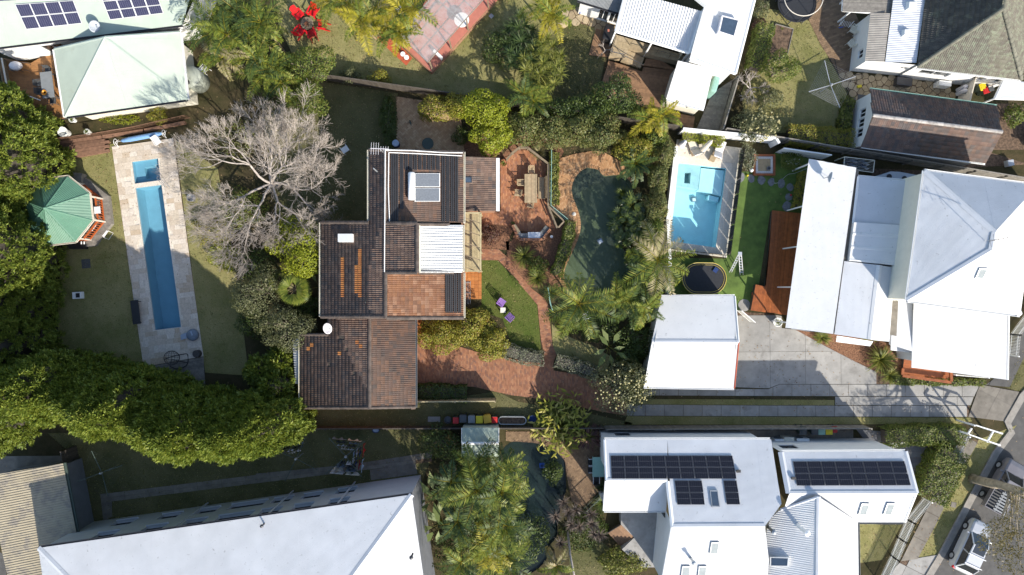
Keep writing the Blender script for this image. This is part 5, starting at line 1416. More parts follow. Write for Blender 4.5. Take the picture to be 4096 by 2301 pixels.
for i in range(3):
 m = MB(); a, b = e[i], e[i+1]; m.add([(a.x,a.y,0), (b.x,b.y,0), (b.x,b.y,zz[i+1]), (a.x,a.y,zz[i])], [(0,1,2,3)]); m.build('wall', m_white_wall, se)
a, b = A1s.t(2,3,1490,820), A1.t(2,3,1548,975)
for f in (.3,.62): p = a.lerp(b, f); MB().box((p.x-0.03,p.y,3.2), (0.06,0.9,1.4), rz=0.12).build('window', m_wglass, se)
solar_array('long double row of black solar panels on the left white roof near the street', on(A1,2,3,[(948,292),(2125,292),(2165,518),(960,518)]), 9, 2, m_pv_black, m_frame, pl=A1, lift=.08)
solar_array('square block of four black solar panels left of the roof skylight', on(A1,2,3,[(1565,532),(1830,532),(1860,768),(1592,768)]), 2, 2, m_pv_black, m_frame, pl=A1, lift=.08)
solar_array('narrow pair of black solar panels right of the roof skylight', on(A1,2,3,[(2035,532),(2165,532),(2200,766),(2068,766)]), 1, 2, m_pv_black, m_frame, pl=A1, lift=.08)
skylight(se, A1, on(A1,2,3,[(1905,628),(1980,628),(2002,790),(1925,790)]), 0.12, m_galv)
for q in ([(1920,1122),(1998,1122),(1978,1238),(1902,1236)], [(1640,1352),(1716,1352),(1700,1500),(1620,1500)], [(1800,1352),(1876,1352),(1860,1500),(1784,1500)]): skylight(se, A2, on(A2,2,3,q), 0.14, m_galv, m_skyblind)
B1 = Plane(T(3,3,130,258,5.0), T(3,3,1325,252,5.0), T(3,3,800,652,5.85)); B2 = Plane(T(3,3,205,660,5.85), T(3,3,1430,658,5.85), T(3,3,1000,938,5.0))
b1 = on(B1,3,3,[(130,258),(1325,252),(1432,655),(205,657)]); corr('roof_sheet', b1, m_roof_pale, se)
corr('roof_sheet', on(B2,3,3,[(205,662),(1432,660),(1318,938),(870,938),(160,790)]), m_roof_white, se)
cap('ridge_cap', b1[3], b1[2], m_roof_pale, se, 0.34); cap('barge_cap', b1[1], b1[2], m_roof_pale, se, 0.4); cap('barge_cap', b1[2], B2.t(3,3,1318,938), m_white, se, 0.16); cap('barge_cap', b1[0], b1[3], m_roof_pale, se, 0.5)
gutter(b1[0], b1[1], m_white, se, out=(0,1)); gutter(B2.t(3,3,870,938), B2.t(3,3,1318,938), m_roof_grey, se, out=(0,-1))
r = inset(b1, 0.12); wall(r[0], r[1], 0, 4.5, m_white_wall, se, [(0.6,1.9,2.2,3.4)], out=(0,1)); wall(r[1], r[2], 0, 4.5, m_white_wall, se, [], out=(1,0)); a, b = r[2], B2.t(3,3,1300,930); c2 = B2.t(3,3,875,930); MB().wallrun([a, b, c2], 0, 4.8).build('wall', m_white_wall, se)
solar_array('double row of black solar panels on the white roof nearest the street', on(B1,3,3,[(235,348),(1312,345),(1375,582),(275,585)]), 8, 2, m_pv_black, m_frame, pl=B1, lift=.08)
for q in ([(898,748),(978,750),(942,862),(864,860)], [(1145,745),(1225,748),(1182,860),(1105,858)]): skylight(se, B2, on(B2,3,3,q), 0.14, m_galv, m_skyblind)
C1 = Plane(T(3,3,485,690,6.3), T(3,3,478,1447,6.3), T(3,3,875,1200,5.0)); C2 = Plane(T(3,3,485,690,6.3), T(3,3,478,1447,6.3), T(3,3,0,1100,4.9))
ce = on(C1,3,3,[(488,690),(868,934),(876,1540),(478,1540)]); corr('roof_sheet', ce, m_roof_white, se)
cw = on(C2,3,3,[(488,690),(478,1540),(-85,1540),(-80,1290),(20,900),(120,815)]); corr('roof_sheet', cw, m_roof_white, se, 0.16, 0.014, prof='trap')
cap('ridge_cap', C1.t(3,3,488,690), C1.t(3,3,478,1540), m_roof_pale, se, 0.3); gutter(ce[1], ce[2], m_roof_grey, se, out=(1,0)); gutter(cw[2], cw[3], m_white, se, out=(-1,0)); cap('barge_cap', cw[0], cw[5], m_roof_pale, se, 0.2)
r = inset(ce, 0.25); MB().wallrun([r[1], r[2]], 0, 4.9).build('wall', m_white_wall, se); r = inset(cw, 0.25); MB().wallrun([r[2], r[3], r[4], r[5]], 0, 4.8).build('wall', m_white_wall, se)
skylight(se, C2, on(C2,3,3,[(20,1262),(205,1268),(200,1352),(20,1348)]), 0.25, m_white)
for pl, c, x, y, h, rr, lb in ((C2,3,285,965,1.5,0.14,'tall round white flue on the striped roof ridge side'), (A2,2,1725,1285,0.7,0.11,'short round vent on the blank white roof slope'), (C2,3,5,985,0.9,0.12,'stubby white roof vent near the valley gutter')):
 p = pl.t(c,3,x,y); m = MB(); m.tube([p-Vector((0,0,.2)), p+Vector((0,0,h))], rr, 14); m.lathe(p+Vector((0,0,h)), [(rr*1.0,0.02),(rr*1.5,0.04),(rr*1.5,0.2),(rr*.4,0.28)], 14); m.solo('flue', m_white if rr > .12 else m_galv, lb, 'flue', smooth=False)
for pl, c, x, y, lb in ((A1,2,2180,440,'right of the long solar array'), (B1,3,240,508,'left of the street-side solar array')):
 p = pl.t(c,3,x,y); MB().box(p+Vector((0,0,.12)), (0.3,0.18,0.14)).solo('junction_box', m_black, 'small black box on the white roof '+lb, 'junction box')
te = thing('concrete_terrace', 'raised pale concrete terrace in the angle of the white solar house', 'terrace', T(2,3,1280,1050))
tp = TL(2,3,[(1050,830),(1490,830),(1478,1372),(1260,1372),(1060,1200),(1180,1085),(1052,960)],1.0); MB().prism(tp, 0, 1.0).build('slab', m_concrete, te)
st = thing('timber_stairs', 'dark timber stairs climbing from the brick court to the concrete terrace', 'stairs', T(2,3,1040,1060))
for k in range(6):
 f = k/6; a = T(2,3,1055,955,0.9).lerp(T(2,3,920,1040,0.15), f); b = T(2,3,1172,1082,0.9).lerp(T(2,3,1040,1172,0.15), f); MB().bar(a, b, 0.36, 0.05).build('tread', m_deck_brown, st)
for a, b in (((1060,950),(915,1040)), ((1176,1086),(1040,1176))): MB().bar(T(2,3,*a,0.85), T(2,3,*b,0.1), 0.06, 0.28).build('stringer', m_timber_dark, st)
# ---------------- east white house
eh = thing('white_ribbed_house', 'white corrugated-roofed house with several roof levels on the right', 'house', T(3,1,1500,900))
E1 = Plane(T(3,1,395,205,3.2), T(3,2,170,437,3.2), T(3,1,850,292,3.9)); q = [E1.t(3,1,395,205), E1.t(3,1,852,292), E1.t(3,2,628,497), E1.t(3,2,168,437)]
corr('roof_sheet', q, m_roof_white, eh); r = inset(q, .12); dv = (q[1]-q[0]).normalized().to_2d()*1.7; MB().wallring([r[0]+dv, r[1], r[2], r[3]+dv], 0, lambda x, y: E1.z(x,y)-0.05).build('wall', m_white_wall, eh)
for f in (.03,.28,.52,.76,.97): p = q[0].lerp(q[3], f)+Vector((.1,0,0)); MB().bar((p.x,p.y,0), (p.x,p.y,3.1), .1).build('post', m_white, eh)
m = MB(); g0, g1 = E1.t(3,1,862,300), E1.t(3,2,640,500); m.bar(g0-Vector((0,0,.25)), g1-Vector((0,0,.25)), 0.5, 0.04); m.build('box_gutter', m_concrete_old, eh)
E2 = Plane(T(3,1,870,378,3.8), T(3,1,818,830,3.8), T(3,1,1350,420,4.3)); q = on(E2,3,1,[(872,378),(1362,424),(1305,848),(820,830)]); corr('roof_sheet', q, m_roof_pale, eh); walls_under([q], .05, m_white_wall, eh); gutter(q[0], q[1], m_white, eh, out=(0,1)); cap('barge_cap', q[0], q[3], m_white, eh, .2)
E4 = Plane(T(3,1,835,820,4.1), T(3,1,1432,852,4.4), T(3,1,790,1190,4.1)); q = on(E4,3,1,[(832,818),(1440,855),(1390,1250),(785,1192)]); corr('roof_sheet', q, m_roof_white, eh, 1.02, 0.02, down=(q[1]-q[0]), prof='trap'); walls_under([q], .03, m_white_wall, eh)
E5 = Plane(T(3,1,735,1192,3.8), T(3,2,640,500,3.8), T(3,1,1070,1240,4.3)); q = [E5.t(3,1,735,1192), E5.t(3,1,1075,1232), E5.t(3,2,988,552), E5.t(3,2,640,500)]; corr('roof_sheet', q, m_roof_pale, eh); walls_under([q], .05, m_white_wall, eh); cap('ridge_cap', q[1], q[2], m_roof_white, eh, .45)
E6 = Plane(T(3,1,1080,1235,4.3), T(3,2,990,552,4.3), T(3,1,1240,1255,3.9)); q = [E6.t(3,1,1080,1235), E6.t(3,1,1225,1256), E6.t(3,2,1170,572), E6.t(3,2,990,554)]; corr('roof_sheet', q, m_roof_pale, eh); walls_under([q], .05, m_white_wall, eh)
q = [T(3,1,1225,1250,3.2), T(3,1,1400,1250,3.2), T(3,2,1392,665,3.2), T(3,2,1188,600,3.2)]; MB().prism(q, 2.9, 3.2).build('flat_roof', m_roof_pale, eh)
q2 = [T(3,2,1195,180,3.3), T(3,2,1262,180,3.3), T(3,2,1245,520,3.3), T(3,2,1180,505,3.3)]; MB().prism(q2, 3.2, 3.24, False).build('silted_gutter', m_concrete_old, eh)
A, B = T(3,1,1510,320,6.8), T(3,2,1340,175,6.8); B_ = T(3,2,2435,318,6.8); A_ = Vector((A.x+(B_-B).x, A.y+(B_-B).y, 6.8)); X1, X2 = T(3,1,2188,915,8.7), T(3,1,2156,1085,8.7)
for f, mt in (([A,B,X2,X1], m_roof_pale), ([B,B_,X2], m_roof_white), ([B_,A_,X1,X2], m_roof_white), ([A_,A,X1], m_roof_pale)):
 if len(f) == 4: f = [f[0], f[1], Plane(f[0],f[1],f[2]).at(f[2].x,f[2].y), Plane(f[0],f[1],f[2]).at(f[3].x,f[3].y)]
 corr('roof_sheet', f, mt, eh)
for a, b in ((A,X1),(B,X2),(X1,X2),(B_,X2)): cap('hip_cap', a, b, m_roof_pale, eh, .42, .05)
gutter(A, B, m_white, eh, out=(-1,0)); gutter(A, A_, m_white, eh, out=(0,1)); gutter(B, B_, m_white, eh, out=(0,-1)); MB().wallring(inset([A,B,B_,A_], .12), 0, 6.7).build('wall', m_cream, eh)
EB = Plane(B, B_, X2); skylight(eh, EB, on(EB,3,1,[(2035,1258),(2118,1262),(2070,1365),(1992,1358)]), .12, m_galv, m_skyblind)
E8 = Plane(T(3,2,1410,195,3.6), T(3,2,2320,312,3.6), T(3,2,1390,820,3.0)); q = on(E8,3,2,[(1412,196),(2322,312),(2312,940),(1390,822)]); corr('roof_sheet', q, m_roof_white, eh); walls_under([q], .5, m_white_wall, eh)
for a, b in ((0,3),(1,2)): cap('barge_cap', q[a], q[b], m_white, eh, .14)
q = TL(3,2,[(668,515),(1015,570),(985,616),(660,574)],2.3); MB().prism(q, 2.2, 2.3).build('awning', m_white, eh); q = TL(3,2,[(1190,600),(1395,625),(1390,680),(1188,655)],2.3); MB().prism(q, 2.15, 2.3).build('awning', m_white, eh)
# ---------------- white garage
gr = thing('white_gable_garage', 'white corrugated gable garage with dark specks beside the concrete drive', 'garage', T(2,2,1750,580))
G1 = Plane(T(2,2,1440,138,2.8), T(2,2,2150,132,2.8), T(2,2,1800,572,3.6)); G2 = Plane(T(2,2,1350,580,3.6), T(2,2,2185,585,3.6), T(2,2,1700,1012,2.7))
q1 = on(G1,2,2,[(1440,138),(2150,132),(2187,575),(1350,572)]); q2 = on(G2,2,2,[(1350,576),(2187,579),(2145,1022),(1272,1008)]); corr('roof_sheet', q1, m_roof_white, gr); corr('roof_sheet', q2, m_roof_white, gr)
cap('ridge_cap', q1[3], q1[2], m_roof_pale, gr, .36); gutter(q1[0], q1[1], m_white, gr, out=(0,1)); gutter(q2[2], q2[3], m_white, gr, out=(0,-1)); cap('barge_cap', q1[1], q1[2], m_white, gr, .12); cap('barge_cap', q2[1], q2[2], m_redpaint, gr, .1)
r1, r2 = inset(q1, .2), inset(q2, .2); MB().wallring([r1[0], r1[1], r2[2], r2[3]], 0, 2.62).build('wall', m_cream, gr)
for a, b, c2 in ((r1[0], r2[3], (q1[3]+q2[0])/2), (r1[1], r2[2], (q1[2]+q2[1])/2)): MB().add([(a.x,a.y,2.6), (b.x,b.y,2.6), (c2.x+(.2 if c2.x < 12 else -.2),c2.y,3.7)], [(0,1,2)]).build('gable_wall', m_cream, gr)
# ---------------- north white house
nh = thing('white_pan_roof_house', 'white modern house with ribbed pan roof and square skylight at the top edge', 'house', T(2,0,1700,200))
N1 = Plane(T(2,0,1005,305,3.5), T(2,0,1712,515,3.5), T(2,0,1090,-40,4.0)); q = on(N1,2,0,[(1003,303),(1712,512),(1834,110),(1105,-90)]); corr('roof_sheet', q, m_roof_white, nh, 0.21, 0.03, down=(q[0]-q[3]), prof='trap')
for a, b in ((0,1),(0,3),(1,2)): cap('barge_cap', q[a], q[b], m_white, nh, .25, .06)
for p in (q[0], q[1].lerp(q[0], .5), q[1]): MB().bar((p.x,p.y+.1,0), (p.x,p.y+.1,3.4), 0.12).build('post', m_white, nh)
r = inset(q, .3); MB().wallrun([r[1], r[2], r[3]], 0, 3.4).build('wall', m_cream, nh)
N2 = Plane(T(2,0,2345,0,4.2), T(2,0,2155,712,4.2), T(2,0,1830,200,4.4)); q = on(N2,2,0,[(2350,-40),(2156,714),(1716,560),(1840,110),(1890,-40)]); corr('roof_sheet', q, m_roof_white, nh, 0.1, 0.012, down=(q[0]-q[1])); walls_under([q], .2, m_white_wall, nh)
for a, b in ((0,1),(1,2)): cap('barge_cap', q[a], q[b], m_white, nh, .2)
MB().prism(TL(2,0,[(1740,-60),(2020,-60),(1980,132)],4.9), 4.35, 4.9).build('parapet_block', m_white, nh)
skylight(nh, N2, on(N2,2,0,[(2005,172),(2172,214),(2125,384),(1968,334)]), .5, m_cushion, fw=.1)
N4 = Plane(T(2,0,1600,585,3.2), T(2,0,1942,668,3.2), T(2,0,1490,945,2.9)); q = on(N4,2,0,[(1602,585),(1944,666),(1856,1046),(1490,946)]); corr('roof_sheet', q, m_roof_white, nh, 0.09, 0.012, down=(q[1]-q[0])); r = inset(q, .15)
wall(r[2], r[3], 0, 2.85, m_cream, nh, [(0.9,2.0,1.3,2.0)], out=(0,-1), fmat=m_white); MB().wallrun([r[3], r[0]], 0, 2.95).build('wall', m_cream, nh); MB().wallrun([r[1], r[2]], 0, 2.95).build('wall', m_cream, nh); gutter(q[2], q[3], m_white, nh, out=(0,-1), w=.18)
N5 = Plane(T(2,0,640,0,3.0), T(2,0,1040,128,3.0), T(2,0,700,-120,3.4)); q = on(N5,2,0,[(632,5),(1042,128),(1110,-120),(680,-160)]); corr('roof_sheet', q, m_roof_grey, nh, 0.1, 0.012); r = inset(q, .25); wall(r[0], r[1], 0, 2.9, m_white_wall, nh, [(1.6,2.4,0.1,2.1),(2.5,3.3,0.1,2.1)], out=(0,-1), fmat=m_white); MB().wallrun([r[3], r[0]], 0, 2.9).build('wall', m_white_wall, nh); gutter(q[0], q[1], m_frame, nh, out=(0,-1))
MB().box(T(2,0,1945,800,1.2)+Vector((0,0,-.2)), (0.5,2.0,2.2), rz=-0.28).solo('slimline_tank', m_palegreen, 'upright pale green slimline water tank behind the small white roof', 'water tank', bevel=.15)
# sandstone terrace with steps
sa = thing('sandstone_terrace', 'sandstone paved terrace with steps down to the brown deck', 'terrace', T(2,0,1200,480))
tp = TL(2,0,[(1000,335),(1700,545),(1640,600),(1400,545),(1130,470),(1090,560),(940,540)],0.9); MB().prism(tp, 0, .88).build('retaining_wall', m_sandstone, sa)
cells, back = pave_cells(tp, 'ashlar', math.radians(-16), .55, .7, .012)
for ce_ in cells: MB().prism([back(*p) for p in ce_[5]], .88, .915, False).build('flagstone', m_sandstone, sa)
for k in range(4):
 a, b, z = T(2,0,1105+k*42,475+k*20,.9-.2*k), T(2,0,1060+k*45,570+k*22,.9-.2*k), .8-.2*k; MB().prism([a, b, T(2,0,1105+k*45,590+k*22,z), T(2,0,1150+k*42,495+k*20,z)], 0, z).build('step', m_sandstone, sa)
m = MB()
for a, b in (((1140,415,1.9),(1680,560,1.9)), ((960,500,1.9),(1085,525,1.9)), ((1090,540,1.9),(1270,630,1.1)), ((1005,345,1.9),(960,500,1.9))): m.tube([T(2,0,*a), T(2,0,*b)], .03, 6)
for x, y, z0, z1 in ((1140,440,.9,1.9),(1260,480,.9,1.9),(1390,515,.9,1.9),(1510,560,.9,1.9),(1075,555,.9,1.9),(1250,655,.1,1.1),(960,520,.9,1.9)): p = T(2,0,x,y,z0); m.tube([p, Vector((p.x,p.y,z1))], .025, 6)
m.build('handrail', m_steel, sa)
# ---------------- north-east tiled house, lean-tos, shed
ne = thing('grey_tiled_house', 'old white house with dark lichened tile roof at the top right corner', 'house', T(3,0,1900,350))
K1 = Plane(T(3,0,1440,645,3.5), T(3,0,1520,0,3.5), T(3,0,2268,82,6.6)); K2 = Plane(T(3,0,1440,650,3.5), T(3,0,2445,770,3.5), T(3,0,2268,82,6.6)); K3 = Plane(T(3,0,2445,770,3.5), T(3,0,2600,0,3.5), T(3,0,2268,82,6.6))
q1 = on(K1,3,0,[(1440,645),(2268,82),(2290,-120),(1535,-120)]); q2 = on(K2,3,0,[(1440,648),(2445,772),(2268,84)]); q3 = on(K3,3,0,[(2445,772),(2640,-100),(2290,-100),(2268,82)])
tiles('roof_tiling', q1, m_tile_grey, ne, .3, .33, n_obj=60, h=.03); tiles('roof_tiling', q2, m_tile_lichen, ne, .3, .33, n_obj=120, h=.03); tiles('roof_tiling', q3, m_tile_lichen, ne, .3, .33, n_obj=20, h=.03)
for a in (q2[0], q2[1], q1[2]): ridge_tiles(a, q2[2], m_cap_green, ne, .14)
gutter(q2[0], q2[1], m_white, ne, out=(0,-1)); r = inset([q2[0], q2[1], Vector((q3[1].x,q3[1].y,3.5)), q1[3]], .35); wall(r[0], r[1], 0, 3.4, m_white_wall, ne, [(0.8,3.2,1.2,2.6),(5.0,6.0,1.4,2.4),(6.8,7.8,1.4,2.4)], out=(0,-1), fmat=m_white)
K4 = Plane(T(3,0,1130,602,3.0), T(3,0,1210,-20,3.0), T(3,0,1435,605,3.4)); q4 = on(K4,3,0,[(1130,602),(1215,-60),(1525,-60),(1432,606)]); corr('roof_sheet', q4, m_roof_silver, ne, .14, .02)
for q in ([(1330,20),(1432,20),(1428,105),(1322,105)], [(1290,288),(1366,288),(1358,358),(1284,358)]):
 qq = on(K4,3,0,q); c = sum(qq, Vector())/4; m = MB(); tp = [p.lerp(c, .3)+Vector((0,0,.3)) for p in qq]; m.add(qq+tp, [(0,1,5,4),(1,2,6,5),(2,3,7,6),(3,0,4,7),(4,5,6,7)]); m.build('skylight', m_white, ne)
K5 = Plane(T(3,0,935,590,2.7), T(3,0,990,122,2.7), T(3,0,1120,595,3.0)); q5 = on(K5,3,0,[(935,590),(990,122),(1180,130),(1122,596)]); corr('roof_sheet', q5, m_roof_old, ne, .14, .02)
m = MB(); a, b, c2 = q5[0], q4[3], q4[0]; wall((a.x+.1,a.y+.1), (b.x,b.y+.1), 0, 2.7, m_white_wall, ne, [(3.2,3.8,1.4,2.0),(4.2,4.8,1.4,2.0)], out=(0,-1), fmat=m_white); wall((q5[0].x+.1,q5[0].y), (q5[1].x+.1,q5[1].y), 0, 2.6, m_white_wall, ne, [(0.6,1.3,1.2,2.0)], out=(-1,0), fmat=m_white)
pg = thing('slatted_pergola', 'dark slatted pergola roof above the old paver patio', 'pergola', T(3,0,950,50))
for k in range(14):
 y = -30+k*10.5; MB().bar(T(3,0,722-(y>60)*4,y,2.7), T(3,0,1196,y+18,2.7), .08, .05).build('slat', m_timber_grey, pg)
for a, b in (((722,-30),(715,105)), ((1195,-30),(1182,130)), ((715,105),(985,125))): MB().bar(T(3,0,*a,2.62), T(3,0,*b,2.62), .1, .14).build('beam', m_white, pg)
for x, y in ((690,40),(672,215),(800,120)): p = T(3,0,x,y,0); MB().bar(p, p+Vector((0,0,2.55)), .1).build('post', m_white, pg)
cp = thing('white_carport', 'white slatted carport roof right of the grey tiled house', 'carport', T(3,0,2350,900))
q = TL(3,0,[(2272,775),(2520,800),(2520,960),(2190,950)],2.6); boards(q, 2.6, m_roof_pale, cp, math.radians(-4), .2)
for i in range(4): MB().bar(q[i]-Vector((0,0,.1)), q[(i+1)%4]-Vector((0,0,.1)), .1, .14).build('beam', m_white, cp)
for p in (q[0], q[3]): MB().bar((p.x,p.y,0), (p.x,p.y,2.5), .1).build('post', m_white, cp)
sd = thing('tiled_garden_shed', 'long shed with weathered reddish-grey tile gable roof and pale ridge', 'shed', T(3,0,1600,1200))
S1 = Plane(T(3,0,988,862,2.6), T(3,0,2210,1025,2.6), T(3,0,1010,1114,4.0)); S2 = Plane(T(3,0,1010,1116,4.0), T(3,0,2255,1276,4.0), T(3,1,905,85,2.6))
q1 = on(S1,3,0,[(988,862),(2210,1025),(2255,1274),(1010,1114)]); q2 = [S2.t(3,0,1008,1116), S2.t(3,0,2255,1278), S2.t(3,1,2100,250), S2.t(3,1,905,85)]
tiles('roof_tiling', q1, m_tile_shed, sd, .2, .3, n_obj=110, rolls=1, h=.03); tiles('roof_tiling', q2, m_tile_shed, sd, .3, .33, n_obj=110, h=.012)
ridge_tiles(q1[3], q1[2], m_cap_pale, sd, .13); gutter(q2[2], q2[3], m_white, sd, out=(0,-1)); gutter(q1[0], q1[1], m_palegreen, sd, out=(0,1))
r1, r2 = inset(q1, .2), inset(q2, .2); wall(r1[0], r2[3], 0, 2.5, m_white_wall, sd, [(1.0,1.7,1.0,2.0),(1.8,2.5,1.0,2.0),(2.6,3.3,1.0,2.0)], out=(-1,0), fmat=m_white)
MB().wallrun([r1[0], r1[1], r2[2], r2[3]], 0, 2.45).build('wall', m_white_wall, sd); c2 = (q1[3]+q2[0])/2; MB().add([(r1[0].x,r1[0].y,2.45), (r2[3].x,r2[3].y,2.45), (c2.x+.25,c2.y,3.9)], [(0,1,2)]).build('gable_wall', m_white_wall, sd)
# ---------------- red patio with clear pergola
rp = thing('red_patio_terrace', 'raised faded red painted terrace with brick sides under a clear pergola', 'terrace', T(1,0,1900,300))
tp = TL(1,0,[(1440,460),(1690,690),(2300,10),(2420,-130),(1900,-200),(1660,-60)],0.55); MB().prism(tp, 0, .55).build('slab', m_pinkpaint, rp)
n = [tp[i] for i in (0,1,2)]
for i in range(2):
 a, b = n[i], n[i+1]; MB().bar((a.x,a.y,.26), (b.x,b.y,.26), .16, .5).build('brick_edge', m_brick_wall, rp)
sheet('red_path', TL(1,0,[(1170,370),(1200,300),(1330,380),(1510,560),(1450,635),(1250,450)]), .014, m_redpaint)
pc = thing('clear_pergola', 'timber pergola roofed with scratched clear corrugated sheets', 'pergola', T(1,0,1800,250))
PQ = Plane(T(1,0,1380,335,2.9), T(1,0,1650,595,2.9), T(1,0,1900,-250,3.1)); q = on(PQ,1,0,[(1378,335),(1652,598),(2330,-170),(2030,-420)])
for i in range(4):
 f0, f1 = i/4, (i+1)/4; corr('roof_sheet', [q[0].lerp(q[3],f0), q[1].lerp(q[2],f0), q[1].lerp(q[2],f1+.01), q[0].lerp(q[3],f1+.01)], m_polysheet, pc, .076, .01, down=(q[1]-q[0]), lift=.05+.004*i)
for i in range(7): f = i/6; MB().bar(q[0].lerp(q[3],f)-PQ.n*.06, q[1].lerp(q[2],f)-PQ.n*.06, .05, .09).build('rafter', m_timber_grey, pc)
for f in (0,.33,.66,1): MB().bar(q[0].lerp(q[1],f)-PQ.n*.15, q[3].lerp(q[2],f)-PQ.n*.15, .06, .1).build('beam', m_timber_grey, pc)
for f in (.02,.3,.55,.85): p = q[1].lerp(q[2],f); MB().bar((p.x+.03,p.y+.03,.55), (p.x+.03,p.y+.03,2.75), .1).build('post', m_timber, pc)
for f in (.02,.55): p = q[0].lerp(q[3],f); MB().bar((p.x,p.y,.0), (p.x,p.y,2.75), .1).build('post', m_timber, pc)
# ---------------- small green shed by the bottom fence
gs = thing('small_green_shed', 'small pale green ribbed garden shed just below the row of bins', 'shed', T(1,3,2160,160))
H1 = Plane(T(1,3,1985,25,2.1), T(1,3,2342,25,2.1), T(1,3,2160,172,2.35)); H2 = Plane(T(1,3,1985,178,2.35), T(1,3,2342,178,2.35), T(1,3,2160,305,2.1))
q1 = on(H1,1,3,[(1985,25),(2342,25),(2342,174),(1985,174)]); q2 = on(H2,1,3,[(1985,178),(2342,178),(2342,305),(1985,305)]); corr('roof_sheet', q1, m_roof_green, gs, .1, .02, prof='trap'); corr('roof_sheet', q2, m_roof_green, gs, .1, .02, prof='trap'); cap('ridge_cap', q1[3], q1[2], m_white, gs, .22)
r1, r2 = inset(q1,.05), inset(q2,.05); MB().wallring([r1[0], r1[1], r2[2], r2[3]], 0, 2.08).build('wall', m_roof_green, gs)
for a, b in ((0,3),(1,2)): cap('barge_cap', q1[a], q1[b], m_white, gs, .06)
# ------------------------------------------------------------------ fences and garden walls
def fence(name, label, a, b, h, mat, w=.14, **k):
 t = thing(name, label, 'fence', ((a[0]+b[0])/2, (a[1]+b[1])/2, 0)); paling(t, a, b, h, mat, w, **k); return t
fence('boundary_fence', 'dark weathered paling fence along the top of the brown-tiled house yard', O(1240,262), O(690,184), 1.6, m_timber_dark, .15)
fence('boundary_fence', 'dark paling fence hidden behind the hedge above the lagoon pool', O(1708,330), O(1245,263), 1.6, m_timber_dark, .2)
fence('boundary_fence', 'long grey paling fence between tiled shed and white ribbed house', W(2880,533), W(4096,735), 1.75, m_timber_grey, .16, rmat=m_timber_grey)
fence('boundary_fence', 'dark fence below the garage lawn and row of bins', O(750,1072), O(1515,1071), 1.1, m_timber_dark, .2)
fence('boundary_fence', 'grey fence between concrete drive and white solar house', O(1520,1071), O(2170,1069), 1.5, m_timber_grey, .2, rmat=m_timber_grey)
fence('lattice_fence', 'pale yellow timber screen fence beside the brick driveway', T(1,2,1560,1118), T(1,2,2312,1112), 1.75, m_timber_pale, .13)
fence('side_fence', 'grey paling fence right of the narrow boardwalk', T(2,0,2135,790), T(2,0,1985,1290), 1.5, m_timber_grey, .13)
def pickets(label, pts, h=1.25, group='white picket fences by the street', w=.12):
 t = thing('picket_fence', label, 'fence', (pts[0][0], pts[0][1], 0), group)
 me = MB().add([(-.03,-.012,.05),(.03,-.012,.05),(.03,.012,.05),(-.03,.012,.05),(-.03,-.012,h-.06),(.03,-.012,h-.06),(.03,.012,h-.06),(-.03,.012,h-.06),(0,-.012,h),(0,.012,h)], [(0,1,5,4),(1,2,6,5),(2,3,7,6),(3,0,4,7),(4,5,8),(6,7,9),(5,6,9,8),(7,4,8,9)]).mesh('picket', m_white)
 for i in range(len(pts)-1):
  a, b = Vector(pts[i]), Vector(pts[i+1]); L = (b-a).length; n = int(L/w); d = (b-a)/L; an = math.atan2(d.y, d.x)
  for k in range(n):
   o = link('picket', me, t); o.location = a+d*((k+.5)*L/n)-ORG[t.name]; o.rotation_euler = (0,0,an)
  for z in (.3, h*.8): MB().bar(a+Vector((0,0,z))+Vector((d.y,-d.x,0))*.03, b+Vector((0,0,z))+Vector((d.y,-d.x,0))*.03, .035, .06).build('rail', m_white, t)
  for p in (a, b): MB().bar(p, p+Vector((0,0,h+.05)), .1).build('post', m_white, t)
pickets('white picket fence beside the footpath below the street hedge', TL(3,3,[(1490,700),(1330,900),(1250,1080),(1180,1250),(1060,1500)]), 1.3, w=.11)
pickets('short white picket fence above the street hedge', TL(3,3,[(1850,85),(1745,320)]))
pickets('white picket fence at the right edge behind the veranda roof', TL(3,2,[(2520,240),(2330,500),(2310,700)]))
pickets('little white picket fence below the veranda roof corner', TL(3,2,[(1740,880),(2050,905)]), 1.0)
def gwall(name, label, pts, h, mat, t=.2, cat='wall'):
 o = thing(name, label, cat, (pts[0][0], pts[0][1], 0))
 for i in range(len(pts)-1):
  a, b = Vector(pts[i]), Vector(pts[i+1]); d = (b-a).normalized()*t/2*(i > 0); MB().bar(a+d+Vector((0,0,h/2)), b+Vector((0,0,h/2)), t, h).build('wall', mat, o); MB().bar(a+d*1.2+Vector((0,0,h+.03)), b+Vector((0,0,h+.03)), t+.05, .05).build('coping', mat, o)
 return o
gwall('rendered_wall', 'white rendered wall behind the sun loungers of the turquoise pool', TL(2,0,[(1600,1290),(2470,1375)])+[T(3,1,30,100)], 1.7, m_white, .15)
gwall('rendered_wall', 'white rendered side wall between turquoise pool and palms', [T(2,1,1560,110), T(2,1,1480,800), T(2,1,1500,1180), T(2,2,1490,110)], .9, m_white, .2)
t = thing('ribbed_panel_fence', 'white ribbed panel fence behind the fire pit and shrubs', 'fence', T(3,1,280,180))
a, b = T(3,1,70,145), T(3,1,520,210); PF = [a, b, b+Vector((0,0,1.7)), a+Vector((0,0,1.7))]; n = 22
for k in range(n):
 p = a.lerp(b, (k+.5)/n); MB().box((p.x,p.y,.85), ((b-a).length/n*.96, .03+.03*(k % 2), 1.7), rz=math.atan2((b-a).y, (b-a).x)).build('panel', m_white, t)
MB().bar(a+Vector((0,0,1.72)), b+Vector((0,0,1.72)), .1, .06).build('capping', m_white, t)
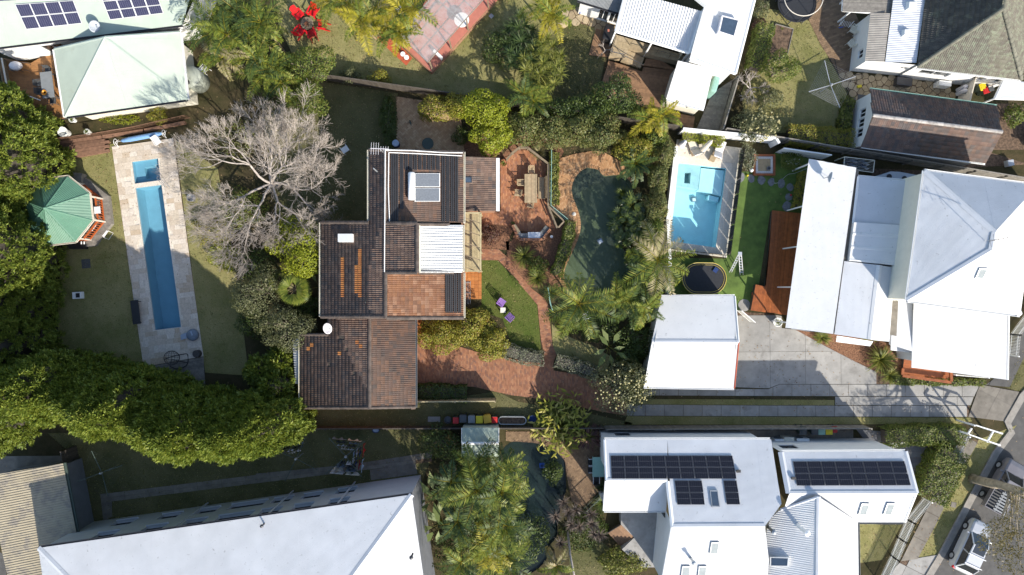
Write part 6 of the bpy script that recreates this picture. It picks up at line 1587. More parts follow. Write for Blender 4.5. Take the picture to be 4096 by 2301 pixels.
# glass pool fence
gl = thing('glass_pool_fence', 'frameless glass fence panels along the turquoise pool deck', 'fence', T(2,1,2140,600))
def glass_run(a, b, n, h=1.2):
 for k in range(n):
  p, q = a.lerp(b, (k+.02)/n), a.lerp(b, (k+.98)/n); MB().bar(p+Vector((0,0,.1+h/2)), q+Vector((0,0,.1+h/2)), .014, h).build('panel', m_glass, gl)
  for f in (.2,.8): r = p.lerp(q, f); MB().tube([r, r+Vector((0,0,.2))], .03, 8).build('spigot', m_steel, gl)
glass_run(T(2,1,2195,130,0), T(2,1,2062,1140,0), 7); glass_run(T(2,1,2040,1145,0), T(2,1,1480,1078,0), 4)
# patio rail, gate and teal pool fence
pf = thing('patio_rail_fence', 'low timber rail fence round the brick patio with diagonal gate', 'fence', T(2,1,300,300))
pts = [T(1,1,2420,235), T(2,1,10,165), T(2,1,75,118), T(2,1,150,122), T(2,1,345,275), T(2,1,345,670)]
for i in range(len(pts)-1):
 a, b = pts[i], pts[i+1]; MB().bar(a+Vector((0,0,.95)), b+Vector((0,0,.95)), .16, .045).build('rail', m_timber, pf); MB().bar(a+Vector((0,0,.5)), b+Vector((0,0,.5)), .04, .1).build('rail', m_timber, pf); MB().bar(a, a+Vector((0,0,.92)), .1).build('post', m_timber, pf)
a, b = T(2,1,345,670), T(2,1,430,880)
for z in (.2,.5,.95): MB().bar(a+Vector((0,0,z)), b+Vector((0,0,z)), .1, .06).build('gate_rail', m_timber, pf)
for q in ((T(2,1,440,880),T(2,1,495,820)), (T(2,1,350,680),T(2,1,490,815))): MB().bar(q[0]+Vector((0,0,.95)), q[1]+Vector((0,0,.95)), .12, .05).build('gate_rail', m_timber, pf)
def bars(name, label, pts, h, mat, sp=.12, r=.012, cat='fence'):
 t = thing(name, label, cat, (pts[0][0], pts[0][1], 0))
 for i in range(len(pts)-1):
  a, b = Vector(pts[i]), Vector(pts[i+1]); n = max(2, int((b-a).length/sp)); m = MB()
  for k in range(n+1): p = a.lerp(b, k/n); m.tube([p, p+Vector((0,0,h))], r, 4)
  m.build('uprights', mat, t)
  for z in (.12, h): MB().bar(a+Vector((0,0,z)), b+Vector((0,0,z)), .04).build('rail', mat, t)
 return t
bars('pool_fence', 'thin teal metal pool fence beside the clipped hedge of the lagoon pool', TL(2,1,[(375,120),(368,672),(530,805)]), 1.2, m_palegreen)
bars('pool_fence', 'thin teal metal fence along the palm bed by the brick path', TL(2,2,[(340,50),(365,200),(390,280)]), 1.1, m_palegreen)
bars('pool_fence', 'dark metal pool fence at the foot of the brick court', TL(2,3,[(690,800),(860,640)]), 1.2, m_greenbin)
bars('mesh_fence', 'rusty brown mesh garden fence below the green pavilion', TL(0,0,[(560,1370),(700,1350),(1000,1310),(1350,1250),(1840,1140)]), 1.0, m_sleeper, .06, .008)
# sleepers stacked as retaining steps
for k in range(9):
 a, b = T(0,0,585+k*14,1395+k*16,0), T(0,0,985+(k%3)*40,1345+k*14,0); MB().bar(a+Vector((0,0,.12+.02*(k%2))), b+Vector((0,0,.12+.02*(k%2))), .22, .22).solo('sleeper', m_sleeper, 'old reddish timber sleeper above the lap pool lawn, %s from the fence' % ('first second third fourth fifth sixth seventh eighth ninth'.split()[k]), 'sleeper', 'old timber sleepers above the lawn')
gwall('garden_edging', 'low timber retaining edge below the mesh fence', TL(0,0,[(600,1385),(1000,1330),(1400,1270),(1800,1190)]), .3, m_sleeper, .2, 'edging')
# white gate by the garage, street arbour
g = thing('white_slat_gate', 'white slatted gate standing open beside the garage', 'gate', T(2,2,2230,320))
a, b = T(2,2,2165,268), T(2,2,2295,380)
for z in (.15, 1.3): MB().bar(a+Vector((0,0,z)), b+Vector((0,0,z)), .06).build('rail', m_white, g)
for k in range(14): p = a.lerp(b, (k+.5)/14); MB().box((p.x,p.y,.72), (.07,.025,1.2), rz=math.atan2((b-a).y,(b-a).x)).build('slat', m_white, g)
ab = thing('white_gate_arbour', 'white timber arbour frame over the street gate beside the verge', 'arbour', T(3,3,2080,90))
for a, b in (((1925,85),(2240,195)), ((2000,0),(2262,82)), ((2172,60),(2112,165)), ((1965,30),(1925,90))): MB().bar(T(3,3,*a,2.3), T(3,3,*b,2.3), .09, .14).build('beam', m_white, ab)
for x, y in ((2240,195),(2262,82),(1930,85),(2000,5)): p = T(3,3,x,y,2.3); MB().bar((p.x,p.y,0), (p.x,p.y,2.25), .12).build('post', m_white, ab)
# ------------------------------------------------------------------ decks
dk = deck('timber_deck', 'warm brown timber deck left of the green pavilion', TL(0,0,[(20,560),(300,612),(540,470),(620,600),(700,1120),(460,1190),(270,1130),(100,1000)],0.3), .35, m_deck, math.radians(-3), .14)
MB().bar(T(0,0,15,560,1.3), T(0,0,100,1000,1.3), .12, .06).build('rail', m_canvas, dk); MB().bar(T(0,0,100,1000,1.3), T(0,0,262,1050,1.3), .12, .06).build('rail', m_timber, dk); MB().bar(T(0,0,15,560,.8), T(0,0,100,1000,.8), .03, .9).build('screen', m_timber, dk); MB().bar(T(0,0,102,1000,.8), T(0,0,262,1050,.8), .03, .9).build('screen', m_timber, dk)
deck('stained_deck', 'dark red stained deck against the white ribbed house', TL(3,1,[(35,705),(420,745),(390,800),(300,1447)],.2)+[T(3,2,270,330,.2)]+TL(3,2,[(-130,270),(-165,100)],.2)+[T(3,2,-40,70,.2), T(3,1,-10,1300,.2)], .3, m_deck_red, math.radians(85), .14)
deck('deck_bench', 'low red stained bench platform at the corner of the red deck', TL(2,2,[(2350,20),(2460,45),(2445,290),(2302,270)],.5), .55, m_deck_red, math.radians(82), .16, 'bench')
deck('brown_deck', 'weathered brown deck below the sandstone terrace steps', TL(2,0,[(930,590),(1090,640),(1250,700),(1290,570),(1420,580),(1600,690),(1500,1000),(1540,1090),(1760,1130),(1740,1250),(1600,1230),(1380,1090),(850,850)]), .15, m_deck_brown, math.radians(-8), .14)
deck('brown_deck', 'small brown deck under the barbecue beside the sandstone terrace', TL(2,0,[(810,280),(985,330),(930,560),(740,535)]), .12, m_deck_brown, math.radians(75), .14)
deck('boardwalk', 'silvered narrow boardwalk between small white roof and paling fence', TL(2,0,[(1930,900),(2130,770),(1985,1280),(1780,1240)]), .12, m_timber_grey, math.radians(-5), .18)
deck('entry_deck', 'rust-red entry deck with seat below the veranda roof', TL(3,2,[(1320,680),(1400,690),(1760,860),(1770,980),(1290,915)],.3), .32, m_deck_red, math.radians(-6), .14)
ts = thing('corner_seat', 'rust-red beam seat framing the front of the entry deck', 'seat', T(3,2,1530,940))
for a, b in (((1295,900),(1765,965)), ((1300,830),(1295,890)), ((1765,870),(1768,955))): MB().bar(T(3,2,*a,.75), T(3,2,*b,.75), .22, .14).build('beam', m_deck_red, ts); MB().bar(T(3,2,*a,.0), T(3,2,*a,.68), .12).build('leg', m_deck_red, ts)
# ------------------------------------------------------------------ furniture
def lthing(name, label, cat, loc, rz=0, group=None):
 o = bpy.data.objects.new(name, None); COL.objects.link(o); o.location = loc; o.rotation_euler = (0,0,rz); return tag(o, label, cat, group)
def part(t, name, mat, m, **k): return MB.build(m, name, mat, t, **k)
def adirondack(loc, rz, label):
 t = lthing('adirondack_chair', label, 'chair', loc, rz, 'red garden chairs round the low table')
 for k in range(6): part(t, 'seat_slat', m_red, MB().box((.28-.085*k,0,.38-.022*k), (.08,.5,.025), ry=.25))
 for k in range(6): part(t, 'back_slat', m_red, MB().box((-.42,-.22+.088*k,.68-.02*abs(k-2.5)), (.025,.08,.82-.05*abs(k-2.5)), ry=-.42))
 for s in (-1,1):
  part(t, 'armrest', m_red, MB().box((.02,s*.33,.58), (.72,.12,.025))); part(t, 'leg', m_red, MB().bar((.32,s*.29,0), (.32,s*.29,.57), .03, .1)); part(t, 'leg', m_red, MB().bar((-.62,s*.27,.02), (.3,s*.27,.36), .03, .1))
 return t
tb = T(1,0,508,245)
for x, y, aim, lb in ((412,145,0,'far left, its slatted back throwing a long shadow'), (548,120,0,'at the upper right of the table'), (640,250,0,'at the right of the table under the palm frond'), (425,305,0,'at the lower left half under palm leaves'), (540,330,0,'nearest the hedge, its slats in shade')):
 p = T(1,0,x,y,.3); p.z = 0; d = tb-p; adirondack(p, math.atan2(d.y, d.x), 'bright red slatted garden chair '+lb)
t = thing('round_low_table', 'low round weathered table ringed by the red chairs', 'table', tb); MB().lathe(tb, [(.52,.42),(.52,.47),(.5,.48)], 24).build('table_top', m_timber, t)
for k in range(4): MB().bar(tb+Vector((.3*math.cos(k*1.57),.3*math.sin(k*1.57),0)), tb+Vector((.34*math.cos(k*1.57),.34*math.sin(k*1.57),.42)), .06).build('leg', m_timber_dark, t)
MB().lathe(tb+Vector((0,-.1,.48)), [(.12,0),(.19,.12),(.17,.12),(.1,.03)], 16).solo('fire_bowl', m_pot, 'small dark bowl on the low round table', 'bowl')
def chair(loc, rz, label, mat, cat='chair', group=None, arms=True, w=.5, back=.45, seat=.43, slat=True, name='garden_chair', fmat=None):
 t = lthing(name, label, cat, loc, rz, group); fm = fmat or mat
 if slat:
  for k in range(5): part(t, 'seat_slat', mat, MB().box((-.2+.1*k,0,seat), (.085,w,.025)))
  for k in range(5): part(t, 'back_slat', mat, MB().box((-.27-.02,-w/2+.05+k*(w-.1)/4,seat+back/2+.03), (.02,.06,back), ry=-.2))
  part(t, 'top_rail', mat, MB().box((-.33,0,seat+back+.02), (.035,w,.06)))
 else:
  part(t, 'seat', mat, MB().box((0,0,seat), (.48,w,.03), ry=.06), bevel=.01); part(t, 'backrest', mat, MB().box((-.3,0,seat+back/2), (.03,w,back), ry=-.25), bevel=.01)
 for s in (-1,1):
  part(t, 'leg', fm, MB().bar((.22,s*w/2,0), (.22,s*w/2,seat+(.22 if arms else 0)), .035)); part(t, 'leg', fm, MB().bar((-.28,s*w/2,0), (-.25,s*w/2,seat+.22), .035))
  if arms: part(t, 'armrest', fm, MB().bar((-.3,s*w/2,seat+.22), (.26,s*w/2,seat+.22), .05, .03))
 return t
# teak patio set
tk = thing('teak_table', 'long slatted teak table on the brick patio', 'table', T(2,1,180,490))
q = [T(2,1,x,y,.75) for x,y in ((122,353),(243,353),(243,630),(122,630))]; boards(q, .75, m_teak, tk, PI/2, .085, .012, .03, 'slat')
for f in (.02,.33,.66,.98): MB().bar(q[0].lerp(q[3],f)-Vector((0,0,.05)), q[1].lerp(q[2],f)-Vector((0,0,.05)), .07,.05).build('cross_rail', m_teak, tk)
for p in q: c = tk.location; MB().bar((p.x+(c.x-p.x)*.12,p.y+(c.y-p.y)*.08,0), (p.x+(c.x-p.x)*.12,p.y+(c.y-p.y)*.08,.7), .07).build('leg', m_teak, tk)
for x, y, rz, lb in ((185,330,-PI/2,'at the top end of the teak table'), (88,447,0,'pushed up to the left of the teak table, empty-seated in shade'), (55,545,PI*.97,'pulled out left of the teak table and turned away'), (180,650,PI/2*.85,'at the lower end of the teak table')): chair(T(2,1,x,y), rz, 'slatted teak chair '+lb, m_teak, group='teak chairs on the patio', w=.48, name='teak_chair')
bn = lthing('teak_bench', 'long slatted teak bench along the right side of the patio table', 'bench', T(2,1,280,495), PI)
for k in range(5): part(bn, 'seat_slat', m_teak, MB().box((-.2+.1*k,0,.43), (.08,1.75,.025)))
for k in range(19): part(bn, 'back_slat', m_teak, MB().box((-.31,-.84+k*.0935,.7), (.02,.045,.5), ry=-.25))
part(bn, 'top_rail', m_teak, MB().box((-.37,0,.96), (.04,1.8,.07)))
for s in (-1,0,1): part(bn, 'leg', m_teak, MB().bar((.2,s*.85,0), (.2,s*.85,.42), .06)); part(bn, 'leg', m_teak, MB().bar((-.27,s*.85,0), (-.27,s*.85,.7), .06))
# brick barbecue
bq = thing('brick_barbecue', 'curved brick barbecue with stone benches and steel hotplate', 'barbecue', T(2,1,190,950))
L1 = TL(2,1,[(0,850),(45,950),(70,990),(305,990),(320,960),(375,890)],.75); I1 = TL(2,1,[(35,835),(78,905),(88,925),(270,925),(280,900),(325,848)],.75)
for i in range(5):
 MB().prism([L1[i], L1[i+1], I1[i+1], I1[i]], 0, .72+.004*i).build('counter', [m_sandstone, m_stone, m_stone, m_stone, m_rock][i], bq)
 a, b = L1[i], L1[i+1]; n = max(1, int((b-a).length/.11)); d = (b-a).normalized(); o_ = Vector((d.y,-d.x,0))*(-.05);
 for k in range(n): p = a.lerp(b, (k+.5)/n)+o_; MB().box((p.x,p.y,.80), (.1,.2,.16), rz=math.atan2(d.y,d.x)).build('brick', m_brick_drive, bq)
MB().box(T(2,1,213,945,.8), (1.0,.52,.04)).build('hotplate', m_roof_silver, bq)
def pot(loc, r, h, label, mat, plant=None, group=None):
 t = thing('plant_pot', label, 'pot', loc, group); loc = Vector(loc)
 MB().lathe(loc, [(r*.7,0),(r,h*.9),(r*1.06,h*.9),(r*1.06,h),(r*.9,h),(r*.86,h*.88),(.01,h*.86)], 18).build('pot', mat, t, smooth=False)
 if plant:
  V, Q = blade_tuft([((loc.x,loc.y,h*.9), random.random()*6.28, r*random.uniform(.6,1.6), .06, random.uniform(.4,1.3), 1.0) for _ in range(26)], 3); link('foliage', np_mesh('pot_plant', V, Q, plant, loc), t)
 return t
pot(T(0,0,725,1165), .24, .45, 'white round pot on the lawn edge at the pavilion corner', m_white, l_mid); pot(T(0,0,870,1285), .24, .45, 'white round pot beside the mesh fence', m_white, l_mid)
pot(T(0,0,658,1290), .38, .75, 'squat white urn inside the garden bed corner', m_white); pot(T(2,1,10,828), .2, .35, 'terracotta pot with plant at the end of the barbecue', m_pot, l_mid); pot(T(1,1,2390,255), .28, .4, 'terracotta pot with straggly plant by the annex gutter', m_pot, l_mid)
pot(T(2,1,380,960), .11, .3, 'small white pot at the right end of the barbecue', m_white); pot(T(3,2,70,380), .36, .6, 'large white pot beside the stained deck', m_white, l_mid)
pot(T(3,0,125,288), .13, .25, 'small terracotta pot in the raised bed, left one', m_pot, l_mid); pot(T(3,0,205,325), .14, .25, 'small terracotta pot in the raised bed, right one', m_pot)
pot(T(3,3,315,150), .32, .55, 'wicker laundry basket beside the air conditioners', m_timber_pale);
# lilac chairs
for x, y, rz, lb in ((2372,195,-.6,'upper lilac garden chair on the green lawn'), (2445,330,2.4,'lower lilac garden chair on the green lawn')): chair(T(1,2,x,y), rz, lb, m_purple, group='lilac chairs on the lawn', name='lilac_chair', w=.55, back=.55)
t = thing('small_side_table', 'small cream side table between the lilac chairs', 'table', T(1,2,2383,268)); MB().box(T(1,2,2383,268,.42), (.42,.42,.03)).build('table_top', m_cream, t)
for sx in (-1,1):
 for sy in (-1,1): p = T(1,2,2383,268); MB().bar((p.x+sx*.17,p.y+sy*.17,0), (p.x+sx*.17,p.y+sy*.17,.41), .03).build('leg', m_cream, t)
# plain white chairs
for c, r, x, y, rz, lb in ((1,1,872,125,2.2,'white plastic chair standing on the shaded lawn beside the bare tree'), (0,0,2000,680,.8,'white chair half hidden under the palms by the tank'), (0,0,1545,1375,-1.0,'white sling chair at the top corner of the lap pool deck'), (0,2,1545,890,1.0,'pale sling chair at the hedge end of the lap pool deck'), (1,0,1410,120,.7,'white slatted chair on the red steps, left of two'), (1,0,1490,180,.7,'white slatted chair on the red steps, right of two'), (2,2,712,320,.5,'white chair under the tall palm'), (3,3,1210,185,.4,'white cube stool on the bluestone, left of three'), (3,3,1285,155,.1,'white cube stool on the bluestone, middle of three')):
 if 'cube' in lb: MB().box(T(c,r,x,y,.22), (.42,.42,.43), rz=rz).solo('cube_stool', m_white, lb, 'stool', bevel=.03)
 else: chair(T(c,r,x,y), rz, lb, m_white if r != 2 or c == 2 else m_lblue, slat=(c, r) == (1,0), name='white_chair', w=.52)
for x, y, rz, lb in ((800,305,2.6,'cream slatted garden chair on the old pavers, upper one'), (780,435,2.3,'cream slatted garden chair on the old pavers, lower one')): chair(T(3,0,x,y), rz, lb, m_cream, group='cream chairs on the old pavers', name='cream_chair', w=.6, back=.5)
for x, y, lb in ((1425,540,'upper'), (1460,572,'lower')):
 p = T(1,0,x,y); t = thing('round_stool', 'white round-topped stool on the red path, %s of the pair' % lb, 'stool', p, 'white stools on the red path'); MB().lathe(p, [(.2,.44),(.2,.47),(.17,.48)], 20).build('seat', m_white, t)
 for k in range(3): MB().bar(p+Vector((.17*math.cos(k*2.1),.17*math.sin(k*2.1),0)), p+Vector((.1*math.cos(k*2.1),.1*math.sin(k*2.1),.44)), .025).build('leg', m_frame, t)
MB().lathe(T(1,0,1990,225,.55), [(.6,.68),(.6,.72),(.05,.73)], 28).add(MB().lathe(T(1,0,1990,225,.55), [(.3,0),(.06,.04),(.06,.68)], 12).v, []).solo('round_table', m_white, 'white round table half under the clear pergola', 'table')
MB().box(T(1,0,1755,530,.8), (.9,.22,.45), rz=-.75).solo('white_bench', m_white, 'short white bench at the open end of the clear pergola', 'bench')
# north-west deck things
p = T(0,0,515,845,.35); t = thing('outdoor_dining_table', 'long grey outdoor table on the brown deck half under the pavilion eave', 'table', p); a = math.radians(-83)
MB().box(p+Vector((0,0,.73)), (2.1,.95,.05), rz=a).build('table_top', m_grey, t)
for sx in (-.9,.9):
 for sy in (-.38,.38): MB().bar(p+Vector((sx*math.cos(a)-sy*math.sin(a), sx*math.sin(a)+sy*math.cos(a), 0)), p+Vector((sx*math.cos(a)-sy*math.sin(a), sx*math.sin(a)+sy*math.cos(a), .7)), .06).build('leg', m_dgrey, t)
for x, y, rz, lb in ((497,705,-PI/2,'at the head of the grey deck table'), (428,818,.1,'left of the grey deck table, upper'), (438,897,.1,'left of the grey deck table, lower'), (545,985,PI/2,'at the foot of the grey deck table')): chair(T(0,0,x,y,.35), rz, 'dark grey chair '+lb, m_dgrey, slat=False, name='deck_chair', group='dark chairs round the deck table', w=.5)
MB().lathe(T(0,0,492,922,.35)+Vector((0,0,.76)), [(.08,0),(.2,.1),(.22,.1),(.22,.08),(.1,0)], 20).solo('orange_bowl', m_orange, 'orange bowl on the grey deck table', 'bowl')
t = thing('sideboard', 'low metal-framed bench on the deck holding a heap of white bedding', 'bench', T(0,0,215,660,.35)); p = T(0,0,215,660,.35)
MB().box(p+Vector((-.3,0,.5)), (.75,.7,.06), rz=-.15).build('top', m_timber_grey, t)
for x, y in ((-.6,-.3),(-.6,.3),(.7,-.3),(.7,.3),(.1,.3),(.1,-.3)): MB().bar(p+Vector((x,y,0)), p+Vector((x,y,.5)), .04).build('leg', m_frame, t)
for y in (-.3,.3): MB().bar(p+Vector((.1,y,.5)), p+Vector((.7,y,.5)), .04).build('rail', m_frame, t)
MB().lathe(T(0,0,165,642,.9), [(.3,0),(.48,.1),(.45,.26),(.25,.38),(.03,.42)], 16, 1.1, .75).solo('bedding', m_cushion, 'heap of white bedding on the deck bench', 'bedding', smooth=True)
m = MB(); a, b = T(0,0,122,872,.6), T(0,0,388,968,1.5); d = b-a
N_ = 10; ring_ = []
for i in range(N_+1):
 f = i/N_; w = .26*math.sin(max(.06,min(.97,f))*PI)**.55; c = a+d*f; s = Vector((0.05,0,1)).normalized()
 for u, v in ((-1,-.5),(1,-.5),(1,.5),(-1,.5)): ring_.append(c+s*u*w+Vector((-d.y,d.x,0)).normalized()*v*.07)
m.add(ring_, [(4*i+k, 4*i+(k+1)%4, 4*i+4+(k+1)%4, 4*i+4+k) for i in range(N_) for k in range(4)]+[(3,2,1,0),(4*N_,4*N_+1,4*N_+2,4*N_+3)]); m.solo('surfboard', m_white, 'white surfboard propped on its rail across the deck corner', 'surfboard', smooth=True)
# tanks
p = T(0,0,1925,800); t = thing('round_water_tank', 'round grey-green water tank between pavilion and palms', 'water tank', p); MB().lathe(p, [(.88,0),(.88,1.7),(.84,1.78),(.3,1.92),(.02,1.94)], 32).build('tank', m_tankgrey, t, smooth=True); MB().lathe(p+Vector((-.15,-.5,1.82)), [(.22,0),(.22,.08),(.18,.09)], 18).build('lid', m_black, t); MB().tube([p+Vector((-.15,-.5,1.95)), p+Vector((-.5,-.8,1.95)), p+Vector((-.55,-.85,.3))], .05, 8).build('inlet_pipe', m_galv, t)
q = TL(3,1,[(1030,378),(1190,325),(1280,330),(1460,365),(1490,390),(1400,430),(1050,395)],1.9); t = thing('slab_water_tank', 'flat-topped grey water tank with two round lids behind the ribbed roofs', 'water tank', centre(q)); MB().prism(q, 0, 1.9).build('tank', m_tankblue, t, bevel=.12)
for x, y in ((1168,378),(1315,397)): MB().lathe(T(3,1,x,y,1.91), [(.2,0),(.2,.05),(.17,.05),(.16,.01)], 18).build('lid', m_black, t)
# pool cover roller
a, b = T(0,0,1110,1372,.5), T(0,0,1575,1285,.5); t = thing('pool_cover_roller', 'blue rolled pool cover on a white roller frame', 'pool roller', a.lerp(b,.5)); MB().tube([a.lerp(b,.12), a.lerp(b,.16), a.lerp(b,.3), a.lerp(b,.85), a.lerp(b,.97)], [.05,.14,.2,.2,.1], 14).build('rolled_cover', m_bluecover, t, smooth=True); MB().tube([a, b], .035, 8).build('shaft', m_alu, t)
for p in (a, b):
 w = MB()
 for k in range(16): w.tube([p+Vector((.03,.26*math.cos(k*PI/8),.26*math.sin(k*PI/8))), p+Vector((.03,.26*math.cos((k+1)*PI/8),.26*math.sin((k+1)*PI/8)))], .02, 5)
 w.bar(p+Vector((0,-.3,-.5)), p+Vector((0,0,0)), .04); w.bar(p+Vector((0,.3,-.5)), p+Vector((0,0,0)), .04); w.build('end_wheel', m_white, t)
# ------------------------------------------------------------------ bins, tubs
def bin_(loc, rz, lid, body, label, s=1.0):
 t = lthing('wheelie_bin', label, 'bin', loc, rz, 'wheelie bins')
 m = MB(); lo = [(-.2*s,-.22*s),(.2*s,-.22*s),(.2*s,.22*s),(-.2*s,.22*s)]; hi = [(x*1.3,y*1.3) for x,y in lo]
 m.add([(x,y,.06) for x,y in lo]+[(x,y,.92*s) for x,y in hi], [(3,2,1,0),(0,1,5,4),(1,2,6,5),(2,3,7,6),(3,0,4,7),(4,5,6,7)]); part(t, 'body', body, m)
 part(t, 'lid', lid, MB().box((0,.0,.95*s), (.56*s,.6*s,.06)), bevel=.025); part(t, 'lid_panel', lid, MB().box((0,-.02,.985*s), (.34*s,.36*s,.03)), bevel=.01); part(t, 'handle', body, MB().tube([(-.22*s,.33*s,.93*s),(.22*s,.33*s,.93*s)], .02, 6))
 for q in (-1,1): part(t, 'wheel', m_black, MB().tube([(q*.24*s,.26*s,.1),(q*.19*s,.26*s,.1)], .1, 12))
for x, y, rz, lid, body, lb, s in ((405,212,0,m_red_bin,m_greenbin,'red-lidded bin at the left of the row under the lawn',.85), (503,185,0,m_dgrey,m_dgrey,'dark green-grey bin second in the row under the lawn',1), (615,193,0,m_grey,m_grey,'pale grey-lidded bin with white sticker in the row under the lawn',1), (720,195,0,m_yellow,m_greenbin,'bright yellow-lidded bin in the row under the lawn',1), (825,185,.15,m_amber,m_amber,'amber bin turned slightly askew in the row under the lawn',1.08), (918,205,0,m_red_bin,m_greenbin,'red-lidded bin at the right of the row beside the oval tub',.85)):
 p = W(1700+x/3.309, 1620+y/3.309, .95); p.z = 0; bin_(p, rz, lid, body, lb, s)
for x, y, lid, lb, s in ((500,275,m_dgrey,'dark bin with white label left of the group beside the white house',1.05), (660,280,m_dgrey,'dark bin with white label beside the pale green bin',1), (752,282,m_palegreen,'pale green-lidded bin beside the white house',1), (848,280,m_yellow,'yellow-lidded bin beside the white house',1), (930,265,m_red_bin,'red-lidded bin at the right end beside the white house',.85)):
 p = W(3060+x/3.309, 1640+y/3.309, .95); p.z = 0; bin_(p, 0, lid, m_greenbin, lb, s)
def oval(loc, L, w, h, label, mat, inner, name='oval_tub', rz=0, cat='tub'):
 t = thing(name, label, cat, loc); loc = Vector(loc)
 def rg(k, z): return [loc+Vector(((L/2-w/2)*(1 if math.cos(a) > 0 else -1)+w/2*k*math.cos(a), w/2*k*math.sin(a), z)) for a in [i*PI/10+.01 for i in range(20)]]
 r0, r1, r2, r3 = rg(.92,0), rg(1,h), rg(.84,h), rg(.8,h*.7); m = MB(); n = 20
 m.add(r0+r1+r2+r3, [(a*n+i, a*n+(i+1)%n, (a+1)*n+(i+1)%n, (a+1)*n+i) for a in range(3) for i in range(n)]); m.build('shell', mat, t); MB().add(rg(.81,h*.72), [tuple(range(n))]).build('contents', inner, t)
oval(W(2049,1678), 2.3, .68, .55, 'long oval metal trough of dark soil at the end of the bins', m_galv, m_soil, 'oval_trough')
oval(T(1,3,1162,42), .58, .45, .3, 'small dark oval laundry tub on the shaded lawn', m_navy, m_lblue)
for c, r, x, y, rr, mt, lb in ((1,2,1855,1315,.28,m_dgrey,'dark round plastic tub left of the bins'), (2,2,195,1310,.3,m_navy,'dark blue round tub under the broad-leaved plant')): p = T(c,r,x,y); MB().lathe(p, [(rr*.8,0),(rr,.5),(rr*1.05,.52),(rr*.9,.53),(rr*.85,.4),(.01,.4)], 18).solo('round_tub', mt, lb, 'tub')
for x, lb in ((1688,'left'),(1748,'right')): MB().box(T(1,2,x,1320,.04), (.5,.42,.06)).solo('paving_slab', m_concrete, 'loose pale paving slab left of the bins, %s one' % lb, 'slab', 'loose slabs by the bins')
p = T(1,1,1362,75); t = thing('blue_drum', 'blue plastic drum with grey lid at the courtyard corner', 'drum', p); MB().lathe(p, [(.24,0),(.27,.3),(.27,.75)], 18).build('body', m_navy, t); MB().lathe(p+Vector((0,0,.75)), [(.28,0),(.28,.05),(.22,.08)], 18).build('lid', m_lblue, t)
MB().lathe(T(1,1,1658,60,.03), [(.48,0),(.48,.03),(.45,.035),(.43,.02),(.01,.025)], 30).solo('manhole_cover', m_greenbin, 'round dark green inspection cover in the herringbone courtyard', 'cover')
m = MB(); p = T(1,0,1490,1190,.03); m.tube([p+Vector((-.06,.25,.05)), p+Vector((.0,.05,.12)), p+Vector((.08,-.2,.04))], [.03,.07,.02], 8); m.tube([p+Vector((-.12,.05,.02)), p+Vector((.12,-.0,.02))], .02, 5); m.solo('lizard_ornament', m_greenbin, 'dark metal lizard ornament on the herringbone courtyard', 'ornament')
MB().box(T(1,0,2270,155,.02), (.32,.32,.03), rz=.8).solo('drain_grate', m_galv, 'square metal drain grate in the lawn right of the red terrace', 'grate'); MB().box(T(0,1,830,1218,.02), (.7,.75,.03), rz=.1).solo('drain_grate', m_dgrey, 'dark square grate in the lap pool lawn', 'grate')
# ------------------------------------------------------------------ lap pool deck things
t = thing('black_bench', 'black padded bench at the left edge of the lap pool deck', 'bench', T(0,2,1335,285)); p = T(0,2,1335,285); MB().box(p+Vector((0,0,.42)), (.62,1.95,.1), rz=.12).build('seat', m_black, t, bevel=.02)
for sx in (-.25,.25):
 for sy in (-.85,.85): MB().bar(p+Vector((sx-.1*sy*.12,sy,.03)), p+Vector((sx-.1*sy,sy,.38)), .05).build('leg', m_black, t)
MB().box(T(0,2,755,125,.2), (.75,.55,.38), rz=.05).solo('white_crate', m_white, 'white crate with dark opening on the lap pool lawn', 'crate', bevel=.02); MB().box(T(0,2,750,125,.4), (.32,.36,.02), rz=.05).solo('crate_lid', m_black, 'dark hatch on top of the white lawn crate', 'hatch')
MB().lathe(T(0,2,1868,505,.06), [(.38,0),(.5,.12),(.46,.32),(.3,.4),(.02,.42)], 16, 1.0, 1.0).solo('beanbag', m_bluegrey, 'blue-grey beanbag at the right edge of the lap pool deck', 'beanbag', smooth=True)
m = MB(); a, b = T(0,2,1735,530,.09), T(0,2,1850,490,.5); m.add([a+Vector((.05,.2,0)), a+Vector((.1,-.22,0)), a.lerp(b,.5)+Vector((.05,-.25,.02)), b+Vector((.1,-.15,.02)), b+Vector((0,.18,.02)), a.lerp(b,.5)+Vector((0,.2,.02))], [(0,1,2,5),(5,2,3,4)]); m.solo('blue_towel', m_lblue, 'pale blue towel trailing from the beanbag onto the travertine', 'towel')
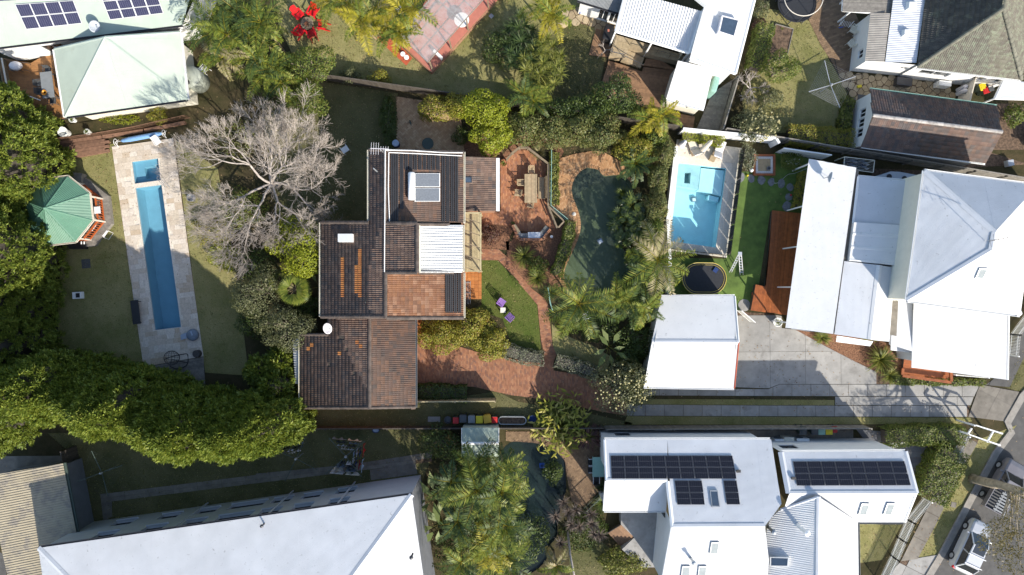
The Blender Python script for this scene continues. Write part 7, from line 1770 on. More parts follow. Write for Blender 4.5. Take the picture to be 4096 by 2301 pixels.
# egg chair on its stand
t = thing('hanging_egg_chair', 'black wire egg chair on a curved stand at the end of the lap pool', 'chair', T(0,2,1710,740)); p = T(0,2,1700,720,.06); m = MB()
for k in range(9):
 a = -PI/2+k*PI/8; m.tube([p+Vector((.62*math.sin(a)*math.sin(i*PI/10+.05), .55*math.cos(i*PI/10), .75-.5*math.cos(a)*math.sin(i*PI/10))) for i in range(11)], .014, 5)
for i in range(1, 10):
 r = math.sin(i*PI/10); m.tube([p+Vector((.62*r*math.sin(-PI/2+k*PI/8), .55*math.cos(i*PI/10), .75-.5*r*math.cos(-PI/2+k*PI/8))) for k in range(9)], .012, 5)
m.tube([p+Vector((.63*math.sin(k*PI/8), .57*math.cos(k*PI/8), .75)) for k in range(17)], .03, 6); m.build('basket', m_wicker, t)
m = MB(); m.tube(smooth_line([p+Vector((-.5,-.75,.03)), p+Vector((0,-.95,.03)), p+Vector((.6,-.85,.03)), p+Vector((.95,-.5,.03)), p+Vector((.95,.2,.05)), p+Vector((.93,.3,.9)), p+Vector((.5,.2,1.9)), p+Vector((.05,.02,2.0))], 4), .035, 8); m.tube([p+Vector((-.5,-.75,.03)), p+Vector((-.4,-.2,.03)), p+Vector((.9,-.45,.03))], .03, 6); m.tube([p+Vector((.05,.02,2.0)), p+Vector((0,0,1.3))], .01, 4); m.build('stand', m_black, t)
MB().lathe(T(0,2,1915,685,.06), [(.3,0),(.26,.2),(.3,.42),(.3,.44)], 20).solo('wicker_side_table', m_wicker, 'dark round wicker side table beside the egg chair', 'table'); MB().lathe(T(0,2,1705,895,.06), [(.36,.4),(.36,.44)], 20).solo('dark_round_table', m_wicker, 'dark round table top tucked under the conifer hedge', 'table')
MB().box(T(0,2,975,830,.5), (1.3,.75,.95), rz=.1).solo('covered_barbecue', m_navy, 'barbecue under a dark blue cover in the shade of the conifers', 'barbecue', bevel=.12)
m = MB()
for x in (1580,1620): a = T(0,1,x-30,410); m.tube(smooth_line([a+Vector((-.1,.2,-.6)), a+Vector((-.08,.1,.45)), a+Vector((.2,-.25,.5)), a+Vector((.5,-.7,.03))], 4), .022, 6)
m.solo('pool_handrail', m_steel, 'curved stainless handrails between spa and lap pool', 'handrail')
t = lthing('sun_lounger', 'pale sling lounger leaning beside the gazebo steps', 'lounger', T(0,1,985,895), -.6); part(t, 'seat', m_cushion, MB().box((.2,0,.35), (.9,.6,.04))); part(t, 'backrest', m_cushion, MB().box((-.5,0,.55), (.65,.6,.04), ry=-.6)); part(t, 'frame', m_white, MB().tube([(.6,-.32,.33),(.9,-.32,.02),(.9,.32,.02),(.6,.32,.33)], .02, 6).tube([(-.4,-.32,.35),(-.5,-.3,.0)], .02, 6).tube([(-.4,.32,.35),(-.5,.3,.0)], .02, 6))
t = thing('outdoor_cart', 'black trolley with white rollers below the gazebo eave', 'trolley', T(0,1,750,1045)); MB().box(T(0,1,750,1045,.4), (1.3,.55,.7)).build('body', m_black, t)
for x in (785,812): MB().tube([T(0,1,x,1005,.8), T(0,1,x,1030,.8)], .05, 8).build('roller', m_white, t)
MB().box(T(0,1,745,400,.35), (1.1,.9,.65), rz=-.1).solo('timber_crate', m_timber_grey, 'grey slatted timber box behind the gazebo', 'crate'); MB().lathe(T(0,1,707,315), [(.22,.5),(.22,.53)], 16).add(MB().tube([T(0,1,707,315), T(0,1,707,315)+Vector((0,0,.5))], .04, 6).v, []).solo('round_stand', m_concrete_old, 'small round stone stand in the gap above the gazebo', 'stand')
MB().lathe(T(0,1,1858,585), [(.3,0),(.34,.35),(.3,.36),(.28,.05)], 20).solo('wire_basket', m_galv, 'round wire basket beside the travertine under the bare tree', 'basket')
# ------------------------------------------------------------------ turquoise pool side
def lounger(loc, rz, label, mat, h=.3):
 t = lthing('pool_lounger', label, 'lounger', loc, rz, 'cream pool loungers'); part(t, 'seat', mat, MB().box((.25,0,h), (1.0,.68,.1)), bevel=.04); part(t, 'backrest', mat, MB().box((-.5,0,h+.3), (.75,.68,.1), ry=.75), bevel=.04); part(t, 'frame', m_timber, MB().box((.0,0,h-.09), (1.35,.74,.06))); part(t, 'base', m_timber, MB().box((0,0,(h-.1)/2), (.9,.5,h-.12)))
lounger(T(2,1,1745,100,.05), 1.9, 'cream sling lounger left of the pool umbrella', m_canvas); lounger(T(2,1,1990,125,.05), 1.2, 'white cushioned lounger right of the pool umbrella', m_cushion); MB().box(T(2,1,1932,205,.22), (.45,.4,.38), rz=-.4).solo('lounger_side_table', m_teak, 'small teak side table at the foot of the right lounger', 'table')
a, b = T(2,1,1830,130,.3), T(2,1,1935,25,2.2); t = thing('folded_umbrella', 'tall folded cream umbrella between the pool loungers', 'umbrella', (a.x,a.y,0)); MB().tube([a, a.lerp(b,.15), a.lerp(b,.8), b], [.05,.24,.16,.02], 9).build('canopy', m_canvas, t); MB().tube([Vector((a.x,a.y,.05)), a], .03, 8).build('pole', m_alu, t); MB().lathe((a.x,a.y,.05), [(.28,0),(.28,.06),(.05,.1)], 16).build('base', m_stone, t)
MB().lathe(T(2,1,1630,75,.05), [(.2,0),(.3,.3),(.22,.8),(.1,1.1),(.16,1.3),(.02,1.45)], 12).solo('statue', m_cushion, 'pale garden figure in the top left corner of the pool deck', 'statue', smooth=True)
def cleaner(loc, label, mat, rz=.1): t = lthing('pool_cleaner', label, 'pool cleaner', loc, rz); part(t, 'body', mat, MB().box((0,0,.1), (.42,.42,.18)), bevel=.06); part(t, 'cover', m_white if mat is m_bluegrey else m_navy, MB().box((0,-.03,.2), (.26,.24,.05)), bevel=.02)
cleaner(T(2,1,1790,580,0)+Vector((0,0,-1.29)), 'grey robot cleaner on the floor of the turquoise pool', m_bluegrey); cleaner(T(2,1,852,1000,0)+Vector((0,0,-.2)), 'small blue float in the lagoon pool', m_bluegrey, .5); cleaner(T(2,3,290,392,0)+Vector((0,0,-.22)), 'blue robot cleaner in the shaded pool', m_blue)
# trampolines
def trampoline(name, label, loc, L, w, h, mat_edge, net=0):
 t = thing(name, label, 'trampoline', loc); loc = Vector(loc)
 def rg(k, z, n=40): return [loc+Vector(((L/2-w/2)*(1 if math.cos(a) > 0 else -1)+(w/2-k)*math.cos(a), (w/2-k)*math.sin(a), z)) for a in [i*2*PI/n+.001 for i in range(n)]]
 MB().add(rg(.12,h), [tuple(range(40))]).build('mat', m_blackmesh, t); r = rg(0,h+.03); MB().tube(r+[r[0]], .03, 8, False).build('rim', mat_edge, t); r = rg(.17,h+.03); MB().tube(r+[r[0]], .015, 6, False).build('inner_rim', mat_edge, t)
 a, b = rg(.03,h+.02), rg(.15,h+.012); MB().add(a+b, [(i,(i+1)%40,40+(i+1)%40,40+i) for i in range(40)]).build('spring_cover', m_black, t)
 for k in (3,8,13,18,23,28,33,38): p = rg(.05,0)[k]; MB().bar(p, p+Vector((0,0,h)), .06).build('leg', m_dgrey, t)
 if net:
  r = rg(0,net); MB().tube(r+[r[0]], .035, 6, False).build('top_ring', m_canvas, t)
  for k in range(0,40,5): MB().tube([rg(0,h)[k], r[k]], .025, 6).build('net_pole', m_dgrey, t)
 return t
m_gold = M('yellow_trim', (.55,.42,.09), .5, .1)
trampoline('oval_trampoline', 'black oval trampoline with yellow rim on the artificial lawn', T(2,1,1830,1362), 3.55, 2.55, .75, m_gold); trampoline('netted_trampoline', 'round black trampoline with safety ring at the top edge', T(3,0,240,70), 3.1, 3.1, .8, m_black, 2.1)
MB().box(T(2,1,1965,1280,.83), (.34,.4,.06), rz=-.6).solo('blue_book', m_navy, 'blue folded mat lying on the oval trampoline', 'mat'); MB().box(T(2,1,2048,1395,.3), (.1,.42,.06)).solo('trampoline_ladder', m_white, 'short white step hooked to the oval trampoline rim', 'step')
t = thing('a_frame_ladder', 'aluminium step ladder standing open on the artificial lawn', 'ladder', T(2,1,2170,1250)); top = T(2,1,2200,1120,2.0)
for s, (x0, x1) in ((0,(2098,2118)), (1,(2200,2230))):
 ft = [T(2,1,x,1300 if s == 0 else 1325) for x in (x0, x1)]; tp = [top+Vector((-.1,0,0)), top+Vector((.1,0,0))]
 for i in (0,1): MB().bar(ft[i], tp[i], .06, .03).build('stile', m_alu, t)
 for k in range(1, 8): MB().bar(ft[0].lerp(tp[0],k/8), ft[1].lerp(tp[1],k/8), .07, .025).build('rung', m_alu, t)
MB().box(top, (.3,.25,.04)).build('top_cap', m_alu, t)
# fire pit, stones, lamps
p = T(3,1,-45,270); t = thing('fire_pit_planter', 'square sandpit planter with red timber edge and white pebbles', 'planter', p)
for dx, dy, sx, sy in ((0,.78,1.75,.16),(0,-.78,1.75,.16),(.8,0,.16,1.4),(-.8,0,.16,1.4)): MB().box(p+Vector((dx,dy,.15)), (sx,sy,.3), rz=0).build('edge_board', m_deck_red, t)
MB().box(p+Vector((0,0,.1)), (1.42,1.38,.2)).build('pebble_bed', M('white_pebbles', (.6,.59,.57), .8, .4, 20), t); MB().box(p+Vector((0,0,.22)), (1.0,.98,.04)).build('stone_slab', m_sandstone, t); MB().lathe(p+Vector((.3,-.3,.24)), [(.14,0),(.16,.2),(.12,.2),(.1,.04)], 14).build('pot', m_stone, t)
rn = random.Random(8)
for k, (c, r, x, y, s) in enumerate(((2,1,2208,382,.6),(2,1,2308,395,.52),(2,1,2405,410,.55),(3,1,30,430,.5),(3,1,130,445,.55),(3,1,210,480,.5),(3,1,200,575,.5),(3,1,180,668,.62),(2,1,2410,330,.5))):
 p = T(c,r,x,y); n = 8; MB().prism([(p.x+s*.62*rn.uniform(.8,1.12)*math.cos(a*2*PI/n), p.y+s*.72*rn.uniform(.8,1.12)*math.sin(a*2*PI/n)) for a in range(n)], .008, .05).solo('stepping_stone', m_stone, 'grey stepping stone in the artificial lawn, %s' % ('first from the pool deck|second from the pool deck|third from the pool deck|fourth from the pool deck|fifth from the pool deck|sixth, where the path turns down|seventh, in the downward run|last and largest, nearest the red deck|half hidden against the square planter'.split('|')[k]), 'stone', 'stepping stones in the artificial lawn', bevel=.015)
MB().lathe(T(2,2,2240,220), [(.5,0),(.5,.03),(.46,.035)], 24).solo('round_stepping_stone', m_concrete, 'large round pale stone at the corner of the red deck', 'stone')
for c, r, x, y, rr, mt, lb in ((2,1,2305,320,.17,m_white,'white ball lamp at the edge of the artificial lawn'), (2,1,2268,368,.1,m_yellow,'small yellow-green toy ball on the stepping stones'), (3,1,218,558,.08,m_red,'small red toy on a stepping stone')): MB().lathe(T(c,r,x,y), [(.01,0),(rr*.7,rr*.3),(rr,rr),(rr*.7,rr*1.7),(.01,rr*2)], 14).solo('ball', mt, lb, 'ball', smooth=True)
MB().box(T(3,1,257,240,.02)+Vector((0,0,.2)), (.5,.48,.42), rz=-.1).solo('white_cube_table', m_white, 'small white cube table on the shaded turf corner', 'table', bevel=.03); t = chair(T(3,1,198,238), .5, 'small pale toy chair beside the white cube table', m_white, name='toy_chair', w=.3, seat=.3, back=.25)
MB().tube(smooth_line(TL(3,1,[(375,300),(260,345),(190,360),(110,430),(60,440),(40,400)],.03), 5), .02, 5).solo('garden_hose', m_alu, 'pale hose lying across the artificial lawn', 'hose'); MB().tube(smooth_line(TL(3,0,[(610,600),(600,570),(640,570),(660,650),(690,740),(770,780),(900,760),(910,720),(830,720)],.05), 5), .025, 5).solo('garden_hose', m_black, 'black hose coiled across the old pavers', 'hose')
# ------------------------------------------------------------------ clothes lines
def hoist(label, c, R, h, ang, mat, lines=7, n=4):
 t = thing('rotary_clothes_hoist', label, 'clothes hoist', c); c = Vector(c); top = c+Vector((0,0,h)); m = MB(); m.tube([c, top+Vector((0,0,.15))], .04, 8); m.build('mast', m_galv, t); tips = [top+Vector((R*math.cos(ang+k*2*PI/n), R*math.sin(ang+k*2*PI/n), .18)) for k in range(n)]
 for q in tips: MB().tube([top-Vector((0,0,.1)), q], .028, 6).build('arm', mat, t)
 m = MB()
 for j in range(lines):
  f = .35+.65*j/(lines-1)
  for k in range(n): m.tube([top.lerp(tips[k],f), top.lerp(tips[(k+1)%n],f)], .004, 3, False)
 m.build('line', m_alu if mat is m_alu else m_greenbin, t); MB().lathe(top-Vector((0,0,.1)), [(.1,0),(.12,.15),(.05,.3)], 12).build('hub', m_galv, t); return top
hc = T(3,0,505,885); hoist('square rotary clothes hoist on the sunny lawn at the upper right', hc, 1.95, 1.9, math.radians(18), m_alu, 8)
cn = ['white', 'pale blue', 'dark grey', 'white', 'blue-grey', 'navy', 'cream', 'red']
cm = [m_cushion, m_lblue, m_dgrey, m_cushion, m_bluegrey, m_navy, m_canvas, m_red_bin]
def garment(a, b, drop, mat, label, group):
 a, b = Vector(a), Vector(b); n = 5; s = Vector((-(b-a).y, (b-a).x, 0)).normalized(); vs = []
 for i in range(n+1):
  p = a.lerp(b, i/n); off = s*.07*math.sin(i*2.3); vs += [p+Vector((0,0,.01)), p+off+Vector((0,0,-drop*.55)), p+off*2.2+s*.08+Vector((0,0,-drop))]
 MB().add(vs, [(3*i+k, 3*i+k+1, 3*i+4+k, 3*i+3+k) for i in range(n) for k in range(2)]).solo('garment', mat, label, 'laundry', group)
for (x, y, R, lb, rows) in ((1060,1390,1.9,'small rotary clothes hoist near the sand-roofed shed',0), (455,270,1.9,'rotary clothes hoist with a few garments beside the conifer',1), (920,250,2.0,'rotary clothes hoist loaded with laundry above the apartment path',2)):
 p = T(0,3,1110,400) if rows == 0 else T(1,3,x,y); ang = math.radians(20 if rows == 0 else 65 if rows == 1 else 40); hoist(lb, p, R, 1.9, ang, m_greenbin, 6)
 top = p+Vector((0,0,1.9)); tips = [top+Vector((R*math.cos(ang+k*PI/2), R*math.sin(ang+k*PI/2), .18)) for k in range(4)]
 if rows:
  i = 0
  for k in ((0,) if rows == 1 else (0,2,3)):
   for j in range(3 if rows == 1 else 4):
    f = .42+.18*j; a, b = top.lerp(tips[k],f), top.lerp(tips[(k+1)%4],f); g = 'laundry on the %s hoist' % ('left' if rows == 1 else 'right')
    for q in range(2): garment(a.lerp(b,.08+.46*q), a.lerp(b,.42+.46*q+.05*(j%2)), .5+.3*((i*7)%3)/2, cm[(i*5+k+q)%8], '%s garment on the %s south clothes hoist, %s along its lines' % (cn[(i*5+k+q)%8], 'left' if rows == 1 else 'right', '%d%s' % (2*i+q+1, 'stndrdth'[2*min(2*i+q,3):][:2] if 2*i+q < 3 else 'th')), g); i += 1
t = thing('folding_clothes_frame', 'wall-mounted clothes frame with laundry between white roofs', 'clothes line', T(3,1,880,260)); q = TL(3,1,[(740,188),(1028,222),(1015,338),(730,300)],1.7)
for i in range(4): MB().bar(q[i], q[(i+1)%4], .05).build('frame', m_cream, t)
for k in range(1, 8): MB().tube([q[0].lerp(q[3],k/8), q[1].lerp(q[2],k/8)], .008, 3).build('line', m_alu, t)
for p in (q[0], q[1]): MB().bar((p.x,p.y,0), p, .06).build('post', m_cream, t)
for k in range(7): f = .1+.12*k; a, b = q[0].lerp(q[3],f), q[1].lerp(q[2],f); o_ = .08*(k%3); garment(a.lerp(b,.02+o_), a.lerp(b,.7+o_), .45, [m_bluegrey,m_lblue,m_cushion,m_navy,m_lblue,m_cushion,m_bluegrey][k], 'washing on the wall-mounted clothes frame, %s row from the fence' % 'first second third fourth fifth sixth seventh'.split()[k], 'washing on the clothes frame')
# ------------------------------------------------------------------ dishes and aerials
def dish(label, p, az, R, mat, h=.6, el=.6):
 p = Vector(p); t = thing('satellite_dish', label, 'satellite dish', p, 'satellite dishes'); d = Vector((math.cos(az)*math.cos(el), math.sin(az)*math.cos(el), math.sin(el))); rot = d.to_track_quat('Z','Y').to_matrix().to_4x4()
 m = MB(); m.lathe((0,0,0), [(.01,0),(R*.4,.03),(R*.75,.09),(R,.17),(R,.185),(R*.75,.11),(R*.4,.05),(.01,.02)], 22, 1, .85); m.xf(Matrix.Translation(p+Vector((0,0,h))) @ rot); m.build('reflector', mat, t, smooth=True)
 MB().tube([p-Vector((0,0,.1)), p+Vector((0,0,h))], .03, 6).tube([p+Vector((.4,.1,-.05)), p+Vector((0,0,h*.7))], .015, 5).build('mast', m_galv, t); f = p+Vector((0,0,h))+d*R*1.1-Vector((0,0,R*.35)); MB().tube([p+Vector((0,0,h-R*.7)), f], .015, 5).box(f, (.08,.08,.08)).build('feed_arm', m_galv, t)
dish('grey satellite dish on the pale green roof between solar arrays', P1.t(0,0,950,285), -.3, .45, m_tankblue, el=.75); dish('white satellite dish at the garage roof corner by the silvery tree', O(827,826,3.35), .2, .42, m_cushion, el=.9); dish('satellite dish seen edge-on on the white ribbed roof', E1.t(3,1,540,395), -.2, .42, m_tankblue, .7, .15)
def aerial(label, p, ang, h, n, mat):
 p = Vector(p); t = thing('tv_aerial', label, 'aerial', p, 'television aerials'); top = p+Vector((0,0,h)); MB().tube([p-Vector((0,0,.2)), top], .022, 6).build('mast', m_galv, t); d = Vector((math.cos(ang), math.sin(ang), 0)); s = Vector((-d.y,d.x,0)); MB().bar(top-d*.65, top+d*.65, .03).build('boom', mat, t)
 for k in range(n): f = -.6+1.2*k/(n-1); w = .42 if k < n/2 else .18; MB().tube([top+d*f-s*w, top+d*f+s*w], .012, 4).build('element', mat, t)
aerial('silver television aerial standing above the top left roof corner of the brown house', PW.o(965,385), math.radians(-2), 1.5, 8, m_cushion); aerial('thin aerial on the hip of the white ribbed roof', T(3,1,2070,1000,8.3), 0.2, 1.6, 5, m_timber_dark)
# ------------------------------------------------------------------ other yard things
p = T(2,0,915,350); t = thing('kettle_barbecue', 'black covered barbecue on the small brown deck', 'barbecue', p); MB().box(p+Vector((0,0,.5)), (.75,1.3,.95), rz=-.25).build('cover', m_black, t, bevel=.12); MB().box(p+Vector((0,.1,.98)), (.15,.2,.02)).build('label_patch', m_pinkpaint, t)
MB().lathe(T(2,0,487,235), [(.45,0),(.46,.2),(.36,.34),(.02,.38)], 12, 1.05, .8).solo('boulder', m_sandstone, 'rounded sandstone boulder at the edge of the shaded lawn', 'boulder', smooth=True)
bed = thing('raised_garden_bed', 'raised bed of dry soil edged with timber on the sunny lawn', 'garden bed', T(3,0,130,380)); q = TL(3,0,[(75,232),(245,280),(190,520),(0,620),(-20,560)],.3); MB().prism(q, 0, .26).build('soil', m_soil, bed)
for i in range(len(q)): MB().bar(q[i]-Vector((0,0,.14)), q[(i+1)%len(q)]-Vector((0,0,.14)), .06, .3).build('edge_board', m_timber_grey, bed)
t = thing('clothes_airer', 'white folding clothes airer beside the slatted pergola', 'airer', T(3,0,760,215))
for k in range(8): MB().tube([T(3,0,710+k*15,195+k*3,.9), T(3,0,690+k*15,245+k*3,.9)], .012, 4).build('rail', m_white, t)
for a, b in (((735,190),(685,250)), ((832,205),(775,268))): MB().bar(T(3,0,*a,.9), T(3,0,*b,.9), .03).build('rail', m_white, t); MB().bar(T(3,0,*a,0), T(3,0,*b,.9), .03).build('leg', m_white, t); MB().bar(T(3,0,*b,0), T(3,0,*a,.9), .03).build('leg', m_white, t)
def acunit(p, label, rz=0): t = lthing('air_conditioner', label, 'air conditioner', p, rz, 'outdoor air conditioners'); part(t, 'cabinet', m_white, MB().box((0,0,.5), (1.0,.4,.8)), bevel=.02); part(t, 'fan_grille', m_grey, MB().tube([(-.15,.2,.5),(-.15,.215,.5)], .3, 20)); part(t, 'foot', m_dgrey, MB().box((0,0,.05), (.9,.3,.1)))
acunit(T(3,3,85,135), 'white air conditioner left of the pair beside the white solar house'); acunit(T(3,3,295,130), 'white air conditioner right of the pair beside the white solar house'); acunit(T(3,0,1645,835), 'large white air conditioner on the crazy paving', -.1); MB().box(T(3,3,185,130,.5), (.8,.4,.9)).solo('meter_box', m_cream, 'cream cabinet between the two air conditioners', 'cabinet', bevel=.02)
MB().box(T(3,0,1300,795,.3), (1.25,.65,.55), rz=-.1).solo('storage_chest', m_frame, 'dark outdoor storage chest on the crazy paving', 'chest', bevel=.05)
for x, y, lb in ((1830,870,'upper'),(1825,908,'lower')): MB().lathe(T(3,0,x,y), [(.17,0),(.18,1.0),(.12,1.15),(.05,1.2)], 14).solo('gas_cylinder', m_cushion, 'white gas cylinder beside the shed path, %s one' % lb, 'gas cylinder', 'gas cylinders')
MB().box(T(3,0,1910,890,.9), (.06,1.9,1.75), rz=-.25).solo('side_gate', m_canvas, 'plain cream side gate between grey house and shed', 'gate')
for x, y, mt, lb in ((2000,870,m_yellow,'yellow-lidded bin behind the cream side gate'), (2030,900,m_red_bin,'red-lidded bin behind the cream side gate'), (2070,880,m_dgrey,'dark bin behind the cream side gate')): bin_(T(3,0,x,y), .3, mt, m_greenbin, lb, .95)
MB().box(T(3,0,915,945,.05), (.85,.5,.04), rz=-.1).solo('doormat', m_dgrey, 'dark doormat at the shed corner', 'mat')
for c, r, x, y, s, mt, lb in ((3,0,880,835,(.35,.22,.2),m_yellow,'yellow toy on the crazy paving'), (3,0,860,1165,(.3,.35,.3),m_red,'red toy car beside the shed wall'), (3,0,868,1120,(.1,.5,.2),m_blue,'blue toy beside the shed wall'), (3,1,845,135,(.32,.38,.5),m_yellow,'yellow plastic tub behind the tiled shed'), (3,1,1085,130,(.9,.45,.5),m_tankblue,'grey box under the shed eave'), (3,0,705,265,(.4,.08,.05),m_blue,'blue scooter deck beside the airer'), (2,0,663,112,(.25,.25,.5),m_blue,'blue tub by the french doors'), (3,0,2325,1180,(.5,.5,.5),m_tankblue,'grey crate in the dirt yard')):
 if lb.startswith('grey crate'): c, r, x, y = 3, 1, 2325, 250
 MB().box(T(c,r,x,y,s[2]/2), s, rz=.2).solo('yard_object', mt, lb, 'toy' if 'toy' in lb or 'scooter' in lb else 'tub', bevel=.04)
m = MB(); a, b = T(3,0,830,1330,.35), T(3,0,860,1260,.35)
for p in (a, b):
 for k in range(14): m.tube([p+Vector((.3*math.cos(k*PI/7)*.6, .3*math.cos(k*PI/7)*.8, .3*math.sin(k*PI/7))), p+Vector((.3*math.cos((k+1)*PI/7)*.6, .3*math.cos((k+1)*PI/7)*.8, .3*math.sin((k+1)*PI/7)))], .018, 5)
m.tube([a, a.lerp(b,.5)+Vector((0,0,.35)), b], .02, 6); m.tube([b, b+Vector((-.2,.1,.6)), b+Vector((.2,.0,.62))], .015, 5); m.solo('bicycle', m_frame, 'dark bicycle leaning against the shed gable', 'bicycle')
for c, r, x0, y0, x1, y1, w, lb in ((3,1,1385,205,1545,225,.55,'aluminium ladder lying below the shed eave'), (2,3,1370,70,1860,85,.4,'long grey ladder lying beside the white solar house')):
 a, b = T(c,r,x0,y0,.3), T(c,r,x1,y1,.3); d = (b-a).normalized(); s = Vector((-d.y,d.x,0))*w/2; m = MB(); m.bar(a-s, b-s, .06); m.bar(a+s, b+s, .06); n = int((b-a).length/.32)
 for k in range(1, n): p = a.lerp(b, k/n); m.bar(p-s, p+s, .04)
 m.solo('ladder', m_alu, lb, 'ladder')
# glass table in the brick court
p = T(2,3,822,382); t = thing('patio_table', 'pale green glass patio table half under the white roof edge', 'table', p); MB().box(p+Vector((0,0,.72)), (.95,1.6,.03)).build('table_top', m_palegreen, t)
for sx in (-.4,.4):
 for sy in (-.7,.7): MB().bar(p+Vector((sx,sy,0)), p+Vector((sx,sy,.7)), .04).build('leg', m_white, t)
for x, y, rz, lb in ((765,340,0,'left of the glass table, upper'), (765,410,0,'left of the glass table, lower'), (805,510,PI/2,'at the lower end of the glass table')): chair(T(2,3,x,y), rz, 'black sling chair '+lb, m_black, slat=False, name='sling_chair', fmat=m_alu, group='black chairs round the glass table')
# ------------------------------------------------------------------ cars
def car(name, label, front, rear, Wd, body, kind, cat='car'):
 f, r = Vector((front[0],front[1],0)), Vector((rear[0],rear[1],0)); L = (f-r).length; t = lthing(name, label, cat, (f+r)/2, math.atan2((f-r).y, (f-r).x)); X = L/2; w = Wd/2
 if kind == 'wagon': secs = [(-X,.75,.45,.9),(-X+.12,.95,.42,1.02),(-X+.5,1.0,.32,1.05),(-.6,1.0,.3,1.06),(.55,1.0,.3,1.04),(X-.9,.98,.3,.98),(X-.35,.92,.32,.88),(X-.08,.8,.38,.72),(X,.62,.45,.62)]
 else: secs = [(-X+1.75,1.0,.45,1.1),(-.1,1.0,.42,1.12),(.6,1.0,.42,1.14),(X-1.1,.98,.42,1.12),(X-.4,.94,.44,1.05),(X-.08,.82,.48,.9),(X,.68,.52,.75)]
 m = MB(); vs = []; prof = [(-1,0),(-1.0,.55),(-.93,.88),(-.78,1.0),(0,1.03),(.78,1.0),(.93,.88),(1.0,.55),(1,0)]
 for x, k, z0, z1 in secs:
  for a, b in prof: vs.append((x, a*w*k, z0+(z1-z0)*b))
 n = len(prof); fs = [(i*n+j, i*n+j+1, (i+1)*n+j+1, (i+1)*n+j) for i in range(len(secs)-1) for j in range(n-1)]+[tuple(range(n)), tuple(range(len(vs)-1, len(vs)-n-1, -1))]+[(i*n, (i+1)*n, (i+1)*n+n-1, i*n+n-1) for i in range(len(secs)-1)]
 part(t, 'body', body, m.add(vs, fs), smooth=False)
 # cabin: base ring -> roof
 x0, x1, x2, x3, zr = (-X+.25, -X+.75, .35, 1.15, 1.62) if kind == 'wagon' else (-X+1.8, -X+2.0, .55, 1.2, 1.72)
 zb = 1.03 if kind == 'wagon' else 1.12; lo = [(x0,-w*.86,zb),(x3,-w*.84,zb-.04),(x3,w*.84,zb-.04),(x0,w*.86,zb)]; hi = [(x1,-w*.7,zr-.03),(x2,-w*.68,zr-.04),(x2,w*.68,zr-.04),(x1,w*.7,zr-.03)]
 part(t, 'windows', m_wglass, MB().add(lo+hi, [(0,1,5,4),(1,2,6,5),(2,3,7,6),(3,0,4,7)]))
 part(t, 'roof', body, MB().add(hi+[(q[0]*.97,q[1]*.93,zr+.02) for q in hi], [(0,1,5,4),(1,2,6,5),(2,3,7,6),(3,0,4,7),(4,5,6,7)]))
 pil = MB()
 for i in range(4): pil.bar(lo[i], hi[i], .08)
 for s in (0, 3): pil.bar([(lo[0][0]+lo[1][0])/2, lo[s][1], zb], [(hi[0][0]+hi[1][0])/2, hi[s][1], zr-.03], .07)
 part(t, 'pillar', body, pil)
 if kind == 'wagon':
  part(t, 'sunroof', m_wglass, MB().box((.05,0,zr+.03), (.75,w*1.05,.012)))
  for x in (-.5,-1.3): part(t, 'roof_bar', m_alu, MB().bar((x,-w*.8,zr+.09), (x,w*.8,zr+.09), .05))
 else:
  part(t, 'tray', m_dgrey, MB().box((-X+.95,0,.78), (1.85,Wd*.95,.12)))
  for y in (-1,1): part(t, 'tray_side', body, MB().box((-X+.95,y*w*.94,1.0), (1.85,.06,.4)))
  part(t, 'tailgate', body, MB().box((-X+.05,0,1.0), (.06,Wd*.95,.4)))
  for k in range(7): part(t, 'rack_slat', m_grey, MB().box((-X+.2+.24*k,-w*.25,1.3), (.13,Wd*.55,.03)))
  for y in (-.75,.1): part(t, 'rack_rail', m_grey, MB().box((-X+.95,w*y,1.27), (1.8,.06,.05)))
 for s in (-1,1):
  part(t, 'tail_lamp', m_red, MB().box((-X+.14,s*w*.82,.85), (.22,.22,.22)), bevel=.04); part(t, 'headlight', m_glass, MB().box((X-.22,s*w*.66,.72), (.3,.3,.14), rz=-s*.5), bevel=.03); part(t, 'mirror', body, MB().box((.95,s*(w+.08),1.02), (.12,.22,.14)), bevel=.03)
  for x in (-X+.85, X-.9):
   wh = part(t, 'wheel', m_black, MB().tube([(x,s*(w-.22),.33),(x,s*(w-.0),.33)], .34, 20)); wh2 = MB().tube([(x,s*(w-.02),.33),(x,s*(w+.012),.33)], .2, 14).build('rim', m_alu, wh)
 part(t, 'windscreen_wiper', m_black, MB().bar((1.18,-w*.5,zb+.0), (1.1,w*.1,zb+.05), .03))
 return t
m_silver = M('silver_car_paint', (.55,.56,.57), .25, .03, metal=.3); m_ute = M('grey_car_paint', (.2,.19,.2), .3, .05, metal=.3)
car('station_wagon', 'silver station wagon with roof bars parked at the kerb', T(3,3,2020,905), T(3,3,1800,1375), 1.85, m_silver, 'wagon'); car('pickup_truck', 'dark grey utility truck with slatted tray rack under the leaning street tree', T(3,3,2345,335), T(3,3,2085,790), 1.9, m_ute, 'ute', 'truck'); car('white_van', 'white van nose at the right edge beside the tiled shed', T(3,1,2440,140)+Vector((1.2,0,0)), T(3,0,2440,1290)+Vector((1.2,.6,0)), 1.8, m_white, 'wagon', 'van')
MB().lathe(T(3,3,1790,768), [(.3,0),(.3,.03)], 4, rz=.6).solo('service_pit_lid', m_concrete_old, 'small square service lid in the verge grass', 'lid')
MB().tube([T(2,3,535,1010,.1), T(2,3,560,1250,2.2), T(2,3,600,1447,3.4)], [.11,.09,.07], 8).solo('leaning_trunk', m_trunk_pale, 'thin pale leaning trunk among the dark cordylines', 'trunk', smooth=True)
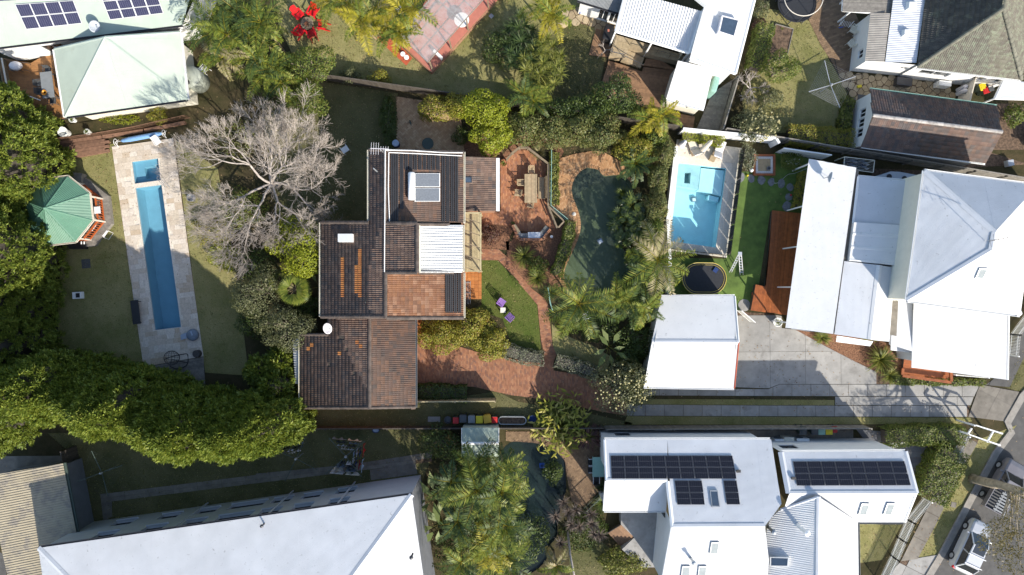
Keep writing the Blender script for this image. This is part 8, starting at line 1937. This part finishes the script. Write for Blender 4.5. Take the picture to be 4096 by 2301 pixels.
# ------------------------------------------------------------------ planting
def at(x, y, z=0.0): p = O(x, y, z); return Vector((p.x, p.y, 0))
def tt(c, r, x, y, z=0.0): p = T(c, r, x, y, z); return Vector((p.x, p.y, 0))
ORD = 'first second third fourth fifth sixth seventh eighth ninth tenth eleventh twelfth thirteenth fourteenth fifteenth'.split()
CP = [conifer('conifer_tree', 'tall conifer at the head of the left-edge hedge beside the timber deck', (-39.4, 12.2, 0), 3.0, 9.2, l_conifer, 2700, 24, 'conifer hedge along the left edge', .25)]+[conifer('conifer_tree', 'tall conifer in the lower-left hedge, %s from the garage' % ORD[i], at(*q, 10), 2.75, 10.3+.4*i, l_conifer, 3000, 24, 'conifer hedge along the lower left', .25, .74) for i, q in enumerate(((590,1104),(535,1112)))]
def more(src, lb, loc, s, grp): o = copy_tree(src, loc, random.random()*6.28 if src is CP[0] else random.choice((0.0, PI)), None, s); tag(o, lb, 'tree', grp); return o
for i in range(1, 10):
 y = 12.2-i*2.35; more(CP[0], 'tall conifer in the left-edge hedge, %s from the timber deck' % ORD[i], (-39.2-(1.2 if 3 < y < 9 else 0)+.5*math.sin(i*2.1), y, 0), .97+.13*math.sin(i*1.7), 'conifer hedge along the left edge')
for i, (x, y) in enumerate(((0,0),(0,0),(480,1110),(425,1106),(365,1092),(300,1068),(230,1046),(160,1028),(90,1012),(20,996))):
 if i > 1: more(CP[1+i%2], 'tall conifer in the lower-left hedge, %s from the garage' % ORD[i], at(x, y, 10), 1+.11*math.sin(i*2.3), 'conifer hedge along the lower left')
for i, (x, y, r, h) in enumerate(((697,915,1.0,3.4),(655,935,1.2,3.8),(690,975,1.3,4.6))): conifer('conifer_shrub', 'yellow-green conifer bush beside the garage lean-to, %s from the top' % ORD[i], at(x, y, h*.7), r, h, l_conifer, 420, 12, 'conifer bushes by the garage')
bare_tree('bare_jacaranda', 'large leafless pale-branched tree between lap pool and brown house', tuple(at(668,456,3)), [(1.7,0.1,.5,2.3),(1.7,.95,.6,2.1),(1.7,1.8,.55,2.2),(1.7,2.7,.6,2.3),(1.7,3.6,.55,2.3),(1.7,4.5,.5,2.4),(1.7,5.4,.6,2.2),(1.7,.5,1.2,2.0)], 7, m_trunk_pale, twigmat=m_twig, r0=.21, spread=.52, shrink=.76, up=.2)
B = [ # label, x, y (overview px), rx, ry, height, leaf, leaves, leaf size, clear trunk
 ('yellow-green shrub under the left side of the bare tree',530,585,1.5,1.3,1.6,l_yellow,3200,.13,0),('bright shrub at the foot of the bare tree',560,640,1.4,1.2,1.5,l_lime,2600,.13,0),('dark shrub in the middle of the bare tree shade',600,520,2.0,1.7,1.7,l_mid,3600,.14,0),('dark undergrowth right of the lap pool strip',640,660,2.0,1.3,1.6,l_dark,3000,.14,0),('brownish undergrowth under the bare tree top',590,345,2.2,1.6,1.2,l_olive,2600,.14,0),
 ('bright lime-leaved tree against the left house roof',755,622,2.7,2.3,4.8,l_lime,9000,.15,1.6),('lime bush between bare tree and house roof corner',795,585,1.2,1.0,3.6,l_lime,2500,.14,1.0),('silvery grey tree left of the brown house',655,735,2.3,2.0,4.2,l_silver,7000,.12,1.4),('silvery grey tree above the garage roof corner',715,825,2.2,1.9,4.0,l_silver,6500,.12,1.4),('dark bush between silvery trees and lawn',640,815,1.5,1.3,2.4,l_dark,2800,.13,0),('dark shrub under the fan palm by the house',775,770,1.3,1.0,1.4,l_dark,2000,.14,0),
 ('dense dark green tree at the top left corner of the fence',775,160,2.0,1.8,4.2,l_mid,6800,.13,1.3),('dense green tree just inside the top left fence corner',772,250,1.7,1.7,4.0,l_mid,5600,.13,1.3),('dark low shrub under the top left palms',690,230,1.8,1.4,1.8,l_dark,3000,.14,0),
 ('small round pale shrub on the top lawn edge, left of two',877,190,.8,.75,1.5,l_silver,1400,.11,0),('small round yellow shrub on the top lawn edge, right of two',950,194,.85,.8,1.6,l_yellow,1500,.11,0),('creeping dark shrub between shaded lawn and courtyard',975,300,.7,2.2,1.0,l_dark,2600,.12,0),
 ('yellow-green bush at the right side of the herringbone courtyard',1110,275,1.7,1.2,2.3,l_yellow,4600,.12,0),('lime tree crowding the top fence above the annex',1215,285,2.1,1.7,4.4,l_lime,7200,.15,1.4),('lime tree bough above the annex roof',1235,345,1.7,1.3,3.6,l_lime,4600,.15,1.2),('yellow-green tree right of the courtyard cover',1160,262,1.3,1.1,3.4,l_yellow,3400,.13,1.0),('clipped dark bush beside the courtyard and annex',1158,345,.7,.9,1.3,l_dark,1500,.1,0),
 ('olive hedge mass above the patio, left end',1320,318,1.8,1.4,3.0,l_olive,5200,.14,0),('olive hedge mass above the patio gate',1385,335,1.8,1.4,3.0,l_olive,5200,.14,0),('olive hedge mass above the lagoon pool',1450,328,1.9,1.5,3.1,l_olive,5600,.14,0),('olive hedge mass right above the lagoon pool',1520,335,1.9,1.5,3.1,l_olive,5600,.14,0),('dark glossy tree between hedge and brown deck',1555,245,1.9,1.7,4.2,l_dark,6000,.14,1.4),('dark bush left of the glossy tree',1490,270,1.8,1.4,2.8,l_dark,4200,.14,0),('dark bush right behind the top fence',1420,275,1.9,1.3,2.5,l_dark,4200,.14,0),('yellow bush above the tree fern',1590,370,1.7,1.2,2.8,l_yellow,4600,.14,0),('dark bush under the gold palm by the pool wall',1640,350,1.2,1.1,2.6,l_mid,2800,.14,0),('olive bush at the left end of the top hedge',1280,330,1.2,1.0,2.4,l_mid,2800,.13,0),
 ('russet-tinged hedge right of the lagoon, top',1672,395,1.0,1.4,2.6,l_olive,3600,.12,0),('russet-tinged hedge right of the lagoon, second',1660,455,1.0,1.5,2.6,l_olive,3600,.12,0),('russet-tinged hedge right of the lagoon, third',1650,520,1.0,1.5,2.6,l_olive,3600,.12,0),('russet-tinged hedge right of the lagoon, lowest',1640,590,1.0,1.5,2.6,l_mid,3600,.12,0),
 ('green shrub in the mulch below the barbecue',1350,668,.9,.8,1.1,l_mid,1800,.11,0),('broad yellow-green bush beside the driveway, left part',1110,840,1.9,1.5,2.6,l_yellow,6000,.14,0),('broad yellow-green bush beside the driveway, middle',1180,822,2.1,1.5,2.7,l_yellow,6400,.14,0),('broad yellow-green bush beside the driveway, right part',1235,862,1.6,1.4,2.4,l_yellow,5000,.14,0),
 ('cream-flowered banksia tree over the end of the driveway',1562,975,2.5,2.1,3.8,l_silver,6500,.12,1.2),('cream-flowered banksia shrub beside the white garage',1600,960,1.2,1.3,3.0,l_olive,2400,.12,.8),('dark shrub under the palms by the white garage',1600,850,1.6,1.6,2.0,l_dark,3200,.14,0),('dark shrub beside the banana leaves near the garage',1590,890,1.3,1.1,1.5,l_dark,2200,.14,0),('leafy shrub in the palm bed by the brick path',1425,815,1.3,1.0,1.1,l_mid,2200,.12,0),('dark shrub under the right palm clump',1510,830,1.4,1.1,1.4,l_dark,2400,.13,0),('dark green shrub right of the lower lagoon',1610,720,1.5,1.5,2.0,l_dark,3000,.14,0),
 ('dark shrub beside the small green shed',1110,1115,1.7,1.5,2.0,l_dark,3200,.14,0),('dark undergrowth beneath the lower palms',1180,1240,2.4,3.0,1.8,l_dark,5200,.16,0),('dark undergrowth at the bottom below the palms',1200,1400,3.0,2.4,1.8,l_dark,5200,.16,0),('dark shrub beside the concrete terrace',1395,1190,.9,1.1,1.2,l_dark,1600,.14,0),('dark round lawn shrub below the stairs',1470,1330,2.2,1.8,.5,l_dark,4200,.12,0),
 ('citrus tree on the sunny lawn with yellow fruit',1960,175,1.5,1.5,3.0,l_mid,4400,.12,1.0),('cream-flowered banksia beside the tall hedge',1905,320,1.8,1.5,3.0,l_silver,4200,.12,.8),('grey-green shrub below the citrus tree',1935,250,1.2,1.1,2.0,l_silver,2200,.12,0),('dark shrub at the right edge by the dirt yard',2560,290,1.0,1.0,2.0,l_mid,2000,.13,0),('dark shrub behind the fire pit planter',1990,405,1.0,1.0,1.2,l_mid,2000,.11,0),('variegated shrub left of the fire pit planter',1882,395,.8,1.0,1.1,l_variegated,1800,.11,0),('purple-leaved shrub beside the ivy hedge',1908,62,.6,.6,1.2,l_burgundy,900,.1,0),('grey shrub at the top beside the trampoline',1910,20,.9,.9,1.6,l_silver,1600,.11,0),
 ('burgundy shrub on the terrace bed',1240,595,.9,.8,1.0,l_burgundy,1500,.11,0),('twiggy burgundy shrub near the balcony',1222,585,.6,.8,.9,l_burgundy,1000,.1,0),('small shrub beside the pavilion wall',395,290,.9,.75,1.1,l_yellow,1600,.1,0),('low green edge plants below the pavilion',300,298,1.6,.4,.5,l_lime,1200,.1,0),('dark leafy shrub at the right of the shaded pool',1330,1340,1.5,2.0,1.5,l_dark,2800,.15,0),('green shrub at the terrace end by the bottom edge',1570,1420,2.0,1.2,1.4,l_strap,3200,.16,0),('dense shrub left of the top gold palm path',1265,120,1.5,1.6,2.2,l_dark,3000,.15,0)]
BT = {}
for lb, x, y, rx, ry, h, mt, n, s, tr in B: BT[lb] = bush('leafy_tree' if tr else 'garden_shrub', lb, 'tree' if tr else 'shrub', at(x, y, h*.6), rx, ry, h, mt, int(n*1.25), s, 16 if rx > 1.2 else 10, .34, tr)
# cream flower spikes on the banksias
for lb, x, y, R, h, n in (('cream-flowered banksia tree over the end of the driveway',1562,975,2.3,3.2,95), ('cream-flowered banksia beside the tall hedge',1905,320,1.6,2.5,70)):
 c = at(x, y, h*.6); m = MB()
 for k in range(n):
  a = random.random()*6.28; q = math.sqrt(random.random())*R; z = h*(.72+.38*math.sqrt(max(0,1-(q/R)**2))); m.lathe((c.x+q*math.cos(a), c.y+q*math.sin(a)*.85, z), [(.03,0),(.07,.04),(.07,.14),(.02,.19)], 6)
 m.build('flowers', l_flower, BT[lb])['kind'] = 'stuff'
# palms: label, x, y, z of crown, stems(n), fronds, frond length, leaf
PL = [('feathery palm at the top left beside the pale roof',520,60,5.5,3,11,2.3,l_palm),('feathery palm at the very top left edge',600,15,6,3,12,2.4,l_palm),('feathery palm left of the red chairs',655,75,5.5,3,12,2.3,l_palm),('dry-tipped palm over the water tank',540,135,5,3,10,2.0,l_palm_dry),('feathery palm above the fence corner',640,165,5,3,11,2.1,l_palm),('palm drooping over the top left fence line',700,185,4.5,2,10,1.9,l_palm),('feathery palm in the middle of the top left grove',585,90,5.8,2,11,2.3,l_palm),
 ('golden palm at the top beside the red chairs',855,15,4.6,2,10,2.2,l_palm_gold),('golden palm in the middle of the top lawn',925,45,4.4,3,11,2.1,l_palm_gold),('golden palm leaning over the red path',990,70,4.2,3,11,2.0,l_palm_gold),('golden palm against the clear pergola',1025,25,4.4,2,10,2.0,l_palm_gold),('golden palm at the top edge by the stone court',1385,15,4.5,3,12,2.0,l_palm_gold),('golden palm at the hedge end by the small white roof',1650,285,3.6,3,11,1.7,l_palm_gold),('small palm low in the dark planting left of the shaded lawn',1335,240,3.0,2,9,1.7,l_palm),
 ('tall ragged palm beside the lower lagoon and brick path',1458,765,4.5,1,17,2.9,l_palm),('pale arching palm over the lagoon and white pool wall',1655,655,5.0,1,13,2.8,l_palm_dry),('feathery palm right of the tall ragged palm',1565,765,3.8,2,12,1.9,l_palm),('feathery palm by the white garage corner',1612,765,3.8,2,11,1.8,l_palm),('green palm right of the lagoon end',1640,700,3.6,2,10,1.8,l_fern),
 ('tall palm below the small green shed',1195,1180,5.5,1,12,2.1,l_palm),('palm reaching towards the shaded pool, upper',1262,1185,5.5,1,11,2.1,l_palm),('palm at the left of the lower grove',1135,1215,5,1,11,1.9,l_fern),('sunlit palm over the shaded pool, middle',1262,1240,5.5,1,14,2.6,l_palm),('dense palm in the centre of the lower grove',1200,1240,6,1,14,2.5,l_palm),('sunlit palm over the shaded pool, lower',1268,1325,5.5,1,13,2.5,l_palm),('palm left of centre near the apartment wall',1150,1315,5,1,12,2.0,l_fern),('bright palm at the bottom of the grove',1225,1385,6,1,13,2.4,l_palm_gold),('palm at the bottom edge left of the grove',1160,1420,5,1,11,2.0,l_palm),('palm at the bottom edge above the pool',1275,1415,5.5,1,12,2.3,l_palm),('pale small palm at the bottom edge near the cordylines',1400,1430,3.5,1,9,1.4,l_palm_dry)]
for lb, x, y, z, ns, nf, L, mt in PL:
 c = at(x, y, z); palm('feather_palm', lb, c, [(.55*math.cos(k*2.2+x)*(ns > 1), .55*math.sin(k*2.2+x)*(ns > 1), z*random.uniform(.78,1.0), max(8, int(nf*.8)) if ns > 1 else nf, L*1.2, 1.9) for k in range(min(ns, 2))], mt, None, .085, 22)
palm('tree_fern', 'dark green tree fern at the right end of the brick pool surround', at(1600,412,1.6), [(0,0,1.5,13,1.9,1.2)], l_fern, None, .13, 20, .1)
# fan palms
def fan(lb, c, z, nf, R, mt):
 t = thing('fan_palm', lb, 'palm', c); out = []; c = Vector(c); m = MB(); m.tube([c, c+Vector((0,0,z))], .12, 8)
 for i in range(nf):
  az = i*2.4; el = 1.1-1.2*i/nf; p = c+Vector((math.cos(az)*R*.5*math.cos(el), math.sin(az)*R*.5*math.cos(el), z+R*.5*math.sin(el))); m.tube([c+Vector((0,0,z)), p], .015, 4); k = np.linspace(-1.2,1.2,15); d = np.array([math.cos(az)*math.cos(el-.5), math.sin(az)*math.cos(el-.5), math.sin(el-.5)]); s = np.array([-math.sin(az), math.cos(az), 0])
  D = np.cos(k)[:,None]*d+np.sin(k)[:,None]*s; out.append(leaves(np.repeat(np.array(p)[None],15,0), D, np.repeat(np.array([[0,0,1.]]),15,0), R*.62, R*.085, .3))
 V, Q = cat_(out); link('fronds', np_mesh('fan', V, Q, mt, c), t); m.build('stem', m_palmtrunk, t)
fan('fan palm with dry lower leaves left of the house roof', at(740,728,3), 2.8, 20, 1.3, l_palm); fan('small fan palm beside the lime tree', at(705,710,2), 1.8, 14, 1.0, l_strap)
# strap-leaved plants: label, x, y, radius, blades, leaf, width, rosette height
for lb, x, y, r, n, mt, w, hz in (('large spiky grass clump below the barbecue',1318,645,1.25,230,l_strap,.06,0),('spiky grass clump beside the brick path bend',1352,700,1.1,200,l_strap,.06,0),('spiky clump at the lower hedge end by the path',1388,735,.9,150,l_strap,.05,0),('straw-coloured grass tuft above the patio, left',1262,365,.75,170,l_straw,.03,0),('straw-coloured grass tuft above the patio, right',1355,382,.85,190,l_straw,.03,0),('small spiky plant on the top lawn by the drain',1370,12,.6,60,l_strap,.06,0),('spiky plant at the right of the top lawn',1262,118,.7,60,l_strap,.07,0),('dark spiky plant on the shaded lawn edge',968,275,.6,60,l_dark,.06,0),('broad strappy plant right of the white ribbed house, upper',2185,835,1.1,110,l_strap,.1,0),('broad strappy plant in the middle of the right house bed',2215,905,1.5,150,l_strap,.11,0),('strappy plant beside the rust-red entry deck',2240,945,1.1,100,l_strap,.09,0),('low strappy plant at the concrete forecourt edge',2070,850,.9,110,l_strap,.08,0),('dark strappy plant beside the terrace wall',1515,1265,1.0,80,l_dark,.1,0),('spiky green plant under the terrace edge',1520,1225,.9,70,l_fern,.1,0),('grassy clump beside the bluestone court',2400,1125,.7,120,l_straw,.03,0),('grey flax clump below the picket fence corner',2440,1100,.7,90,l_straw,.04,0),('green agave-like plant under the right palm',1505,805,.9,70,l_fern,.07,0),('tall strappy clump in the narrow bed by the pool wall',1570,490,.9,90,l_phil,.12,0)): strap_clump('strappy_plant', lb, at(x, y, .3), r, n, mt, w, h0=hz)
strap_clump('spiky_headed_tree', 'yellow-green tree of many spiky heads above the hedge', tt(2,0,300,640,2), .75, 46, l_strap, .06, (-.2,1.3), .6, 'tree', None, .1, 0, [(1.7*math.cos(k*2.4)*math.sqrt(k/34), 2.0*math.sin(k*2.4)*math.sqrt(k/34), 2.2+.5*math.cos(k)) for k in range(34)]); strap_clump('spiky_headed_tree', 'dark green tree of many spiky heads at the left of the shaded lawn', tt(2,0,90,420,2), .8, 40, l_fern, .07, (-.2,1.3), .6, 'tree', None, .1, 0, [(1.4*math.cos(k*2.4)*math.sqrt(k/24), 2.3*math.sin(k*2.4)*math.sqrt(k/24), 1.9+.4*math.cos(k)) for k in range(24)])
for i, (x, y) in enumerate(((495,745),(420,880),(540,840),(620,820),(760,860),(770,950),(650,980),(570,960),(850,1060),(790,1050),(470,1140),(440,1390))): strap_clump('dark_cordyline', 'dark spiky cordyline head beside the shaded pool, %s from the top left' % ORD[i], tt(2,3,x,y,1.8), .72, 75, l_cordy, .05, (-.2,1.4), .4, 'plant', 'dark cordylines by the shaded pool', .06, 1.7)
# broad leaves
bigleaf('broad_leaved_clump', 'big clump of broad yellow-variegated leaves between driveway and fence', at(1412,1070,1.0), 330, 2.7, l_ginger, .62, .26, 0, (.5,1.6), wild=2.5); bigleaf('burgundy_ginger', 'dark burgundy leaves at the lower right of the broad-leaved clump', at(1480,1100,.8), 70, .9, l_burgundy, .6, .25, 0, (.4,1.2))
for i, (x, y, n, R) in enumerate(((1575,560,42,1.3),(1600,615,46,1.5),(1620,570,34,1.2),(1590,520,30,1.0),(1610,655,30,1.0))): bigleaf('split_leaf_philodendron', 'glossy split-leaf plant overhanging the right side of the lagoon, %s' % ('left one|lower one|one against the hedge|uppermost|lowest'.split('|')[i]), at(x, y, .9), n, R, l_phil, .75, .6, 7, (.5,1.4))
for lb, x, y, n, L in (('banana plant beside the apartment end wall, upper',1090,1250,9,1.5),('banana plant beside the apartment end wall, lower',1105,1320,8,1.4),('pale banana leaves by the white garage wall',1535,875,8,1.1),('banana leaf by the dark house side',805,720,6,1.0)): bigleaf('banana_plant', lb, at(x, y, 1.5), n, .8, l_banana, L, .38, 0, (1.2,2.2))
# hedges
for lb, pts, w, h, mt, s in (('clipped green hedge along the left edge of the lagoon pool',[at(*q) for q in ((1433,562),(1428,600),(1412,650),(1398,690))],.85,1.0,l_mid,.1),('low feathery hedge between patio fence and pool surround',[at(*q) for q in ((1393,392),(1390,450),(1393,515))],.75,.8,l_strap,.12),('pale-flecked clipped hedge along the driveway, left of the path',[at(*q) for q in ((1268,878),(1315,895),(1362,900))],1.2,1.0,l_variegated,.08),('pale-flecked clipped hedge along the driveway, right of the path',[at(*q) for q in ((1400,905),(1450,920),(1500,938))],1.15,1.0,l_variegated,.08),('yellow-green hedge along the fence at the right lawn',[at(*q) for q in ((1975,345),(2050,352),(2122,358))],1.5,1.4,l_yellow,.1),('ivy-clad hedge along the right side of the white pan-roof house',[at(*q) for q in ((1912,85),(1890,180))],1.3,1.6,l_mid,.11),('strappy yellow border beside the shed path',[at(*q) for q in ((2128,255),(2115,325))],.8,.7,l_strap,.16),('lime ground hedge in front of the white pool wall',[at(*q) for q in ((1712,346),(1760,352),(1810,362))],.7,1.0,l_lime,.09),('dark hedge under the pale screen fence',[at(*q) for q in ((1052,985),(1100,985),(1170,988))],1.3,.9,l_dark,.11),('glossy street hedge beside the footpath',[tt(3,3,*q) for q in ((1690,230),(1640,330),(1500,640))],2.6,1.5,l_mid,.12),('sunny hedge above the bluestone court',[tt(3,3,*q) for q in ((1080,90),(1400,70),(1780,70))],1.5,1.4,l_mid,.11),('orange-tipped border along the white ribbed house wall',[tt(3,1,*q) for q in ((330,370),(280,680))],.9,1.0,l_yellow,.14),('trailing leaves along the foot of the left picket bed',[tt(3,2,*q) for q in ((1180,930),(1300,950),(2050,960))],.5,.4,l_mid,.12)): box_hedge('clipped_hedge', lb, pts, w, h, mt, s, 300 if s < .13 else 200)
bare_tree('frangipani', 'small bare frangipani with stubby grey branches by the paling fence', tuple(tt(2,0,2270,880)), [(.7,.4,.5,.6),(.7,1.7,.6,.6),(.7,2.9,.5,.6),(.7,4.2,.5,.6),(.7,5.3,.6,.6)], 4, m_trunk_pale, r0=.1, L0=.6); bare_tree('frangipani', 'tiny bare potted frangipani at the edge of the small brown deck', tuple(tt(2,0,890,510)), [(.5,.4,.7,.4),(.5,2.2,.7,.4),(.5,4.2,.6,.4)], 3, m_trunk_pale, r0=.06)
# leaning street tree
b0 = tt(3,3,1975,515); t = thing('street_tree', 'leaning street tree with thick fissured trunk over the parked truck', 'tree', b0); m = MB(); e1, e2 = T(3,3,2250,580,4.0), T(3,3,2480,650,6.6); m.tube(smooth_line([b0, b0.lerp(e1,.5)+Vector((0,0,.3)), e1, e2], 5), [.42]+[.36]*8+[.3]*7, 12); L = []
for k, (x, y, z) in enumerate(((2250,1000,6.5),(2350,1150,6.5),(2150,1130,6),(2400,950,7),(2300,1290,6),(2440,1350,6.5),(2200,1050,6.8),(2450,1100,7),(2470,720,7.5))): p = T(3,3,x,y,z); m.tube(smooth_line([e1.lerp(e2,.3+.07*k), e1.lerp(p,.5)+Vector((0,0,.6)), p], 4), [.08-.008*i for i in range(9)], 6); L.append((p.x,p.y,p.z,.95,.95,.5))
m.build('trunk', m_trunk_street, t, smooth=True); V, Q = leafy(L, 6500, .16, .4, 1.2, .95, up=0); link('crown', np_mesh('street_crown', V, Q, l_gum, b0), t)
# grass tufts on the lawns, fallen leaves everywhere
C0 = []
for pts in LAWNS:
 xs = [p[0] for p in pts]; ys = [p[1] for p in pts]; n = int((max(xs)-min(xs))*(max(ys)-min(ys))*26)
 C0 += [(x, y, .005) for x, y in zip(RNG.uniform(min(xs), max(xs), n), RNG.uniform(min(ys), max(ys), n)) if inside((x, y), pts) and not any(inside((x, y), q) for q in POOLS) and not inside((x, y), DK)]
C0 = np.array(C0); n = len(C0); D = rdir(n); D[:, 2] = .3+.7*np.abs(D[:, 2]); V, Q = leaves(C0, D, rdir(n), .07+.08*RNG.random(n), .035+.04*RNG.random(n)); tag(link('grass_tufts', np_mesh('grass_tufts', V, Q, l_tuft)), 'short ragged grass tufts growing through all the lawns', 'grass', None, 'stuff')
C0 = []
for x, y, r, k in ((-19.5,9,8,900),(-12,17,6,350),(5,12,7,450),(13,-4,5,450),(-10,-19,6,300),(-33,8,6,250),(24,-8,6,350),(33,-18,6,500),(6,-12,6,350),(20,17,7,400),(0,0,40,1500)):
 q = RNG.normal(size=(k, 2))*r*.6; C0 += [(x+a, y+b, .06+.02*RNG.random()) for a, b in q if not any(inside((x+a, y+b), p) for p in POOLS)]
C0 = np.array(C0); n = len(C0); D = rdir(n); D[:, 2] *= .15; N = rdir(n)*.3; N[:, 2] += 1; V, Q = leaves(C0, D, N, .07+.09*RNG.random(n), .05+.03*RNG.random(n)); tag(link('leaf_litter', np_mesh('leaf_litter', V, Q, l_litter)), 'dry fallen leaves scattered over lawns, beds and paving', 'leaves', None, 'stuff')
